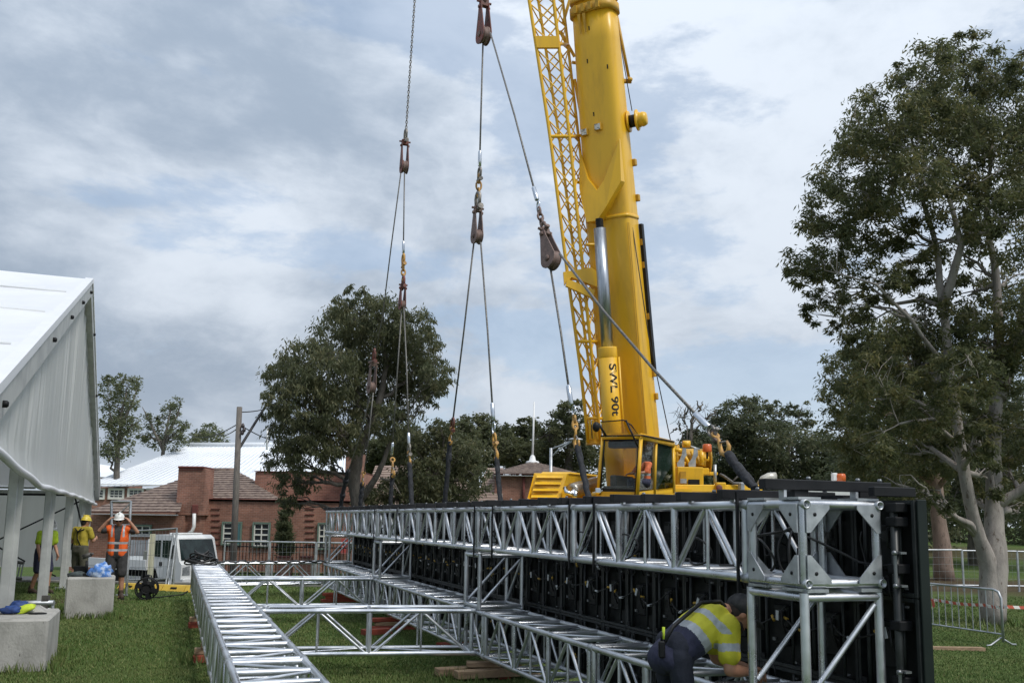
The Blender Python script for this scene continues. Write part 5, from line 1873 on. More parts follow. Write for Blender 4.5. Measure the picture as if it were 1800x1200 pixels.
# a few looser loops inside the upper truss
COILW = ['first', 'second', 'third', 'fourth', 'fifth', 'sixth', 'seventh', 'eighth', 'ninth', 'tenth', 'eleventh', 'twelfth', 'thirteenth', 'fourteenth', 'fifteenth', 'last']
for k in range(16):
    y = YB + .3 + k * .93 + g_.uniform(-.2, .2)
    c = Vector((XF + g_.uniform(.2, .45), y, upB + .12)); r = g_.uniform(.07, .12)
    pts = [c + SY * r * 1.3 * cos(t) + UP * (r * .9 * sin(t)) + SX * .03 * sin(2 * t + k) for t in np.linspace(0, 5.6, 18)]
    pts.append(c + SY * .45 - UP * .08)
    tag(MB().path(pts, .008, 5).build('cable_coil', CABM), 'black cable coil inside the upper truss, %s counted from the corner cube' % COILW[k], 'cable', 'cable coils lying in the upper truss')
# the loop in the corner cube
cl = MB()
cl.path([Vector((XF + .12, YB + .15, 1.62)), Vector((XF + .2, YB - .1, 1.66)), Vector((XF + .28, YB - .2, 1.62)), Vector((XF + .38, YN + .15, 1.54)), Vector((XF + .46, YN + .10, 1.49)), Vector((XF + .58, YN + .06, 1.47)), Vector((WX - .03, YN, 1.475))], .008, 6)
cc0 = Vector((XF + .22, YB - .12, 1.53))
cl.path([cc0 + SX * .07 * cos(t) + UP * .13 * sin(t) + SY * .05 * cos(t) for t in np.linspace(.5, 6.5, 20)], .008, 6)
cl.path([cc0 + SX * .09 * cos(t) + UP * .15 * sin(t) - SY * .03 * cos(t) for t in np.linspace(1.5, 7.3, 20)], .007, 6)
tag(cl.build('cable_loop', CABM), 'black cable looped through the corner cube to the screen wall', 'cable')

# ---- header beams across the top, one per panel column
words = ['nearest', 'second', 'third', 'fourth', 'fifth', 'sixth', 'seventh', 'eighth', 'ninth', 'tenth', 'eleventh', 'twelfth']
zbm = upT + RC + .032
for i in range(npan):
    y = YN + .17 + i * .502
    if y > YF + .1:
        break
    hi = i == 0
    z = zbm + (.055 if hi else 0) + (.004 * ((i * 5) % 3))
    ln = 1.0
    if i < len(words):
        lab = '%s black header beam lying across the upper truss, counted from the corner cube' % words[i]
        if hi:
            lab = 'raised black header beam over the corner cube, highest of them all'
    else:
        lab = 'black header beam across the far half of the upper truss'
    o = thing('header_beam', lab, 'beam', (XF - .12, y, z - .03), 0, 'black header beams along the top of the screen wall')
    mb = MB(); x0 = XF - (.14 if hi else .10); x1 = WX + .12
    mb.box(((x0 + x1) / 2, y, z), (x1 - x0, .062, .06), 0, bev=.004); mb.build('beam', BLACK, o)
    mb = MB()
    for xx in (XF + .18, WX - .1, WX + .06):
        mb.lathe((xx, y, z + .03), UP, [(0, .014), (.016, .014), (.02, .008)], 7)
    mb.build('bolt', PSILV, o)
    for xx in (XF + .0, XF + W):
        mb = MB(); mb.box((xx, y + .0, (upT + z) / 2), (.018, .05, z - upT + .03), 0); mb.build('clip', GALV, o)
    if hi:
        mb = MB(); mb.box((XF + .12, y + .03, zbm - .0), (.10, .09, .05), 0, bev=.004); mb.box((WX - .05, y, zbm), (.12, .06, .05), 0); mb.build('packer', BLACK, o)
# short lower beam over the wall end
tag(MB().box((WX - .02, YN - .02, ZW1 + .045), (.30, .05, .055), 0, bev=.004).build('beam_stub', BLACK), 'short black beam stub on the near end of the screen wall', 'beam')
# long lengthwise bar at the far end and black tie rods in front of the upper truss
tag(MB().box((WX + .02, (YB + YF) / 2, ZW1 + .02), (.08, YF - YB + .2, .03), 0).build('top_rail', BLACK), 'long thin black rail along the top edge of the screen wall', 'rail')
for i, px in enumerate((1305, 1050, 1007, 870, 838, 700, 660)):
    yy = PX(px, 950, XF).y
    o = tag(MB().box((XF - RC - .008, yy, (upT + upB) / 2 - .005), (.014, .018, upT - upB + .17), 0).build('tie_rod', BLACK),
            ['black vertical tie rod beside the corner cube', 'black tie rod on the second joint of the upper truss', 'black tie rod left of the second joint', 'black tie rod just right of the third joint', 'black tie rod at the third joint', 'black tie rod right of the third spacer', 'black tie rod above the third spacer'][i], 'tie rod', 'black tie rods on the front of the upper truss')

# ---- black cables on the ground trusses' far ends
cb_ = MB(); gg = np.random.default_rng(5)
bx0 = Vector((.72, 19.7, ZTL + .06))
for k in range(9):
    r = gg.uniform(.10, .30)
    cb_.path([bx0 + Vector((r * 1.2 * cos(t), r * .7 * sin(t), .05 * k * .5 + .04 * sin(2 * t + k))) for t in np.linspace(0, 2 * pi, 18)[:-1]], .016, 5, closed=True)
tag(cb_.build('cable_heap', CABM), 'heap of coiled black cable on the far end of the left truss', 'cable')
a = Vector((.9, 19.95, ZTL + .06)); b = Vector((XF + .1, 20.5, ZT + .06))
m = MB(); pts = [a.lerp(b, k / 30) + UP * (.02 * sin(k * 1.9) + .01) + SY * .04 * sin(k * .8) for k in range(31)]
m.path(pts, .017, 6); m.path([p + SY * .05 + UP * .01 * sin(k_) for k_, p in enumerate(pts)], .014, 6)
tag(m.build('draped_cable', CABM), 'black cable run lying along the farthest cross truss', 'cable')

# ---- timber packers


def packer(c, size, rz_, m, label, group):
    rt = Matrix.Rotation(rz_, 3, 'Z')
    o = MB().box(c, size, 0, ax=(rt.col[0], rt.col[1], UP), bev=.006).build('timber_packer', m)
    tag(o, label, 'timber block', group)


def stack(c, spec, where, group='timber packers under the trusses'):
    z = gz(c)
    for k, (w, d, h, off, rz_, m, lab) in enumerate(spec):
        packer(Vector((c[0] + off[0], c[1] + off[1], z + h / 2)), (w, d, h - .004), rz_, m, '%s %s' % (lab, where), group)
        if off[2]:
            z += h


yl = [8.95, 11.9, 15.3]
for i, y in enumerate(yl):
    wh = ['under the near part of the left truss', 'under the middle of the left truss', 'under the far part of the left truss'][i]
    x = .45 + (y - 4) * .006
    stack((x + .22, y), [(.62, .14, .09, (0, 0, 1), .05, WOODRED, 'red timber packer at the bottom,'), (.60, .12, .075, (.0, .02, 1), -.06, WOOD, 'pale timber packer in the middle,'), (.5, .1, .065, (.02, 0, 1), .02, WOOD, 'thin timber packer on top,')], wh)
sr_ = [(9.75, 'below the nearest cross truss joint'), (14.6, 'below the middle cross truss joint'), (19.4, 'at the far end of the right ground truss')]
y, wh = sr_[0]
c = G(845, 1190)
stack((XF + .12, 9.98), [(.14, .10, .03, (.12, -.1, 1), .1, WOODRED, 'small red wedge at the very bottom,'), (.95, .14, .085, (0.05, -.12, 0), .04, WOOD, 'long pale front timber,'), (.8, .14, .085, (-.18, .12, 1), .10, WOOD, 'long pale rear timber,'),
      (.6, .14, .06, (.05, 0, 1), -.25, WOOD, 'upper timber laid crosswise')], wh)
for y, wh in sr_[1:]:
    stack((XF + .12, y), [(.75, .16, .07, (0, 0, 1), .1, WOODRED, 'dark red bottom timber'), (.7, .15, .06, (.06, .0, 1), -.1, WOOD if y < 16 else WOODRED, 'second timber up'), (.62, .14, .06, (-.04, .02, 1), .05, WOODRED, 'top timber')], wh)
for x, y, wh in ((XF - .25, 14.1, 'in front of the middle stack'), (XF + .4, 12.3, 'alone between the two nearest stacks')):
    stack((x, y), [(.45, .16, .09, (0, 0, 1), .3, WOODRED, 'short red block')], wh)
# ================================================================ CRANE
def proj(p):
    v = R3.transposed() @ (Vector(p) - C0)
    return 900 + F * v.x / -v.z, PY - F * v.y / -v.z


BF = (RGT * -.52 + FWD * -.855).normalized()      # the way the crane faces
BS = (RGT * -.855 + FWD * .52).normalized()       # its side, towards picture left
cg = rdz(rz(1108, 765, 27.3)[0], 27.3, 0)
crane = thing('mobile_crane', 'big yellow mobile crane with raised boom, side lattice jib and open cab', 'crane', cg, 0)
def PB(px, py, d):
    """points of the boom, its cylinder and its jib: they stand a little behind the cab"""
    return P(px, py, d + 1.3)


def PC(px, py, d):
    return P(px, py, d * .93)


b0, b1 = PB(1108, 765, 26.0), PB(1043, 0, 24.2)
AXB = (b1 - b0).normalized()
FV = BS.cross(AXB)
FV = FV if FV.dot(BF) > 0 else -FV


def bh(py):
    """distance along the boom axis at which it crosses picture height py"""
    lo, hi = -4.0, 40.0
    for _ in range(40):
        m = (lo + hi) / 2
        if proj(b0 + AXB * m)[1] > py:
            lo = m
        else:
            hi = m
    return lo


LB_ = bh(12)


def bsec(h, extra=0.0):
    t = max(0, min(1, h / LB_))
    hw = .73 * (1 - t) + .63 * t + extra; f = .44 * (1 - t) + .42 * t + extra; bk = .56 * (1 - t) + .44 * t + extra
    ex = 9 * (1 - t) + 3.2 * t
    pts = []
    for k in range(40):
        th = 2 * pi * k / 40
        cx_, sx_ = cos(th), sin(th)
        u = math.copysign(abs(cx_) ** (2 / ex), cx_) * hw
        v = math.copysign(abs(sx_) ** (2 / ex), sx_)
        v = v * f if v > 0 else v * bk
        pts.append(b0 + AXB * h + BS * u + FV * v)
    return pts


def loft(mb, secs, mi=0, smooth=False, caps=True):
    n = len(secs[0])
    vs = [p for s in secs for p in s]
    fs = []
    for i in range(len(secs) - 1):
        for j in range(n):
            j2 = (j + 1) % n
            fs.append((i * n + j, i * n + j2, (i + 1) * n + j2, (i + 1) * n + j))
    mb.add(vs, fs, mi, smooth)
    if caps:
        k = len(mb.v) - len(vs)
        mb.f.append([k + j for j in range(n)][::-1]); mb.m.append(mi); mb.s.append(False)
        mb.f.append([k + len(vs) - n + j for j in range(n)]); mb.m.append(mi); mb.s.append(False)
    return mb


def bp(h, u, v):
    return b0 + AXB * h + BS * u + FV * v


boomM = YELLOW
mb = loft(MB(), [bsec(h) for h in np.linspace(-1.6, LB_, 14)], 0, True)
boom = mb.build('boom', boomM, crane)
mb = loft(MB(), [bsec(h, .07) for h in (LB_ - .28, LB_ - .02)], 0, True); mb.build('boom_collar', YELLOW2, boom)
mb = loft(MB(), [bsec(h, .05) for h in (LB_ + .10, LB_ + .22)], 0, True); mb.build('boom_collar', YELLOW2, boom)
mb = loft(MB(), [bsec(h, -.06) for h in (LB_ - .1, LB_ + 8)], 0, True); mb.build('inner_boom', boomM, crane)
# wear pads and bolts under the collar
for u, h in ((-.1, .0), (.12, .0), (.36, .0), (-.34, 0)):
    mb = MB(); mb.box(bp(LB_ - .15, u, .52), (.10, .08, .22), 0, ax=(BS, FV, AXB)); mb.build('wear_pad', YELLOW2, boom)
for u in (.12, .28):
    mb = MB(); mb.prism([bp(LB_ - .3, u - .05, .475), bp(LB_ - .3, u + .05, .475), bp(LB_ - .85, u + .0, .475), bp(LB_ - .85, u - .03, .475)], FV * .03); mb.build('guide_plate', YELLOW2, boom)
for py, u in ((57, .02), (112, .16), (130, -.45), (205, .1)):
    mb = MB(); mb.box(bp(bh(py), u, .425), (.03, .02, .12), 0, ax=(BS, FV, AXB)); mb.build('slot', BLACK, boom)
# seam ribs along the boom
for u, v in ((-.66, .435), (-.69, .40)):
    mb = MB(); mb.prism([bp(-1, u, v), bp(-1, u + .012, v + .012), bp(bh(400), u + .012, v + .012), bp(bh(400), u, v)], BS * -.008); mb.build('weld_seam', YELLOW2, boom)
hA = bh(386)
mb = loft(MB(), [bsec(h, .022) for h in (hA - .05, hA + .05)], 0, True); mb.build('boom_rib', YELLOW, boom)
# cylinder fork bracket
hT = bh(262); hM = bh(330)
outline = [(hT, .64), (hM + .25, .40), (hM - .15, .10), (hM + .1, -.12), (hT + .1, -.64), (hM, -.66), (hA + .25, -.20), (hA - .10, .08), (hA - .10, .40), (hA + .3, .52), (hM, .66)]


def fv_(h):
    t = (hT - h) / (hT - hA)
    return .45 + .40 * max(0, min(1, t)) ** 1.3


mb = MB()
fr = [bp(h, u, fv_(h)) for h, u in outline]; bk = [bp(h, u, .38) for h, u in outline]
n_o = len(outline)
mb.add(fr + bk, [list(range(n_o))] + [(i, (i + 1) % n_o, n_o + (i + 1) % n_o, n_o + i) for i in range(n_o)], 0)
mb.build('cylinder_bracket', YELLOW, crane)
cyl_t = PB(1054, 398, 24.35); cyl_b = PB(1079, 790, 24.9)
lug = MB(); lug.box(cyl_t + UP * .06, (.16, .2, .34), 0, ax=(BS, FV, AXB), bev=.02); lug.build('cylinder_lug', BLACK, crane)
ca = (cyl_b - cyl_t).normalized()
cj = PB(1069.5, 612, 24.65)
cj = cyl_t + ca * (cj - cyl_t).dot(ca)
mb = MB(); mb.tube(cyl_t + ca * .06, cj, .172, n=28); mb.build('cylinder_rod', ROD, crane)
mb = MB(); mb.tube(cj, cyl_b + ca * 1.0, .262, n=32); brl = mb.build('cylinder_barrel', YELLOW, crane)
mb = MB(); mb.lathe(cj - ca * .03, ca, [(0, .20), (0, .262), (.03, .268), (.28, .268), (.30, .262)], 32); mb.build('barrel_gland', YELLOW, brl)
mb = MB(); sd_ = (RGT * .95 - FWD * .3).normalized(); mb.tube(cj + ca * .25 + sd_ * .31, cyl_b + sd_ * .31, .03, n=8); mb.build('hydraulic_pipe', YELLOW, brl)
# lettering wrapped round the barrel, reading downwards
LET = mat('lettering_black', (.015, .015, .015), rough=.5)
fc = bpy.data.curves.new('lettering', 'FONT')
fc.body = 'SWL 90t'
fc.size = 1.0
fc.offset = 0.022
to = bpy.data.objects.new('lettering_tmp', fc); COL.objects.link(to)
dg = bpy.context.evaluated_depsgraph_get(); dg.update()
tme = bpy.data.meshes.new_from_object(to.evaluated_get(dg))
bpy.data.objects.remove(to)
bmx = bmesh.new(); bmx.from_mesh(tme)
bmesh.ops.triangulate(bmx, faces=bmx.faces)
bmesh.ops.subdivide_edges(bmx, edges=[e for e in bmx.edges if e.calc_length() > .12], cuts=2, use_grid_fill=False)
vx = [v.co.x for v in bmx.verts]; vy = [v.co.y for v in bmx.verts]
x0, x1, y0, y1 = min(vx), max(vx), min(vy), max(vy)
lt0, lt1 = PB(1078, 640, 24.7), PB(1078, 731, 24.8)
la = (lt0 - cyl_t).dot(ca); lb = (lt1 - cyl_t).dot(ca)
TH = .24
toC = (C0 - cyl_b); toC = (toC - ca * toC.dot(ca)).normalized(); rtv = ca.cross(toC)
rtv = rtv if rtv.dot(RGT) > 0 else -rtv
for v in bmx.verts:
    t = (v.co.x - x0) / (x1 - x0); w_ = (v.co.y - y0) / (y1 - y0) - .5
    ang = .50 + w_ * TH / .262                      # reading down: letter tops to the right
    v.co = cyl_t + ca * (la + (lb - la) * t) + (toC * cos(ang) + rtv * sin(ang)) * .266
bmx.to_mesh(tme); bmx.free()
tme.materials.clear(); tme.materials.append(LET)
bmx = bmesh.new(); bmx.from_mesh(tme); bmx.verts.ensure_lookup_table()
seen_ = set()
for v0 in bmx.verts:
    if v0.index in seen_:
        continue
    todo = [v0]; isl = []
    seen_.add(v0.index)
    while todo:
        q_ = todo.pop(); isl.append(q_)
        for e_ in q_.link_edges:
            o_ = e_.other_vert(q_)
            if o_.index not in seen_:
                seen_.add(o_.index); todo.append(o_)
    ix = {q_.index: k for k, q_ in enumerate(isl)}
    lme = bpy.data.meshes.new('letter')
    lme.from_pydata([q_.co[:] for q_ in isl], [], [[ix[w_.index] for w_ in f_.verts] for f_ in bmx.faces if f_.verts[0].index in ix])
    lme.materials.append(LET)
    link_mesh('letter', lme, brl)
bmx.free()

# hose track on the right side and small lugs
mb = MB()
h0, h1 = bh(655), bh(398)
mb.prism([bp(h0, -.71, -.30), bp(h0, -.71, -.46), bp(h1, -.69, -.46), bp(h1, -.69, -.30)], BS * -.09); mb.build('hose_track', BLACK, crane)
for py in (290, 352, 430, 470, 560, 660, 700):
    mb = MB(); mb.box(bp(bh(py), -.735 + .09 * bh(py) / LB_, -.36), (.16, .14, .20), 0, ax=(BS, FV, AXB), bev=.02); mb.build('side_lug', YELLOW2, boom)
for py, u in ((233, .42), (229, -.02)):
    q = bp(bh(py), u, .47)
    mb = MB(); mb.box(q, (.20, .10, .20), 0, ax=(BS, FV, AXB), bev=.01); ho = mb.build('warning_plate', YELLOW2, boom)
    mb = MB(); mb.box(q + FV * .055, (.165, .01, .165), 0, ax=(BS, FV, AXB)); mb.build('plate_face', mat('plate_dirty_white', (.62, .62, .58), (.12, .11, .10), rough=.6, scale=11, coord='World', lo=.5, hi=.58), ho)
# rope guide rod and cable drum on the right side
mb = MB(); mb.tube(PB(1083, 22, 24.5), PB(1106, 140, 24.8), .045, n=8); mb.build('guide_rod', YELLOW2, crane)
mb = MB(); mb.box(PB(1100, 143, 24.7), (.34, .12, .09), 0, ax=(RGT, FWD, UP)); mb.tube(PB(1106, 143, 24.6), PB(1108, 138, 24.6), .08, n=8); mb.build('guide_bracket', YELLOW2, crane)
da = (RGT * .93 - FWD * .37 + UP * .05).normalized()
dc = PB(1107, 214, 24.6)
mb = MB(); mb.lathe(dc, da, [(-.06, .06), (-.05, .30), (-.02, .31), (0, .30), (.0, .2)], 24); mb.lathe(dc + da * .2, da, [(0, .2), (0, .30), (.03, .31), (.05, .30), (.06, .21), (.10, .22), (.14, .20), (.18, .215), (.24, .20), (.30, .17), (.31, .06)], 24)
dr_ = mb.build('cable_drum', YELLOW, crane)
mb = MB(); mb.lathe(dc, da, [(.0, .18), (.2, .18)], 20); mb.build('drum_cable', BLACK, dr_)
mb = MB(); mb.box(dc - da * .14, (.25, .16, .2), 0, ax=(da, AXB.cross(da).normalized(), AXB)); mb.build('drum_bracket', YELLOW2, crane)
tag(MB().tube(PB(1084, 40, 24.5), PB(1111, 195, 24.6), .014, n=5).build('drum_wire', WIRE), 'thin wire running from the boom collar down to the cable drum', 'wire')
tag(MB().path([PB(1112, 400, 24.7), PB(1140, 590, 25.0), PB(1179, 775, 25.6)], .016, 5).build('side_wire', WIRE), 'thin wire hanging beside the right edge of the boom', 'wire')

# ---- lattice jib folded along the boom
FLp = [(918, -75), (930, 0), (967, 240), (996, 470), (1022, 660), (1034, 778)]
FRp = [(963, -75), (973, 0), (1002, 250), (1024, 467), (1044, 664), (1056, 778)]


def ip(tab, y):
    for (xa, ya), (xb, yb) in zip(tab[:-1], tab[1:]):
        if y <= yb:
            return xa + (xb - xa) * (y - ya) / (yb - ya)
    return tab[-1][0]


def jp(kind, y):
    dd = 25.5 - 1.5 * (780 - y) / 780
    x = ip(FLp if kind[1] == 'L' else FRp, y)
    if kind[0] == 'R':
        x += 16; dd += .62
    return PB(x, y, dd)


jib = MB().box(PB(1044, 776, 25.8), (.42, .62, .14), 0, ax=(RGT, FWD, UP)).build('lattice_jib', YELLOW, crane)
ys = [-75] + list(np.linspace(0, 778, 19))
for kd in ('FL', 'FR', 'RL', 'RR'):
    pts = [jp(kd, y) for y in ys]
    MB().path(pts, .052 if kd[0] == 'F' else .045, 8).build('jib_chord', YELLOW, jib)
cells = list(np.linspace(-75, 738, 21))
for a, b in zip(cells[:-1], cells[1:]):
    for (k0, k1) in (('FL', 'FR'), ('FR', 'RR'), ('FL', 'RL'), ('RL', 'RR')):
        rod('jib_brace', jp(k0, a), jp(k1, b), .021, YELLOW, jib, 6)
        if k0 + k1 in ('FLFR', 'RLRR', 'FRRR'):
            rod('jib_brace', jp(k1, a), jp(k0, b), .021, YELLOW, jib, 6)
for y in (78, 240, 490, 600, 735):
    for (k0, k1) in (('FL', 'FR'), ('FR', 'RR'), ('FL', 'RL'), ('RL', 'RR')):
        rod('jib_frame', jp(k0, y), jp(k1, y), .05, YELLOW, jib, 6)
q0, q1 = jp('FL', 66), jp('FR', 66); q2, q3 = jp('FL', 86), jp('FR', 86)
MB().prism([q0 - FWD * .08, q1 - FWD * .08, q3 - FWD * .08, q2 - FWD * .08], FWD * .10).build('jib_plate', YELLOW, jib)
# mid bracket with folding arm
MB().prism([PB(990, 478, 24.8), PB(1040, 470, 24.8), PB(1052, 480, 24.8), PB(1052, 505, 24.8), PB(1005, 487, 24.8), PB(992, 500, 24.8)], FWD * .2).build('jib_bracket', YELLOW, crane)
MB().prism([PB(998, 490, 24.7), PB(1046, 510, 24.7), PB(1042, 524, 24.7), PB(994, 502, 24.7)], FWD * .14).build('folding_arm', YELLOW, crane)
# struts between jib head and boom
for a, b in (((990, 40), (1003, -5)), ((985, 55), (1010, 100)), ((1006, 110), (1018, 112)), ((1010, 140), (1022, 205)), ((1000, 240), (1028, 238)), ((1012, 320), (1036, 322)), ((1030, 430), (1048, 430))):
    rod('jib_strut', PB(*a, 24.9), PB(*b, 25.0), .05, YELLOW, crane, 8)
for x in (1038, 1044, 1050):
    rod('jib_foot_bar', PB(x - 2, 738, 25.35), PB(x, 772, 25.4), .035, YELLOW, crane, 8)

# ---- cab
FLt, FLb = PC(1060, 769, 26.0), PC(1051, 873, 26.0)
FRt, FRb = PC(1126, 768, 25.45), PC(1119, 874, 25.42)
RRt, RRb = PC(1183, 781, 27.3), PC(1184, 866, 27.3)
RLt, RLb = FLt + (RRt - FRt), FLb + (RRb - FRb)
cabz = MB()


def bar(mb, a, b, r, n=4):
    mb.path([a, b], r, n)


for a, b, r in ((FLt, FLb, .058), (FRt, FRb, .064), (RRt, RRb, .055), (RLt, RLb, .055)):
    mb = MB(); bar(mb, a, b, r); mb.build('cab_pillar', YELLOW, crane)
mb = MB()
for a, b in ((FLt, FRt), (FRt, RRt), (RRt, RLt), (RLt, FLt)):
    bar(mb, a, b, .08)
mb.prism([FLt + UP * .05, FRt + UP * .05, RRt + UP * .05, RLt + UP * .05], UP * .06); mb.build('cab_roof', YELLOW, crane)
mb = MB()
lo = -UP * 1.0
for a, b in ((FLb, FRb), (FRb, RRb), (RRb, RLb), (RLb, FLb)):
    mb.prism([a + UP * .14, b + UP * .14, b + lo, a + lo], (a + b) / 2 * 0 + (FWD * .02))
mb.prism([FLb, FRb, RRb, RLb], UP * .02); mb.build('cab_base', YELLOW, crane)
# door post on the side at x=1150
dt, db = FRt.lerp(RRt, .46), FRb.lerp(RRb, .46)
mb = MB(); bar(mb, dt, db, .042); mb.build('door_post', YELLOW, crane)
CG = glass_mat('cab_glass', (.90, .93, .91), .25)
CGD = glass_mat('cab_glass_dark', (.16, .24, .20), .5)
CGY = glass_mat('cab_glass_yellow', (.86, .82, .34), .22)


def pane(name, pts, m, par=crane, th=.012):
    pts = [Vector(p) for p in pts]
    n = (pts[1] - pts[0]).cross(pts[2] - pts[0]).normalized()
    return MB().prism(pts, n * th).build(name, m, par)


def ins_(a, b, c, d, k=.06):
    """inset quad"""
    m = (a + b + c + d) / 4
    return [p + (m - p).normalized() * k for p in (a, b, c, d)]


pane('windscreen', ins_(FLt, FRt, FRb + UP * .14, FLb + UP * .14), CG)
pane('rear_window', ins_(dt, RRt, RRb + UP * .1, db + UP * .1), mat('cab_dark_glass', (.010, .020, .016), (.016, .03, .022), rough=.08, spec=.5, scale=2, coord='World'))
pane('window_guard', [db.lerp(RRb, .12) + UP * .12 - BF * 0, RRb + UP * .12, RRb.lerp(RRt, .62)], CGY)
pane('door_window', ins_(FRt, dt, db + UP * .1, FRb + UP * .14), CG)
MB().prism(ins_(RLt, RRt, RRb, RLb, .02), -FWD * .02).build('cab_rear', mat('cab_inside', (.24, .24, .23), rough=.7), crane)
sm = MB()
for a, b in ((FLt, FRt), (FRt, FRb), (FLb + UP * .14, FRb + UP * .14), (FLt, FLb)):
    sm.tube(a.lerp((FLt + FRb) / 2, .09) - FWD * .04, b.lerp((FLt + FRb) / 2, .09) - FWD * .04, .022, n=6)
sm.build('window_seal', RUBBER, crane)
# tinted guard above the roof
g0 = [(1056, 741), (1096, 738), (1110, 747), (1123, 765), (1062, 766)]
MB().prism([PC(x, y, 25.5) for x, y in g0], FWD * .02).build('roof_guard', CGY, crane)
gm = MB(); gm.path([PC(x, y, 25.48) for x, y in g0], .018, 5, closed=True); gm.build('guard_frame', BLACK, crane)
rl = MB(); rl.path([PC(1056, 766, 25.8), PC(1130, 765, 25.35), PC(1185, 776, 27.2)], .022, 6); rl.build('roof_rail', BLACK, crane)
wp = MB(); wp.path([PC(1052, 744, 25.3), PC(1066, 767, 25.4)], .03, 6); wp.build('lamp_arm', BLACK, crane); wp = MB(); wp.path([PC(1100, 738, 25.3), PC(1122, 786, 25.3)], .025, 6); wp.build('wiper_arm', BLACK, crane)
mi_ = MB(); mi_.ellipsoid(PC(1048, 750, 25.2), (.10, .08, .13)); mi_.build('work_lamp', BLACK, crane)
ml = MB(); ml.box(PC(1051, 862, 25.2), (.14, .1, .13), 0, ax=AX, bev=.02); ml.build('headlamp', CHROME, crane)
# interior
DARKI = mat('cab_interior', (.055, .057, .06), (.095, .095, .097), rough=.7, scale=6, coord='World')
ic = (FLb + FRb + RRb + RLb) / 4
st_ = MB(); st_.box(ic + UP * .30 - BF * .15, (.5, .5, .14), 0, ax=(BS, BF, UP), bev=.03); st_.box(ic + UP * .55 - BF * .50, (.48, .12, .55), 0, ax=(BS, BF, UP), bev=.04); st_.build('seat', DARKI, crane)
ds_ = MB(); ds_.box((FLb + FRb) / 2 - BF * .28 + UP * .16, (.95, .35, .26), 0, ax=(BS, BF, UP), bev=.04); ds_.box(ic + BS * .42 + UP * .35, (.2, 1.1, .3), 0, ax=(BS, BF, UP), bev=.03); ds_.build('console', DARKI, crane)
hd_ = MB(); hd_.box((FLt + FRt) / 2 - BF * .25 - UP * .16, (.85, .35, .18), 0, ax=(BS, BF, UP), bev=.03); hd_.build('overhead_panel', DARKI, crane)

# ---- superstructure, winches, counterweight
sp_ = MB()
sp_.prism([P(1121, 858, 25.35), P(1216, 859, 25.6), P(1216, 882, 25.6), P(1121, 884, 25.35)], FWD * .5); sp_.build('deck_side', YELLOW, crane)
ob = MB(); ob.box((P(1176, 858, 25.7) + P(1338, 858, 26.6)) / 2, ((P(1338, 858, 26.6) - P(1176, 858, 25.7)).length, .16, .20), 0, ax=((P(1338, 858, 26.6) - P(1176, 858, 25.7)).normalized(), UP.cross((P(1338, 858, 26.6) - P(1176, 858, 25.7)).normalized()), UP), bev=.02)
ob.build('outrigger_beam', YELLOW, crane)
for x in (1266, 1303):
    k_ = MB(); k_.box(P(x, 858, 26.1), (.26 if x < 1280 else .12, .3, .32), 0, ax=AX, bev=.02); k_.build('beam_collar', YELLOW if x < 1280 else GALV, crane)
k_ = MB(); k_.lathe(P(1264, 857, 25.95), -FWD, [(0, .09), (.03, .09), (.05, .05)], 12); k_.build('pin_cap', RUST, crane)
# engine housing right of the cab
eh = MB(); eh.box((P(1186, 822, 26.6) + P(1231, 856, 26.6)) / 2, ((1231 - 1186) * 26.6 / F, .9, 34 * 26.6 / F), 0, ax=AX, bev=.02); eh.build('engine_housing', YELLOW, crane)
eh = MB(); pbox(eh, 1196, 1206, 828, 842, 26.1, .06, 0); eh.build('housing_recess', YELLOW2, crane)
eh = MB(); pbox(eh, 1196, 1207, 841, 849, 26.08, .05, 0); eh.build('name_plate', GALV, crane)
eh = MB(); pbox(eh, 1210, 1230, 842, 852, 26.08, .05, 0); eh.build('vent_grille', BLACK, crane)
eh = MB(); pbox(eh, 1230, 1247, 822, 834, 26.8, .7, 0, bev=.02); pbox(eh, 1247, 1262, 829, 835, 26.9, .3, 0, bev=.02); eh.build('side_box', YELLOW, crane)
for (x0, y0, x1, y1, r, m) in ((1184, 782, 1186, 822, .06, YELLOW), (1200, 780, 1213, 780, .10, YELLOW), (1186, 790, 1200, 792, .07, YELLOW), (1187, 800, 1198, 800, .05, YELLOW2), (1190, 783, 1190, 820, .05, YELLOW2), (1213, 784, 1230, 790, .03, GALV),
                               (1203, 800, 1213, 818, .05, YELLOW), (1215, 792, 1224, 815, .05, YELLOW), (1226, 800, 1230, 818, .05, YELLOW2), (1233, 792, 1234, 818, .08, YELLOW), (1236, 806, 1246, 806, .07, YELLOW), (1188, 812, 1205, 815, .07, YELLOW2), (1238, 798, 1238, 820, .05, YELLOW2)):
    mb = MB(); mb.tube(P(x0, y0, 26.9), P(x1, y1, 26.9), r, n=8); mb.build('winch_part', m, crane)
for x in (1196, 1216):
    pl_ = [(x + 4, 787), (x + 10, 787), (x + 11, 800), (x + 7, 806), (x + 7, 820), (x + 1, 820), (x - 5, 820), (x - 6, 814), (x, 806), (x + 3, 797)]
    MB().prism([P(a, b, 26.4) for a, b in pl_], FWD * .05).build('winch_bracket', GALV, crane)
wd = MB(); wd.lathe(P(1190, 806, 27.3), RGT, [(0, .42), (.04, .42), (.04, .3), (.9, .3), (.9, .42), (.94, .42)], 22); wd.build('winch_drum', YELLOW2, crane)
ORG = mat('beacon_orange', (.62, .13, .03), rough=.3)
bc = MB(); bc.lathe(P(1243, 794, 26.5), UP, [(0, .12), (.02, .13), (.2, .125), (.22, .10)], 14); be = bc.build('beacon', ORG, crane)
MB().tube(P(1243, 794, 26.5), P(1243, 806, 26.5), .03, n=6).build('beacon_stem', BLACK, be)
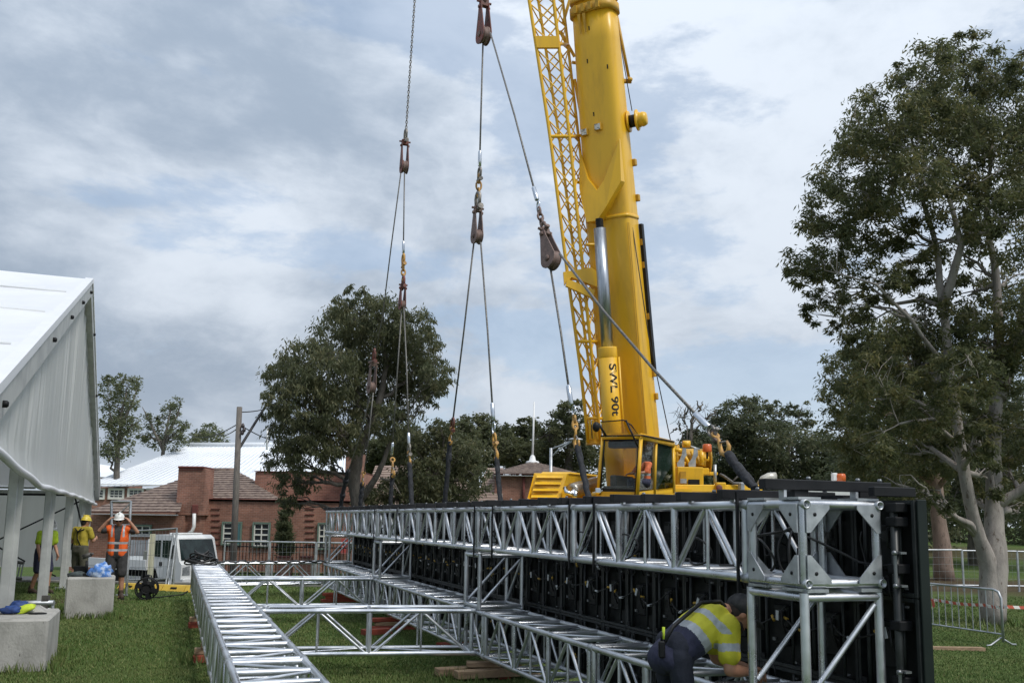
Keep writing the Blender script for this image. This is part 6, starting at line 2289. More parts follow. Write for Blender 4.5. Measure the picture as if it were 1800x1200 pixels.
mb = MB(); mb.tube(P(1257, 816, 26.2), P(1257, 852, 26.2), .045, n=8); mb.build('stanchion', GALV, crane)
mb = MB(); mb.path([P(1265, 833, 26.2), P(1272, 836, 26.2), P(1290, 849, 26.2), P(1318, 850, 26.2)], .04, 6); mb.tube(P(1287, 846, 26.2), P(1304, 831, 26.2), .025, n=6); mb.build('grey_arm', dark, crane)
ex_ = MB(); ex_.path([P(1339, 853, 27), P(1344, 843, 27), P(1352, 838, 27), P(1364, 837, 27)], [.16, .15, .13, .12], 12); ex_.build('exhaust_elbow', mat('pale_pipe', (.55, .53, .47), (.42, .40, .35), rough=.4, metal=.4, scale=5, coord='World'), crane)
# service truck parked behind the screen wall: only its roof beacon shows over the beams
q_ = P(1480, 850, 25.0); zr_ = q_.z
sv = thing('service_truck', 'white service truck behind the screen wall, only its orange roof beacon showing', 'truck', (q_.x, q_.y, 0))
sd2, sf2 = RGT.copy(), FWD.copy()
c_ = Vector((q_.x, q_.y, 0)) + sf2 * .9
mb = MB(); mb.prism([c_ + sd2 * x - sf2 * .95 + UP * z for x, z in ((-.9, .55), (-.9, zr_ - .25), (-.8, zr_ - .03), (.35, zr_ - .03), (.85, 1.75), (1.05, 1.6), (1.08, .55))], sf2 * 1.9); mb.build('cab', TW, sv)
mb = MB(); mb.prism([c_ + sd2 * x - sf2 * .965 + UP * z for x, z in ((-.6, 1.65), (-.6, zr_ - .3), (.25, zr_ - .3), (.62, 1.65))], sf2 * .012); mb.build('side_window', GLS, sv)
mb = MB(); mb.box(c_ - sd2 * 2.4 + UP * 1.25, (2.9, 1.9, .9), 0, ax=(sd2, sf2, UP), bev=.03); mb.build('service_body', TW, sv)
mb = MB(); mb.box(c_ - sd2 * 1.4 + UP * .65, (4.8, .8, .2), 0, ax=(sd2, sf2, UP)); mb.build('chassis', BLACK, sv)
for x in (.45, -2.7):
    for y in (-.8, .8):
        w0 = c_ + sd2 * x + sf2 * y + UP * .4
        mb = MB(); mb.lathe(w0 - sf2 * .12, sf2, [(0, .22), (0, .37), (.03, .4), (.21, .4), (.24, .37), (.24, .22)], 18); wv = mb.build('wheel', RUBBER, sv)
        mb = MB(); mb.lathe(w0 - sf2 * .11, sf2, [(0, .21), (.22, .21)], 14); mb.build('rim', GALV, wv)
mb = MB(); mb.box(q_ + sf2 * .9 + UP * .0 - sd2 * .12, (.75, .28, .06), 0, ax=(sd2, sf2, UP), bev=.01); mb.build('light_bar', WHITE, sv)
bq = P(1477, 840, 25.9)
mb = MB(); mb.lathe(bq - UP * .12, UP, [(0, .14), (.18, .15), (.24, .13)], 14); mb.build('beacon', ORG, sv)
mb = MB(); mb.box(P(1467, 838, 25.9), (.16, .16, .22), 0, ax=AX, bev=.03); mb.build('lamp_housing', WHITE, sv)

# ---- louvred hood at the left
hq = [P(926, 880, 24.0), P(983, 880, 24.0), P(997, 832, 24.25), P(939, 831, 24.25)]
dv_ = P(1048, 828, 25.6) - P(997, 832, 24.25); dv_.z = 0
hood = MB()
ext = -UP * .9
hq2 = [hq[0] + ext, hq[1] + ext, hq[1], hq[2], hq[3], hq[0]]
hood.prism(hq2, dv_); hd2 = hood.build('engine_hood', YELLOW, crane)
tr = MB(); tr.prism([P(954, 829, 24.4), P(1000, 829, 24.4), P(1002, 832, 24.3), P(950, 832, 24.3)], dv_ * .96); tr.build('hood_top', YELLOW, hd2)
for k in range(4):
    t0, t1 = .10 + .235 * k, .10 + .235 * k + .13
    a = hq[3].lerp(hq[0], t0).lerp(hq[2].lerp(hq[1], t0), .10); b = hq[3].lerp(hq[0], t0).lerp(hq[2].lerp(hq[1], t0), .90)
    c = hq[3].lerp(hq[0], t1).lerp(hq[2].lerp(hq[1], t1), .90); d_ = hq[3].lerp(hq[0], t1).lerp(hq[2].lerp(hq[1], t1), .10)
    MB().prism([a - FWD * .005, b - FWD * .005, c - FWD * .012, d_ - FWD * .012], FWD * .004).build('louvre_gap', YELLOW2, hd2)
    MB().prism([a - FWD * .01, b - FWD * .01, (b * .45 + c * .55) - FWD * .075, (a * .45 + d_ * .55) - FWD * .075], FWD * .006 + UP * .01).build('louvre', YELLOW, hd2)
mf = MB(); ma, mbb = P(1004, 862, 24.2), P(1047, 850, 25.2)
mf.lathe(ma, mbb - ma, [(0, .09), (.01, .17), (.06, .19), (1.2, .19), (1.25, .1)], 20); mf.build('muffler', mat('muffler_steel', (.42, .36, .28), (.55, .52, .48), rough=.32, metal=.9, scale=5, coord='World'), crane)
mf = MB(); mf.path([P(993, 857, 24.0), P(996, 865, 23.9), P(1003, 868, 23.9), P(1008, 862, 24.0), P(1012, 866, 23.95), P(1010, 875, 23.9)], .062, 10); mf.build('exhaust_pipe', CHROME, crane)

# ---- carrier, hidden behind the screen wall from here
ch_c = cg + BF * .5
mb = MB(); mb.box(ch_c + UP * 1.15, (2.5, 10.5, .8), 0, ax=(BS, BF, UP), bev=.05); mb.build('chassis', YELLOW, crane)
mb = MB(); mb.lathe(cg + UP * 1.5, UP, [(0, 1.1), (.3, 1.1)], 28); mb.build('turntable', BLACK, crane)
mb = MB(); mb.box(cg - BF * .3 + UP * 2.15, (2.3, 3.0, .7), 0, ax=(BS, BF, UP), bev=.05); mb.build('slew_frame', YELLOW, crane)
mb = MB(); mb.box(cg - BF * 2.6 + UP * 2.1, (2.4, 1.0, 1.0), 0, ax=(BS, BF, UP), bev=.06); mb.build('counterweight', YELLOW2, crane)
for kx in (-1, 1):
    for ky in (-4.2, -2.6, 1.8, 3.6):
        c_ = ch_c + BS * (1.12 * kx) + BF * ky + UP * .56
        mb = MB(); mb.lathe(c_ - BS * .17, BS, [(0, .3), (0, .52), (.04, .56), (.30, .56), (.34, .52), (.34, .3)], 22); wv = mb.build('wheel', RUBBER, crane)
        mb = MB(); mb.lathe(c_ - BS * .15, BS, [(0, .29), (.30, .29)], 16); mb.build('rim', YELLOW2, wv)
# ================================================================ LIFTING TACKLE
XR = 3.55


def R_(px, py):
    return PX(px, py, XR)


def rope(pts, label, socket_end=True, r=.0115, m=STEEL, group='wire ropes of the lifting tackle', socket_start=False):
    w3 = [R_(*q) for q in pts]
    root = thing('wire_rope', label, 'rope', w3[0], 0, group)
    mb = MB(); mb.path(w3, r, 7); mb.build('strand', m, root)
    for on, a, b in ((socket_end, w3[-1], w3[-2]), (socket_start, w3[0], w3[1])):
        if on:
            d = (b - a).normalized()
            mb = MB(); mb.lathe(a, d, [(0, r * 1.2), (.01, r * 2.1), (.20, r * 2.1), (.22, r * 1.2)], 10); mb.build('socket', CHROME, root)
    return root


def torus(mb, c, u, v, ru, rv, r, n=14, k=6, mi=0):
    c = Vector(c)
    mb.path([c + u * (ru * cos(t)) + v * (rv * sin(t)) for t in np.linspace(0, 2 * pi, n + 1)[:-1]], r, k, mi, closed=True)


def shackle(px, py, dirpx, label, s=1.0, m=SHACK, group='shackles of the lifting tackle'):
    """bow shackle hanging along the picture direction to dirpx"""
    c = R_(px, py); e = R_(*dirpx); d = (e - c).normalized()
    s_ = SX; t = d.cross(s_).normalized()
    root = thing('shackle', label, 'shackle', c, 0, group)
    mb = MB()
    bow = [c + d * (.075 * s) + t * (.034 * s)]
    for a in np.linspace(0.2, pi - .2, 9):
        bow.append(c + t * (.046 * s * cos(a)) - d * (.050 * s * sin(a) - .0 * s))
    bow.append(c + d * (.075 * s) - t * (.034 * s))
    mb.path(bow, .0125 * s, 8); mb.build('bow', m, root)
    mb = MB(); mb.tube(c + d * (.075 * s) - t * (.062 * s), c + d * (.075 * s) + t * (.062 * s), .0135 * s, n=8)
    mb.tube(c + d * (.075 * s) + t * (.05 * s), c + d * (.075 * s) + t * (.072 * s), .022 * s, n=6); mb.build('pin', m, root)
    return root


def pulley(px0, py0, px1, py1, label, m, turn=0.0, s=1.0):
    """snatch block hanging from (px0,py0) with its lower end at (px1,py1)"""
    a = R_(px0, py0); b = R_(px1, py1); d = (b - a); L = d.length; d.normalize()
    ax = (SX * cos(turn) + SY * sin(turn)); ax = (ax - d * ax.dot(d)).normalized(); t = d.cross(ax).normalized()
    root = thing('pulley_block', label, 'pulley', a, 0, 'pulley blocks of the lifting tackle')
    R = L * .20; cen = a + d * (L - R)
    out = []
    for ang in np.linspace(-.35, pi + .35, 13):
        out.append(cen + t * (R * cos(ang)) + d * (R * sin(ang)))
    out += [a + d * (L * .26) - t * (R * .42), a + d * (L * .10) - t * (R * .34), a + d * (L * .10) + t * (R * .34), a + d * (L * .26) + t * (R * .42)]
    w = L * .085
    for k in (-1, 1):
        mb = MB(); mb.prism([p + ax * (w * k - .006) for p in out], ax * .012); ck = mb.build('cheek', m, root)
        mb = MB(); mb.lathe(cen + ax * (w * k + .006 * k), ax * k, [(0, R * .30), (.012, R * .30), (.02, R * .2)], 12); mb.build('axle_cap', RUSTB, ck)
        for q in (a + d * (L * .18),):
            mb = MB(); mb.lathe(q + ax * (w * k + .006 * k), ax * k, [(0, .022), (.022, .022)], 8); mb.build('bolt_head', m, ck)
    mb = MB(); mb.lathe(cen - ax * (w * .8), ax, [(0, R * .5), (0, R * .95), (w * .35, R * .92), (w * .8, R * .72), (w * 1.25, R * .92), (w * 1.6, R * .95), (w * 1.6, R * .5)], 22); mb.build('sheave', RUSTB, root)
    mb = MB(); mb.box(a + d * (L * .08), (w * 2.2, R * .55, L * .16), 0, ax=(ax, t, d), bev=.006); mb.tube(a + d * (L * .06) - ax * w * 1.9, a + d * (L * .06) + ax * w * 1.9, .016, n=8); mb.build('head', m, root)
    return root


def links(p, q, label, n, s, m=HOOKY, name='chain', group=None):
    a, b = R_(*p), R_(*q); d = (b - a); L = d.length; d.normalize()
    u0 = d.cross(SX).normalized(); v0 = SX
    mb = MB()
    for i in range(n):
        c = a + d * (L * (i + .5) / n)
        side = u0 if i % 2 == 0 else v0
        torus(mb, c, d, side, L / n * .66, L / n * .36, s, 10, 5)
    return tag(mb.build(name, m), label, 'chain', group)


def hook(px, py, px1, py1, label, m=HOOKY, s=1.0, flip=1):
    a, b = R_(px, py), R_(px1, py1); d = (b - a); L = d.length; d.normalize(); t = SY * flip
    t = (t - d * t.dot(d)).normalized()
    root = thing('lifting_hook', label, 'hook', a, 0, 'sling hooks of the lifting tackle')
    mb = MB()
    pts = [a + d * L * .12, a + d * L * .32, a + d * L * .5 + t * L * .10, a + d * L * .72 + t * L * .22, a + d * L * .92 + t * L * .12, a + d * L * 1.0 - t * L * .05, a + d * L * .92 - t * L * .22, a + d * L * .72 - t * L * .27]
    mb.path(pts, [L * .055, L * .06, L * .07, L * .085, L * .09, L * .085, L * .07, L * .04], 8); mb.build('hook_body', m, root)
    mb = MB(); torus(mb, a + d * L * .06, d, SX, L * .12, L * .11, L * .05, 12, 6); mb.build('eye', m, root)
    mb = MB(); mb.path([a + d * L * .42 + t * L * .02, a + d * L * .72 - t * L * .25], L * .035, 6); mb.build('latch', SHACK, root)
    return root


def sling(pts, label, w=.06, wraps=()):
    p3 = [R_(*q) for q in pts]
    root = thing('lifting_sling', label, 'sling', p3[-1], 0, 'black lifting slings on the screen wall')
    mb = MB()
    n = 16
    full = []
    for i in range(n + 1):
        t = i / n * (len(p3) - 1); k = min(int(t), len(p3) - 2)
        q = p3[k].lerp(p3[k + 1], t - k)
        full.append(q + SY * .004 * sin(i * 2.1))
    for off in (-1, 1):
        mb.path([q + SX * (.012 * off) + SY * (w * .28 * off * (1 - .6 * abs(sin(i * .5)))) for i, q in enumerate(full)], [w * (.36 + .05 * sin(i * 1.7 + off)) for i in range(n + 1)], 8)
    mb.build('webbing', SLING, root)
    for wq in wraps:
        c = full[int(wq * n)]; d = (full[min(n, int(wq * n) + 1)] - c).normalized()
        mb = MB(); mb.lathe(c - d * .03, d, [(-.03, w * .50), (.0, w * .60), (.06, w * .60), (.09, w * .50)], 10); mb.build('wrap', SLING, root)
    return root


# left tackle
links((731, -30), (714, 226), 'long dark chain hanging from above to the left pulley block', 58, .0075, SHACK)
shackle(713, 236, (712, 256), 'shackle at the bottom of the long dark chain', 1.7)
pulley(712, 246, 710, 305, 'upper left red pulley block under the long chain', RUST, 0.0)
rope([(705, 302), (688, 430), (672, 560), (661, 618)], 'dark slack rope from the upper left block down into the drooping tree', False)
rope([(711, 304), (709, 445)], 'short vertical rope under the upper left red block', True)
shackle(709, 455, (709, 475), 'shackle on the short vertical rope at the tree top', 1.6, HOOKY)
links((709, 466), (709, 492), 'yellow links above the red block at the tree top', 3, .016)
shackle(709, 494, (709, 510), 'lower shackle just above the red block at the tree top', 1.6, RUST)
pulley(709, 498, 706, 545, 'red pulley block hanging at the top of the drooping tree', RUST, 0.1)
rope([(706, 545), (698, 660), (689, 800)], 'dark left-hand rope below the red block at the tree top')
rope([(710, 540), (715, 650), (719, 783)], 'pale right-hand rope below the red block at the tree top')
hook(690, 806, 691, 838, 'yellow hook left of the drooping tree, in front of the tiled roof', s=1)
sling([(690, 832), (688, 860), (686, 892)], 'black sling in front of the tiled roof', .075)
shackle(719, 788, (719, 800), 'small shackle above the yellow hook in front of the tree', 1.4)
hook(719, 794, 720, 818, 'yellow hook hanging in front of the shrub tree, at its left edge', flip=-1)
sling([(720, 812), (722, 850), (724, 892)], 'straight black sling at the left edge of the shrub tree', .085)
shackle(658, 622, (657, 640), 'red shackle inside the drooping tree crown', 1.8, RUST)
pulley(657, 634, 652, 692, 'brown pulley block seen against the drooping tree crown', RUSTB, 0.1)
rope([(652, 690), (632, 770), (612, 828)], 'left rope from the brown block in the drooping tree', False)
rope([(656, 690), (648, 770), (640, 832)], 'right rope from the brown block in the drooping tree', False)
sling([(612, 826), (605, 856), (598, 894)], 'farthest slanting black sling at the left end of the screen wall', .10, (.35, .7))
hook(639, 830, 637, 852, 'yellow hook by the trunk of the drooping tree')
sling([(637, 848), (635, 870), (633, 893)], 'short black sling by the trunk of the drooping tree', .10)
# main block and its two ropes
links((849, -30), (851, 4), 'red links above the main block at the top of the picture', 3, .03, RUST)
pulley(851, 0, 850, 78, 'main red pulley block at the top between the ropes', RUST, 0.12)
rope([(849, 76), (846, 180), (843, 293)], 'long vertical rope under the main block')
rope([(862, 58), (905, 205), (944, 352)], 'long slanting rope from the main block towards the crane boom')
shackle(843, 303, (842, 320), 'shackle at the foot of the long vertical rope', 1.25)
links((842, 308), (841, 345), 'yellowish links between the two shackles of the long vertical rope', 3, .014)
shackle(840, 350, (840, 370), 'big bow shackle on top of the middle brown block', 1.8)
pulley(840, 362, 838, 429, 'middle brown pulley block, above the two spread ropes', RUSTB, 0.1)
rope([(833, 426), (815, 585), (796, 740)], 'dark left rope spreading from the middle brown block', False)
rope([(845, 426), (857, 580), (867, 738)], 'right rope spreading from the middle brown block')
shackle(796, 742, (794, 755), 'rusty shackle above the leaning black sling', 1.2, RUST)
hook(795, 752, 791, 780, 'yellow hook above the leaning black sling')
sling([(791, 776), (787, 830), (781, 888)], 'leaning black sling in front of the shrub tree', .07, (.3,))
mbx = MB(); torus(mbx, R_(868, 752), UP, SY, .07, .045, .009, 16, 6)
tag(mbx.build('rope_thimble', CHROME), 'oval steel thimble ring under the right spread rope', 'ring')
shackle(869, 770, (870, 782), 'shackle under the oval thimble ring', 1.1, HOOKY)
hook(870, 778, 873, 808, 'yellow hook under the oval thimble ring', flip=-1)
sling([(873, 803), (876, 840), (880, 884)], 'black sling in front of the red brick house wall', .06)
# right tackle
mbx = MB(); torus(mbx, R_(946, 362), UP, SY, .055, .035, .009, 16, 6)
tag(mbx.build('rope_thimble', CHROME), 'steel thimble ring at the end of the long slanting rope', 'ring')
links((947, 366), (953, 396), 'rusty links between the slanting rope and the brown block by the boom', 3, .013, RUSTB)
shackle(955, 400, (962, 415), 'bow shackle on the brown block beside the lattice jib', 1.2, RUSTB)
pulley(957, 402, 972, 470, 'brown pulley block beside the lattice jib', RUSTB, 0.36)
rope([(967, 468), (986, 585), (1004, 712)], 'steep rope from the brown block by the jib to the near hook')
rope([(984, 446), (1060, 545), (1150, 650), (1246, 752)], 'long slanting rope crossing in front of the crane boom', True, .0125)
mbx = MB(); torus(mbx, R_(1009, 722), UP, SY, .05, .034, .008, 16, 6)
tag(mbx.build('rope_thimble', CHROME), 'steel thimble ring in front of the lattice jib foot', 'ring')
links((1009, 730), (1011, 752), 'yellow links under the thimble by the jib foot', 2, .013)
hook(1011, 748, 1014, 787, 'large yellow hook hanging left of the crane cab')
sling([(1015, 782), (1024, 825), (1036, 882)], 'black sling running down past the muffler of the crane', .065)
shackle(1250, 757, (1260, 768), 'grey shackle at the lower end of the long slanting rope', .8)
links((1252, 760), (1262, 774), 'rusty links at the lower end of the long slanting rope', 2, .012, RUSTB)
hook(1256, 763, 1279, 796, 'yellow hook right of the orange beacon')
sling([(1278, 796), (1300, 826), (1328, 858)], 'thick black sling slanting down to the corner cube', .058, (.2, .55, .8))
# ================================================================ PEOPLE
def capsule(mb, p0, p1, r0, r1, n=14):
    p0 = Vector(p0); p1 = Vector(p1); d = p1 - p0; L = d.length
    if L < 1e-6:
        d = UP.copy(); L = 1e-4
    prof = []
    for a in np.linspace(-pi / 2, 0, 6):
        prof.append((r0 * sin(a), max(1e-5, r0 * cos(a))))
    for a in np.linspace(0, pi / 2, 6):
        prof.append((L + r1 * sin(a), max(1e-5, r1 * cos(a))))
    mb.lathe(p0, d, prof, n)


def blend(name, parts, mats, parent, voxel=.011, smooth=4, classify=None, disp=0.0):
    """one continuous surface grown from overlapping tapered limbs"""
    mb = MB()
    for p in parts:
        if p[0] == 'c':
            capsule(mb, p[1], p[2], p[3], p[4])
        elif p[0] == 'e':
            mb.ellipsoid(p[1], p[2], rot=p[3] if len(p) > 3 else None, n=16, m=10)
    me = mb.mesh('tmp', mats)
    o = bpy.data.objects.new('tmp', me); COL.objects.link(o)
    md = o.modifiers.new('r', 'REMESH'); md.mode = 'VOXEL'; md.voxel_size = voxel; md.use_smooth_shade = True
    ms_ = o.modifiers.new('s', 'SMOOTH'); ms_.iterations = smooth; ms_.factor = .5
    dg = bpy.context.evaluated_depsgraph_get(); dg.update()
    me2 = bpy.data.meshes.new_from_object(o.evaluated_get(dg))
    bpy.data.objects.remove(o)
    me2.name = name
    if disp > 0:
        nv = len(me2.vertices)
        co = np.empty(nv * 3, np.float32); no = np.empty(nv * 3, np.float32)
        me2.vertices.foreach_get('co', co); me2.vertices.foreach_get('normal', no)
        co = co.reshape(-1, 3)
        ks = np.array([noise.noise(Vector(q) * 9.0) * disp + noise.noise(Vector((q[0] * 22, q[1] * 22, q[2] * 8))) * disp * .7 for q in co.tolist()])
        me2.vertices.foreach_set('co', (co + no.reshape(-1, 3) * ks[:, None]).astype(np.float32).reshape(-1))
    me2.materials.clear()
    for m in (mats if isinstance(mats, (list, tuple)) else [mats]):
        me2.materials.append(m)
    me2.polygons.foreach_set('use_smooth', [True] * len(me2.polygons))
    if classify:
        me2.polygons.foreach_set('material_index', [classify(p.center) for p in me2.polygons])
    else:
        me2.polygons.foreach_set('material_index', [0] * len(me2.polygons))
    me2.update()
    return link_mesh(name, me2, parent)


class Person:
    def __init__(s, label, org, heading, scale=1.0, voxel=.011):
        s.o = Vector(org); s.f = Vector(heading).normalized(); s.r = s.f.cross(UP).normalized(); s.k = scale; s.vx = voxel
        s.root = thing('person', label, 'person', org)

    def w(s, p):
        return s.o + (s.r * p[0] + s.f * p[1] + UP * p[2]) * s.k

    def dirv(s, p):
        return (s.r * p[0] + s.f * p[1] + UP * p[2]).normalized()

    def loc(s, q):
        d = Vector(q) - s.o
        return d.dot(s.r) / s.k, d.dot(s.f) / s.k, d.z / s.k

    def C(s, a, b, r0, r1):
        return ('c', s.w(a), s.w(b), r0 * s.k, r1 * s.k)

    def E(s, c, r, rot=None):
        base = Matrix((s.r, s.f, UP)).transposed()
        return ('e', s.w(c), [q * s.k for q in r], base @ rot if rot is not None else base)

    def head(s, J):
        """head parts, face looking along J['face']"""
        h = Vector(J['head']); f = Vector(J['face']).normalized(); u = Vector(J.get('crown', (0, 0, 1))); u = (u - f * u.dot(f)).normalized(); r = f.cross(u)
        rot = Matrix((r, f, u)).transposed()
        s.hrot, s.hc, s.hf, s.hu, s.hr = rot, h, f, u, r
        L = [s.E(h, (.074, .094, .112), rot), s.E(h + f * .035 - u * .075, (.050, .055, .050), rot), s.E(h + f * .10 - u * .015, (.013, .020, .026), rot),
             s.E(h + f * .088 + u * .022, (.055, .014, .012), rot), s.E(h + f * .088 - u * .058, (.026, .014, .012), rot)]
        for sg in (-1, 1):
            L.append(s.E(h + r * (.076 * sg) - u * .01 - f * .005, (.010, .022, .032), rot))
        L.append(s.C(J['neck'], h - u * .04, .062, .055))
        return L

    def hand(s, wr, d, up, side, curl=.5):
        """palm, four unequal fingers with a bend and a thumb leaving the side of the palm"""
        wr = Vector(wr); d = Vector(d).normalized(); n = Vector(up); n = (n - d * n.dot(d)).normalized(); t = d.cross(n) * side
        L = []
        kn = wr + d * .085
        for q in (-.026, 0, .026):
            L.append(s.C(wr + t * q * .6, kn + t * q, .020, .017))
        for i, (q, ln) in enumerate(((-.032, .070), (-.011, .082), (.011, .077), (.031, .060))):
            a = kn + t * q; b = a + (d * cos(curl * .6) - n * sin(curl * .6)) * ln * .55; c = b + (d * cos(curl * 1.6) - n * sin(curl * 1.6)) * ln * .6
            L.append(s.C(a, b, .0115, .0100)); L.append(s.C(b, c, .0100, .0080))
        a = wr + d * .02 - t * .026; b = a + (d * .7 - t * .7).normalized() * .045; c = b + (d * .95 - t * .2 - n * .3).normalized() * .035
        L.append(s.C(a, b, .0145, .0120)); L.append(s.C(b, c, .0120, .0090))
        return L

    def body(s, J):
        L = s.head(J)
        fat = J.get('fat', .92)
        p, c = Vector(J['pelvis']), Vector(J['chest'])
        x = Vector((1, 0, 0)) if 'xax' not in J else Vector(J['xax'])
        for q in (-.075, .075):
            L.append(s.C(p + x * q * .9, p.lerp(c, .5) + x * q * .85, .108 * fat, .105 * fat)); L.append(s.C(p.lerp(c, .5) + x * q * .85, c + x * q * .9, .105 * fat, .112 * fat))
        L.append(s.C(Vector(J['shL']), Vector(J['shR']), .062 * fat, .062 * fat)); L.append(s.C(c, J['neck'], .09 * fat, .06))
        for sd in 'LR':
            L.append(s.C(J['sh' + sd], J['el' + sd], .054 * (.9 + .1 * fat), .042)); L.append(s.C(J['el' + sd], Vector(J['el' + sd]).lerp(Vector(J['wr' + sd]), .35), .042, .043))
            L.append(s.C(Vector(J['el' + sd]).lerp(Vector(J['wr' + sd]), .35), J['wr' + sd], .043, .028))
            h = J['hand' + sd]
            L += s.hand(J['wr' + sd], h[0], h[1], 1 if sd == 'R' else -1, h[2] if len(h) > 2 else .5)
            if 'kn' + sd in J:
                hp, kn, an = Vector(J['hip' + sd]), Vector(J['kn' + sd]), Vector(J['an' + sd])
                L.append(s.C(hp, kn, .092 * fat, .058)); bk = Vector((0, -.02, 0))
                L.append(s.C(kn, kn.lerp(an, .3) + bk, .056, .058)); L.append(s.C(kn.lerp(an, .3) + bk, an, .058, .040))
                L.append(s.C(an, an + Vector((0, .10, -.05)), .042, .038))
        return blend('body', L, SKIN, s.root, s.vx)

    def boots(s, J, m, sole=RUBBER):
        for sd in 'LR':
            an = Vector(J['an' + sd]); ft = Vector(J.get('ft' + sd, (0, 1, 0))).normalized()
            z0 = Vector((0, 0, 1))
            heel = Vector((an.x, an.y, .055)) - ft * .04
            toe = Vector((an.x, an.y, .045)) + ft * .17
            L = [s.C(an + z0 * .06, heel + z0 * .03, .056, .056), s.C(heel, toe, .050, .045), s.C(heel + ft * .08 + z0 * .02, toe - ft * .02, .052, .046)]
            b = blend('boot', L, m, s.root, s.vx, 2)
            mb = MB(); c = (heel + toe) / 2; c.z = .012
            fw_ = s.dirv(ft); mb.box(s.w(c), (.098 * s.k, .30 * s.k, .024 * s.k), 0, ax=(fw_.cross(UP), fw_, UP), bev=.008); mb.build('sole', sole, b)

    def legs(s, J, m, frac, extra=.018, name='shorts', calf=None):
        """trousers or shorts; frac = how far down the leg they reach (1 = knee, 2 = ankle)"""
        p = Vector(J['pelvis'])
        L = [s.C(p + Vector((-.07, 0, .03)), p + Vector((.07, 0, .03)), .112 + extra, .112 + extra), s.C(p + Vector((-.065, -.0, -.04)), p + Vector((.065, 0, -.04)), .114 + extra, .114 + extra)]
        for sd in 'LR':
            hp, kn, an = Vector(J['hip' + sd]), Vector(J['kn' + sd]), Vector(J['an' + sd])
            if frac <= 1:
                L.append(s.C(hp, hp.lerp(kn, frac), .098 + extra, .078 + extra))
            else:
                L.append(s.C(hp, kn, .098 + extra, .068 + extra)); L.append(s.C(kn, kn.lerp(an, frac - 1), .068 + extra, .055 + extra))
        return blend(name, L, m, s.root, s.vx, 4, None, .006)

    def shirt(s, J, mats, sleeve=.6, extra=.018, name='shirt', classify=None, vest=False, hem=.0, hipr=.108):
        p, c = Vector(J['pelvis']), Vector(J['chest'])
        x = Vector((1, 0, 0)) if 'xax' not in J else Vector(J['xax'])
        p = p - (c - p).normalized() * hem
        L = []
        L.append(s.C(p, c, .112 + extra, .105 + extra))
        for q in (-.068, .068):
            L.append(s.C(p + x * q, p.lerp(c, .5) + x * q * .95, hipr + extra, .106 + extra)); L.append(s.C(p.lerp(c, .5) + x * q * .95, c + x * q, .110 + extra, .112 + extra))
        L.append(s.C(Vector(J['shL']), Vector(J['shR']), .064 + extra, .064 + extra)); L.append(s.C(c, Vector(J['neck']).lerp(c, .35), .10 + extra * .5, .066 + extra * .4))
        if not vest:
            for sd in 'LR':
                L.append(s.C(J['sh' + sd], Vector(J['sh' + sd]).lerp(Vector(J['el' + sd]), sleeve), .060 + extra, .064 + extra))
        return blend(name, L, mats, s.root, s.vx, 4, classify, .009)

    def eyes(s, glasses=False):
        h, f, u, r = s.hc, s.hf, s.hu, s.hr
        for sg in (-1, 1):
            mb = MB(); mb.ellipsoid(s.w(h + f * .086 + r * (.031 * sg) + u * .005), (.012 * s.k,) * 3, n=8, m=6); mb.build('eye', WHITE if not glasses else BLACK, s.root)
        if glasses:
            L = MB(); rt = Matrix((s.r, s.f, UP)).transposed() @ s.hrot
            for sg in (-1, 1):
                L.ellipsoid(s.w(h + f * .094 + r * (.032 * sg) + u * .006), (.030 * s.k, .010 * s.k, .022 * s.k), rot=rt, n=12, m=8)
            L.tube(s.w(h + f * .094 - r * .07 + u * .01), s.w(h + f * .094 + r * .07 + u * .01), .006 * s.k, n=6)
            L.build('sunglasses', BLACK, s.root)

    def helmet(s, m, brim=1.0):
        h, f, u, r = s.hc, s.hf, s.hu, s.hr
        rt = Matrix((s.r, s.f, UP)).transposed() @ s.hrot
        mb = MB()
        vs = []; n = 20
        for i in range(9):
            ph = (pi / 2) * i / 8
            for j in range(n):
                th = 2 * pi * j / n
                q = Vector((.104 * cos(th) * cos(ph), .126 * sin(th) * cos(ph), .115 * sin(ph)))
                vs.append(s.w(h + u * .045) + (rt @ q) * s.k)
        fs = [(i * n + j, i * n + (j + 1) % n, (i + 1) * n + (j + 1) % n, (i + 1) * n + j) for i in range(8) for j in range(n)]
        mb.add(vs, fs, 0, True)
        hb_ = []
        for k, (ra, rb, z) in enumerate(((.104, .126, .045), (.118, .150, .036))):
            for j in range(n):
                th = 2 * pi * j / n
                fr_ = 1.0 + (.16 * max(0, sin(th)) if k else 0)
                q = Vector((ra * cos(th), rb * sin(th) * fr_, 0))
                hb_.append(s.w(h + u * z) + (rt @ q) * s.k)
        mb.add(hb_, [(j, (j + 1) % n, n + (j + 1) % n, n + j) for j in range(n)], 0, True)
        mb.path([s.w(h + u * .16 + f * .09), s.w(h + u * .168), s.w(h + u * .155 - f * .10)], .012 * s.k, 6)
        o = mb.build('hard_hat', m, s.root)
        return o

    def hair(s, m=HAIR):
        h, f, u, r = s.hc, s.hf, s.hu, s.hr
        rt = Matrix((s.r, s.f, UP)).transposed() @ s.hrot
        L = [('e', s.w(h + u * .018 - f * .018), [.080 * s.k, .092 * s.k, .108 * s.k], rt), ('e', s.w(h - f * .05 - u * .03), [.066 * s.k, .06 * s.k, .07 * s.k], rt)]
        return blend('hair', L, m, s.root, s.vx, 2, None, .004)


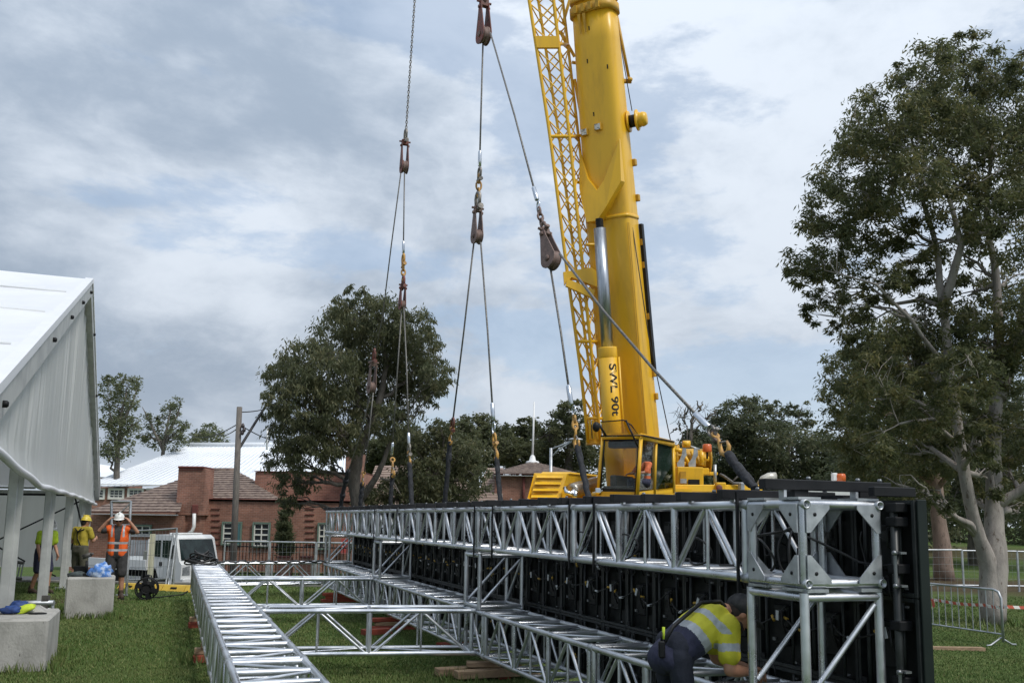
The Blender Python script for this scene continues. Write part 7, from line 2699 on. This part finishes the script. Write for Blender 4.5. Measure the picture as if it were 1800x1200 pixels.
NAVY = mat('navy_cloth', (.020, .022, .050), (.030, .032, .066), rough=.85, scale=20, coord='World', bump=.2)
DARKN = mat('dark_navy_trousers', (.011, .014, .026), (.018, .021, .036), rough=.85, scale=18, coord='World', bump=.25)
CHAR = mat('charcoal_cloth', (.035, .034, .035), (.055, .053, .053), rough=.9, scale=16, coord='World', bump=.2)
ORANGE = mat('hivis_orange', (.80, .125, .012), (.68, .10, .010), rough=.7, scale=9, coord='World')
ORANGE2 = mat('orange_shirt', (.62, .15, .05), (.50, .11, .04), rough=.75, scale=9, coord='World')
REFL = mat('reflective_tape', (.34, .36, .38), (.42, .44, .46), rough=.45, scale=30, coord='World', spec=.6)
YSHIRT = mat('hivis_shirt_yellow', (.60, .56, .035), (.52, .48, .03), rough=.75, scale=12, coord='World', bump=.15)
YOLD = mat('faded_yellow_shirt', (.42, .33, .03), (.34, .27, .03), rough=.8, scale=12, coord='World', bump=.15)
OLIVE = mat('olive_shorts', (.09, .085, .06), (.065, .062, .045), rough=.9, scale=14, coord='World')
LIME = mat('lime_shirt', (.40, .55, .02), (.33, .46, .02), rough=.75, scale=12, coord='World', bump=.15)
BOOTB = mat('boot_brown', (.05, .032, .02), rough=.8)
HATW = mat('hard_hat_white', (.72, .72, .70), rough=.35)
HATY = mat('hard_hat_yellow', (.62, .48, .05), rough=.4)
CAPM = mat('cap_grey', (.022, .024, .028), (.05, .052, .058), rough=.85, scale=14, coord='World')

# ---- man in the orange vest, both hands at his hard hat
s_ = .965
org = G(200, 1052); org.z = gz(org)
hd0 = (-org.copy()); hd0.z = 0; hd0.normalize()
hd0 = (hd0 + RGT * -.12).normalized()
m1 = Person('person in orange reflective vest and white hard hat, both hands raised to the hat', org, hd0, s_, .011)
J = dict(pelvis=(0, 0, .96), chest=(0, -.01, 1.36), neck=(0, 0, 1.49), head=(0, .035, 1.63), face=(0, .97, -.22),
         shL=(-.19, 0, 1.44), shR=(.19, 0, 1.44), elL=(-.375, .05, 1.38), elR=(.375, .05, 1.40), wrL=(-.215, .10, 1.60), wrR=(.215, .10, 1.61),
         handL=((.65, -.15, .75), (-.7, .3, .6), .6), handR=((-.65, -.15, .75), (.7, .3, .6), .6),
         hipL=(-.10, 0, .93), hipR=(.10, 0, .93), knL=(-.12, .02, .50), knR=(.12, .02, .50), anL=(-.13, 0, .09), anR=(.13, 0, .09), ftL=(-.25, 1, 0), ftR=(.25, 1, 0))
m1.body(J); m1.eyes(True)
m1.legs(J, CHAR, .93, .02)
m1.shirt(J, CHAR, .55, .012, 't_shirt')


def cls_vest(c):
    x, y, z = m1.loc(c)
    if .985 < z < 1.025 or 1.13 < z < 1.175:
        return 1
    if z > 1.28 and .095 < abs(x) < .135:
        return 1
    if y > 0 and abs(x) < .045 + max(0, (z - 1.15)) * .10:
        return 2
    return 0


m1.shirt(J, [ORANGE, REFL, CHAR], 0, .030, 'vest', cls_vest, True, .02)
m1.boots(J, BOOTB); m1.helmet(HATW)

# ---- worker inside the tent in lime shirt, looking down
org = P(70, 1045, 20.4); org.z = 0
m2 = Person('person in lime hi-vis shirt, navy shorts and white hard hat walking inside the tent', org, (RGT * .86 - FWD * .5), .90, .012)
J = dict(pelvis=(0, 0, .95), chest=(0, .10, 1.33), neck=(0, .14, 1.46), head=(0, .21, 1.58), face=(0, .80, -.6),
         shL=(-.19, .10, 1.40), shR=(.19, .10, 1.40), elL=(-.22, .10, 1.12), elR=(.24, .13, 1.12), wrL=(-.2, .25, .92), wrR=(.23, .22, .87),
         handL=((0, .2, -1), (-1, 0, 0), .6), handR=((0, .1, -1), (1, 0, 0), .7),
         hipL=(-.10, 0, .92), hipR=(.10, 0, .92), knL=(-.10, .15, .50), knR=(.10, -.02, .48), anL=(-.10, .12, .09), anR=(.10, -.2, .10))
m2.body(J); m2.eyes(); m2.hair(); m2.legs(J, NAVY, .85, .02)


def cls2(c):
    return 1 if m2.loc(c)[2] < 1.13 else 0


m2.shirt(J, [LIME, NAVY], .65, .016, 'shirt', cls2); m2.boots(J, BOOTB); m2.helmet(mat('hard_hat_grey', (.5, .5, .5), rough=.4))

# ---- worker with his back to us behind the tent post
org = P(135, 1042, 22.6); org.z = -.05
m3 = Person('person in faded yellow shirt and olive shorts seen from behind, beside the third tent post', org, (FWD * .95 + RGT * .3), .96, .012)
J = dict(pelvis=(0, 0, .95), chest=(0, .03, 1.35), neck=(0, .06, 1.48), head=(0.03, .09, 1.61), face=(.3, .95, -.1),
         shL=(-.2, .03, 1.42), shR=(.2, .03, 1.42), elL=(-.27, .02, 1.13), elR=(.26, .12, 1.15), wrL=(-.25, .12, .90), wrR=(.16, .32, 1.2),
         handL=((0, .3, -1), (-1, 0, 0), .6), handR=((-.3, 1, .2), (1, 0, 0), .7),
         hipL=(-.10, 0, .92), hipR=(.10, 0, .92), knL=(-.14, .05, .50), knR=(.12, .03, .50), anL=(-.18, -.03, .09), anR=(.14, 0, .09))
m3.body(J); m3.eyes(); m3.hair(); m3.legs(J, OLIVE, .9, .025)
m3.shirt(J, YOLD, .6, .018); m3.boots(J, BOOTB); m3.helmet(HATY)
mb = MB(); mb.path([m3.w((.12, -.10, 1.0)), m3.w((-.0, -.13, 1.2)), m3.w((-.02, -.12, 1.36)), m3.w((.08, -.10, 1.46))], .014, 6); mb.path([m3.w((-.14, -.08, 1.46)), m3.w((0, -.125, 1.37)), m3.w((.15, -.08, 1.44))], .014, 6)
mb.build('harness_strap', BLACK, m3.root)
mb = MB(); mb.box(m3.w((-.2, 0, 1.0)), (.1, .12, .16), 0, ax=AX, bev=.02); mb.build('tool_pouch', BLACK, m3.root)

# ---- foreground worker bending into the lower truss
pel = P(1186, 1143, 5.95)
hdg = (RGT * .96 + FWD * .28)
m4 = Person('person in yellow and navy reflective shirt bending over the lower truss with a cap on', (pel.x, pel.y, 0), hdg, .93, .0075)
pz = pel.z / .93
J = dict(pelvis=(0, 0, pz), chest=(0, .25, pz + .185), neck=(0, .37, pz + .245), head=(0.0, .485, pz + .235), face=(0, .72, -.70), crown=(0, .7, .7),
         shL=(-.18, .31, pz + .19), shR=(.18, .30, pz + .175), elL=(-.21, .42, pz - .09), elR=(.21, .29, pz - .10), wrL=(-.05, .56, pz - .13), wrR=(.13, .47, pz - .13),
         handL=((.25, .9, -.2), (-.3, .1, 1), .8), handR=((-.35, .9, -.2), (.3, .1, 1), .8),
         hipL=(-.10, -.02, pz - .03), hipR=(.10, -.02, pz - .03), knL=(-.12, .05, .50), knR=(.12, .04, .50), anL=(-.14, -.04, .09), anR=(.14, -.06, .09))
J['fat'] = .74
m4.body(J); m4.eyes()
m4.legs(J, DARKN, 1.98, -.008, 'trousers')
ax4 = (Vector(J['chest']) - Vector(J['pelvis'])); L4 = ax4.length; ax4.normalize()


def cls4(c):
    q = Vector(m4.loc(c)); t = (q - Vector(J['pelvis'])).dot(ax4) / L4
    for sd in 'RL':
        sh, el = Vector(J['sh' + sd]), Vector(J['el' + sd])
        d = (el - sh); k = (q - sh).dot(d) / d.length_squared; off = (q - sh - d * k).length
        if k > .18 and off < .10 and abs(q.x) > .13:
            return 1 if .40 < k < .58 else 0
    if t < .40:
        return 2
    if t < .58:
        return 1
    if .86 < t < 1.0:
        return 1
    return 0


m4.shirt(J, [YSHIRT, REFL, NAVY], .66, .011, 'shirt', cls4, False, .07, .088)
m4.boots(J, BOOTB); m4.hair()
# cap: crown and peak
rt4 = Matrix((m4.r, m4.f, UP)).transposed() @ m4.hrot
h, f, u, r = m4.hc, m4.hf, m4.hu, m4.hr
cp = [('e', m4.w(h + u * .055), [.090, .108, .075], rt4), ('e', m4.w(h + u * .035 - f * .02), [.090, .095, .07], rt4), ('e', m4.w(h + u * .045 + f * .13), [.07, .07, .012], rt4)]
blend('cap', cp, CAPM, m4.root, .0075, 2)
# beard and dark radio strap across the back
bd = [('e', m4.w(h + f * .055 - u * .085), [.048, .045, .04], rt4), ('e', m4.w(h + f * .02 - u * .07), [.066, .05, .04], rt4)]
blend('beard', bd, HAIR, m4.root, .0075, 2)
mb = MB(); sp4 = [(.05, .40, .19), (.02, .33, .275), (.0, .20, .265), (.03, .07, .185), (.08, -.05, .12), (.12, -.13, .03)]
mb.path([m4.w((x, y, pz + z + .045)) for x, y, z in sp4], .013, 6); mb.build('shoulder_strap', BLACK, m4.root)
mb = MB(); q = m4.w((.13, -.155, pz + .03)); mb.box(q, (.04, .03, .10), 0, ax=AX, bev=.008); mb.tube(q + UP * .05, q + UP * .10, .008, n=6); mb.build('belt_tool', BLACK, m4.root)
mb = MB(); mb.tube(q + UP * .06 + RGT * .01, q + UP * .13 + RGT * .012, .009, n=6); mb.build('tool_tip', HIVY, m4.root)
mb = MB(); q = m4.w((.14, .0, pz - .28)); mb.box(q - m4.f * .0 + m4.r * .02, (.01, .012, .03), 0, ax=(m4.r, m4.f, UP)); mb.build('pocket_label', WHITE, m4.root)

# ---- crane operator seated in the cab
pc = P(1133, 853, 26.0 * .93)
m5 = Person('person in orange shirt seated at the controls inside the crane cab', pc, (BF * .75 - RGT * .55).normalized(), .92, .012)
J = dict(pelvis=(0, 0, .10), chest=(0, .0, .50), neck=(0, .02, .63), head=(0, .06, .77), face=(0, 1, -.1),
         shL=(-.2, 0, .58), shR=(.2, 0, .58), elL=(-.26, .16, .36), elR=(.26, .16, .36), wrL=(-.2, .40, .32), wrR=(.2, .40, .32),
         handL=((0, 1, -.2), (-.3, 0, 1), .9), handR=((0, 1, -.2), (.3, 0, 1), .9),
         hipL=(-.10, .02, .08), hipR=(.10, .02, .08), knL=(-.13, .42, .12), knR=(.13, .42, .12), anL=(-.13, .46, -.30), anR=(.13, .46, -.30))
m5.body(J); m5.eyes(True); m5.hair()
m5.legs(J, NAVY, 1.9, .02, 'trousers')


def cls5(c):
    z = m5.loc(c)[2]
    return 1 if .27 < z < .33 else 0


m5.shirt(J, [ORANGE2, REFL], .95, .016, 'shirt', cls5)
m5.helmet(mat('cap_dark', (.06, .055, .05), rough=.8))
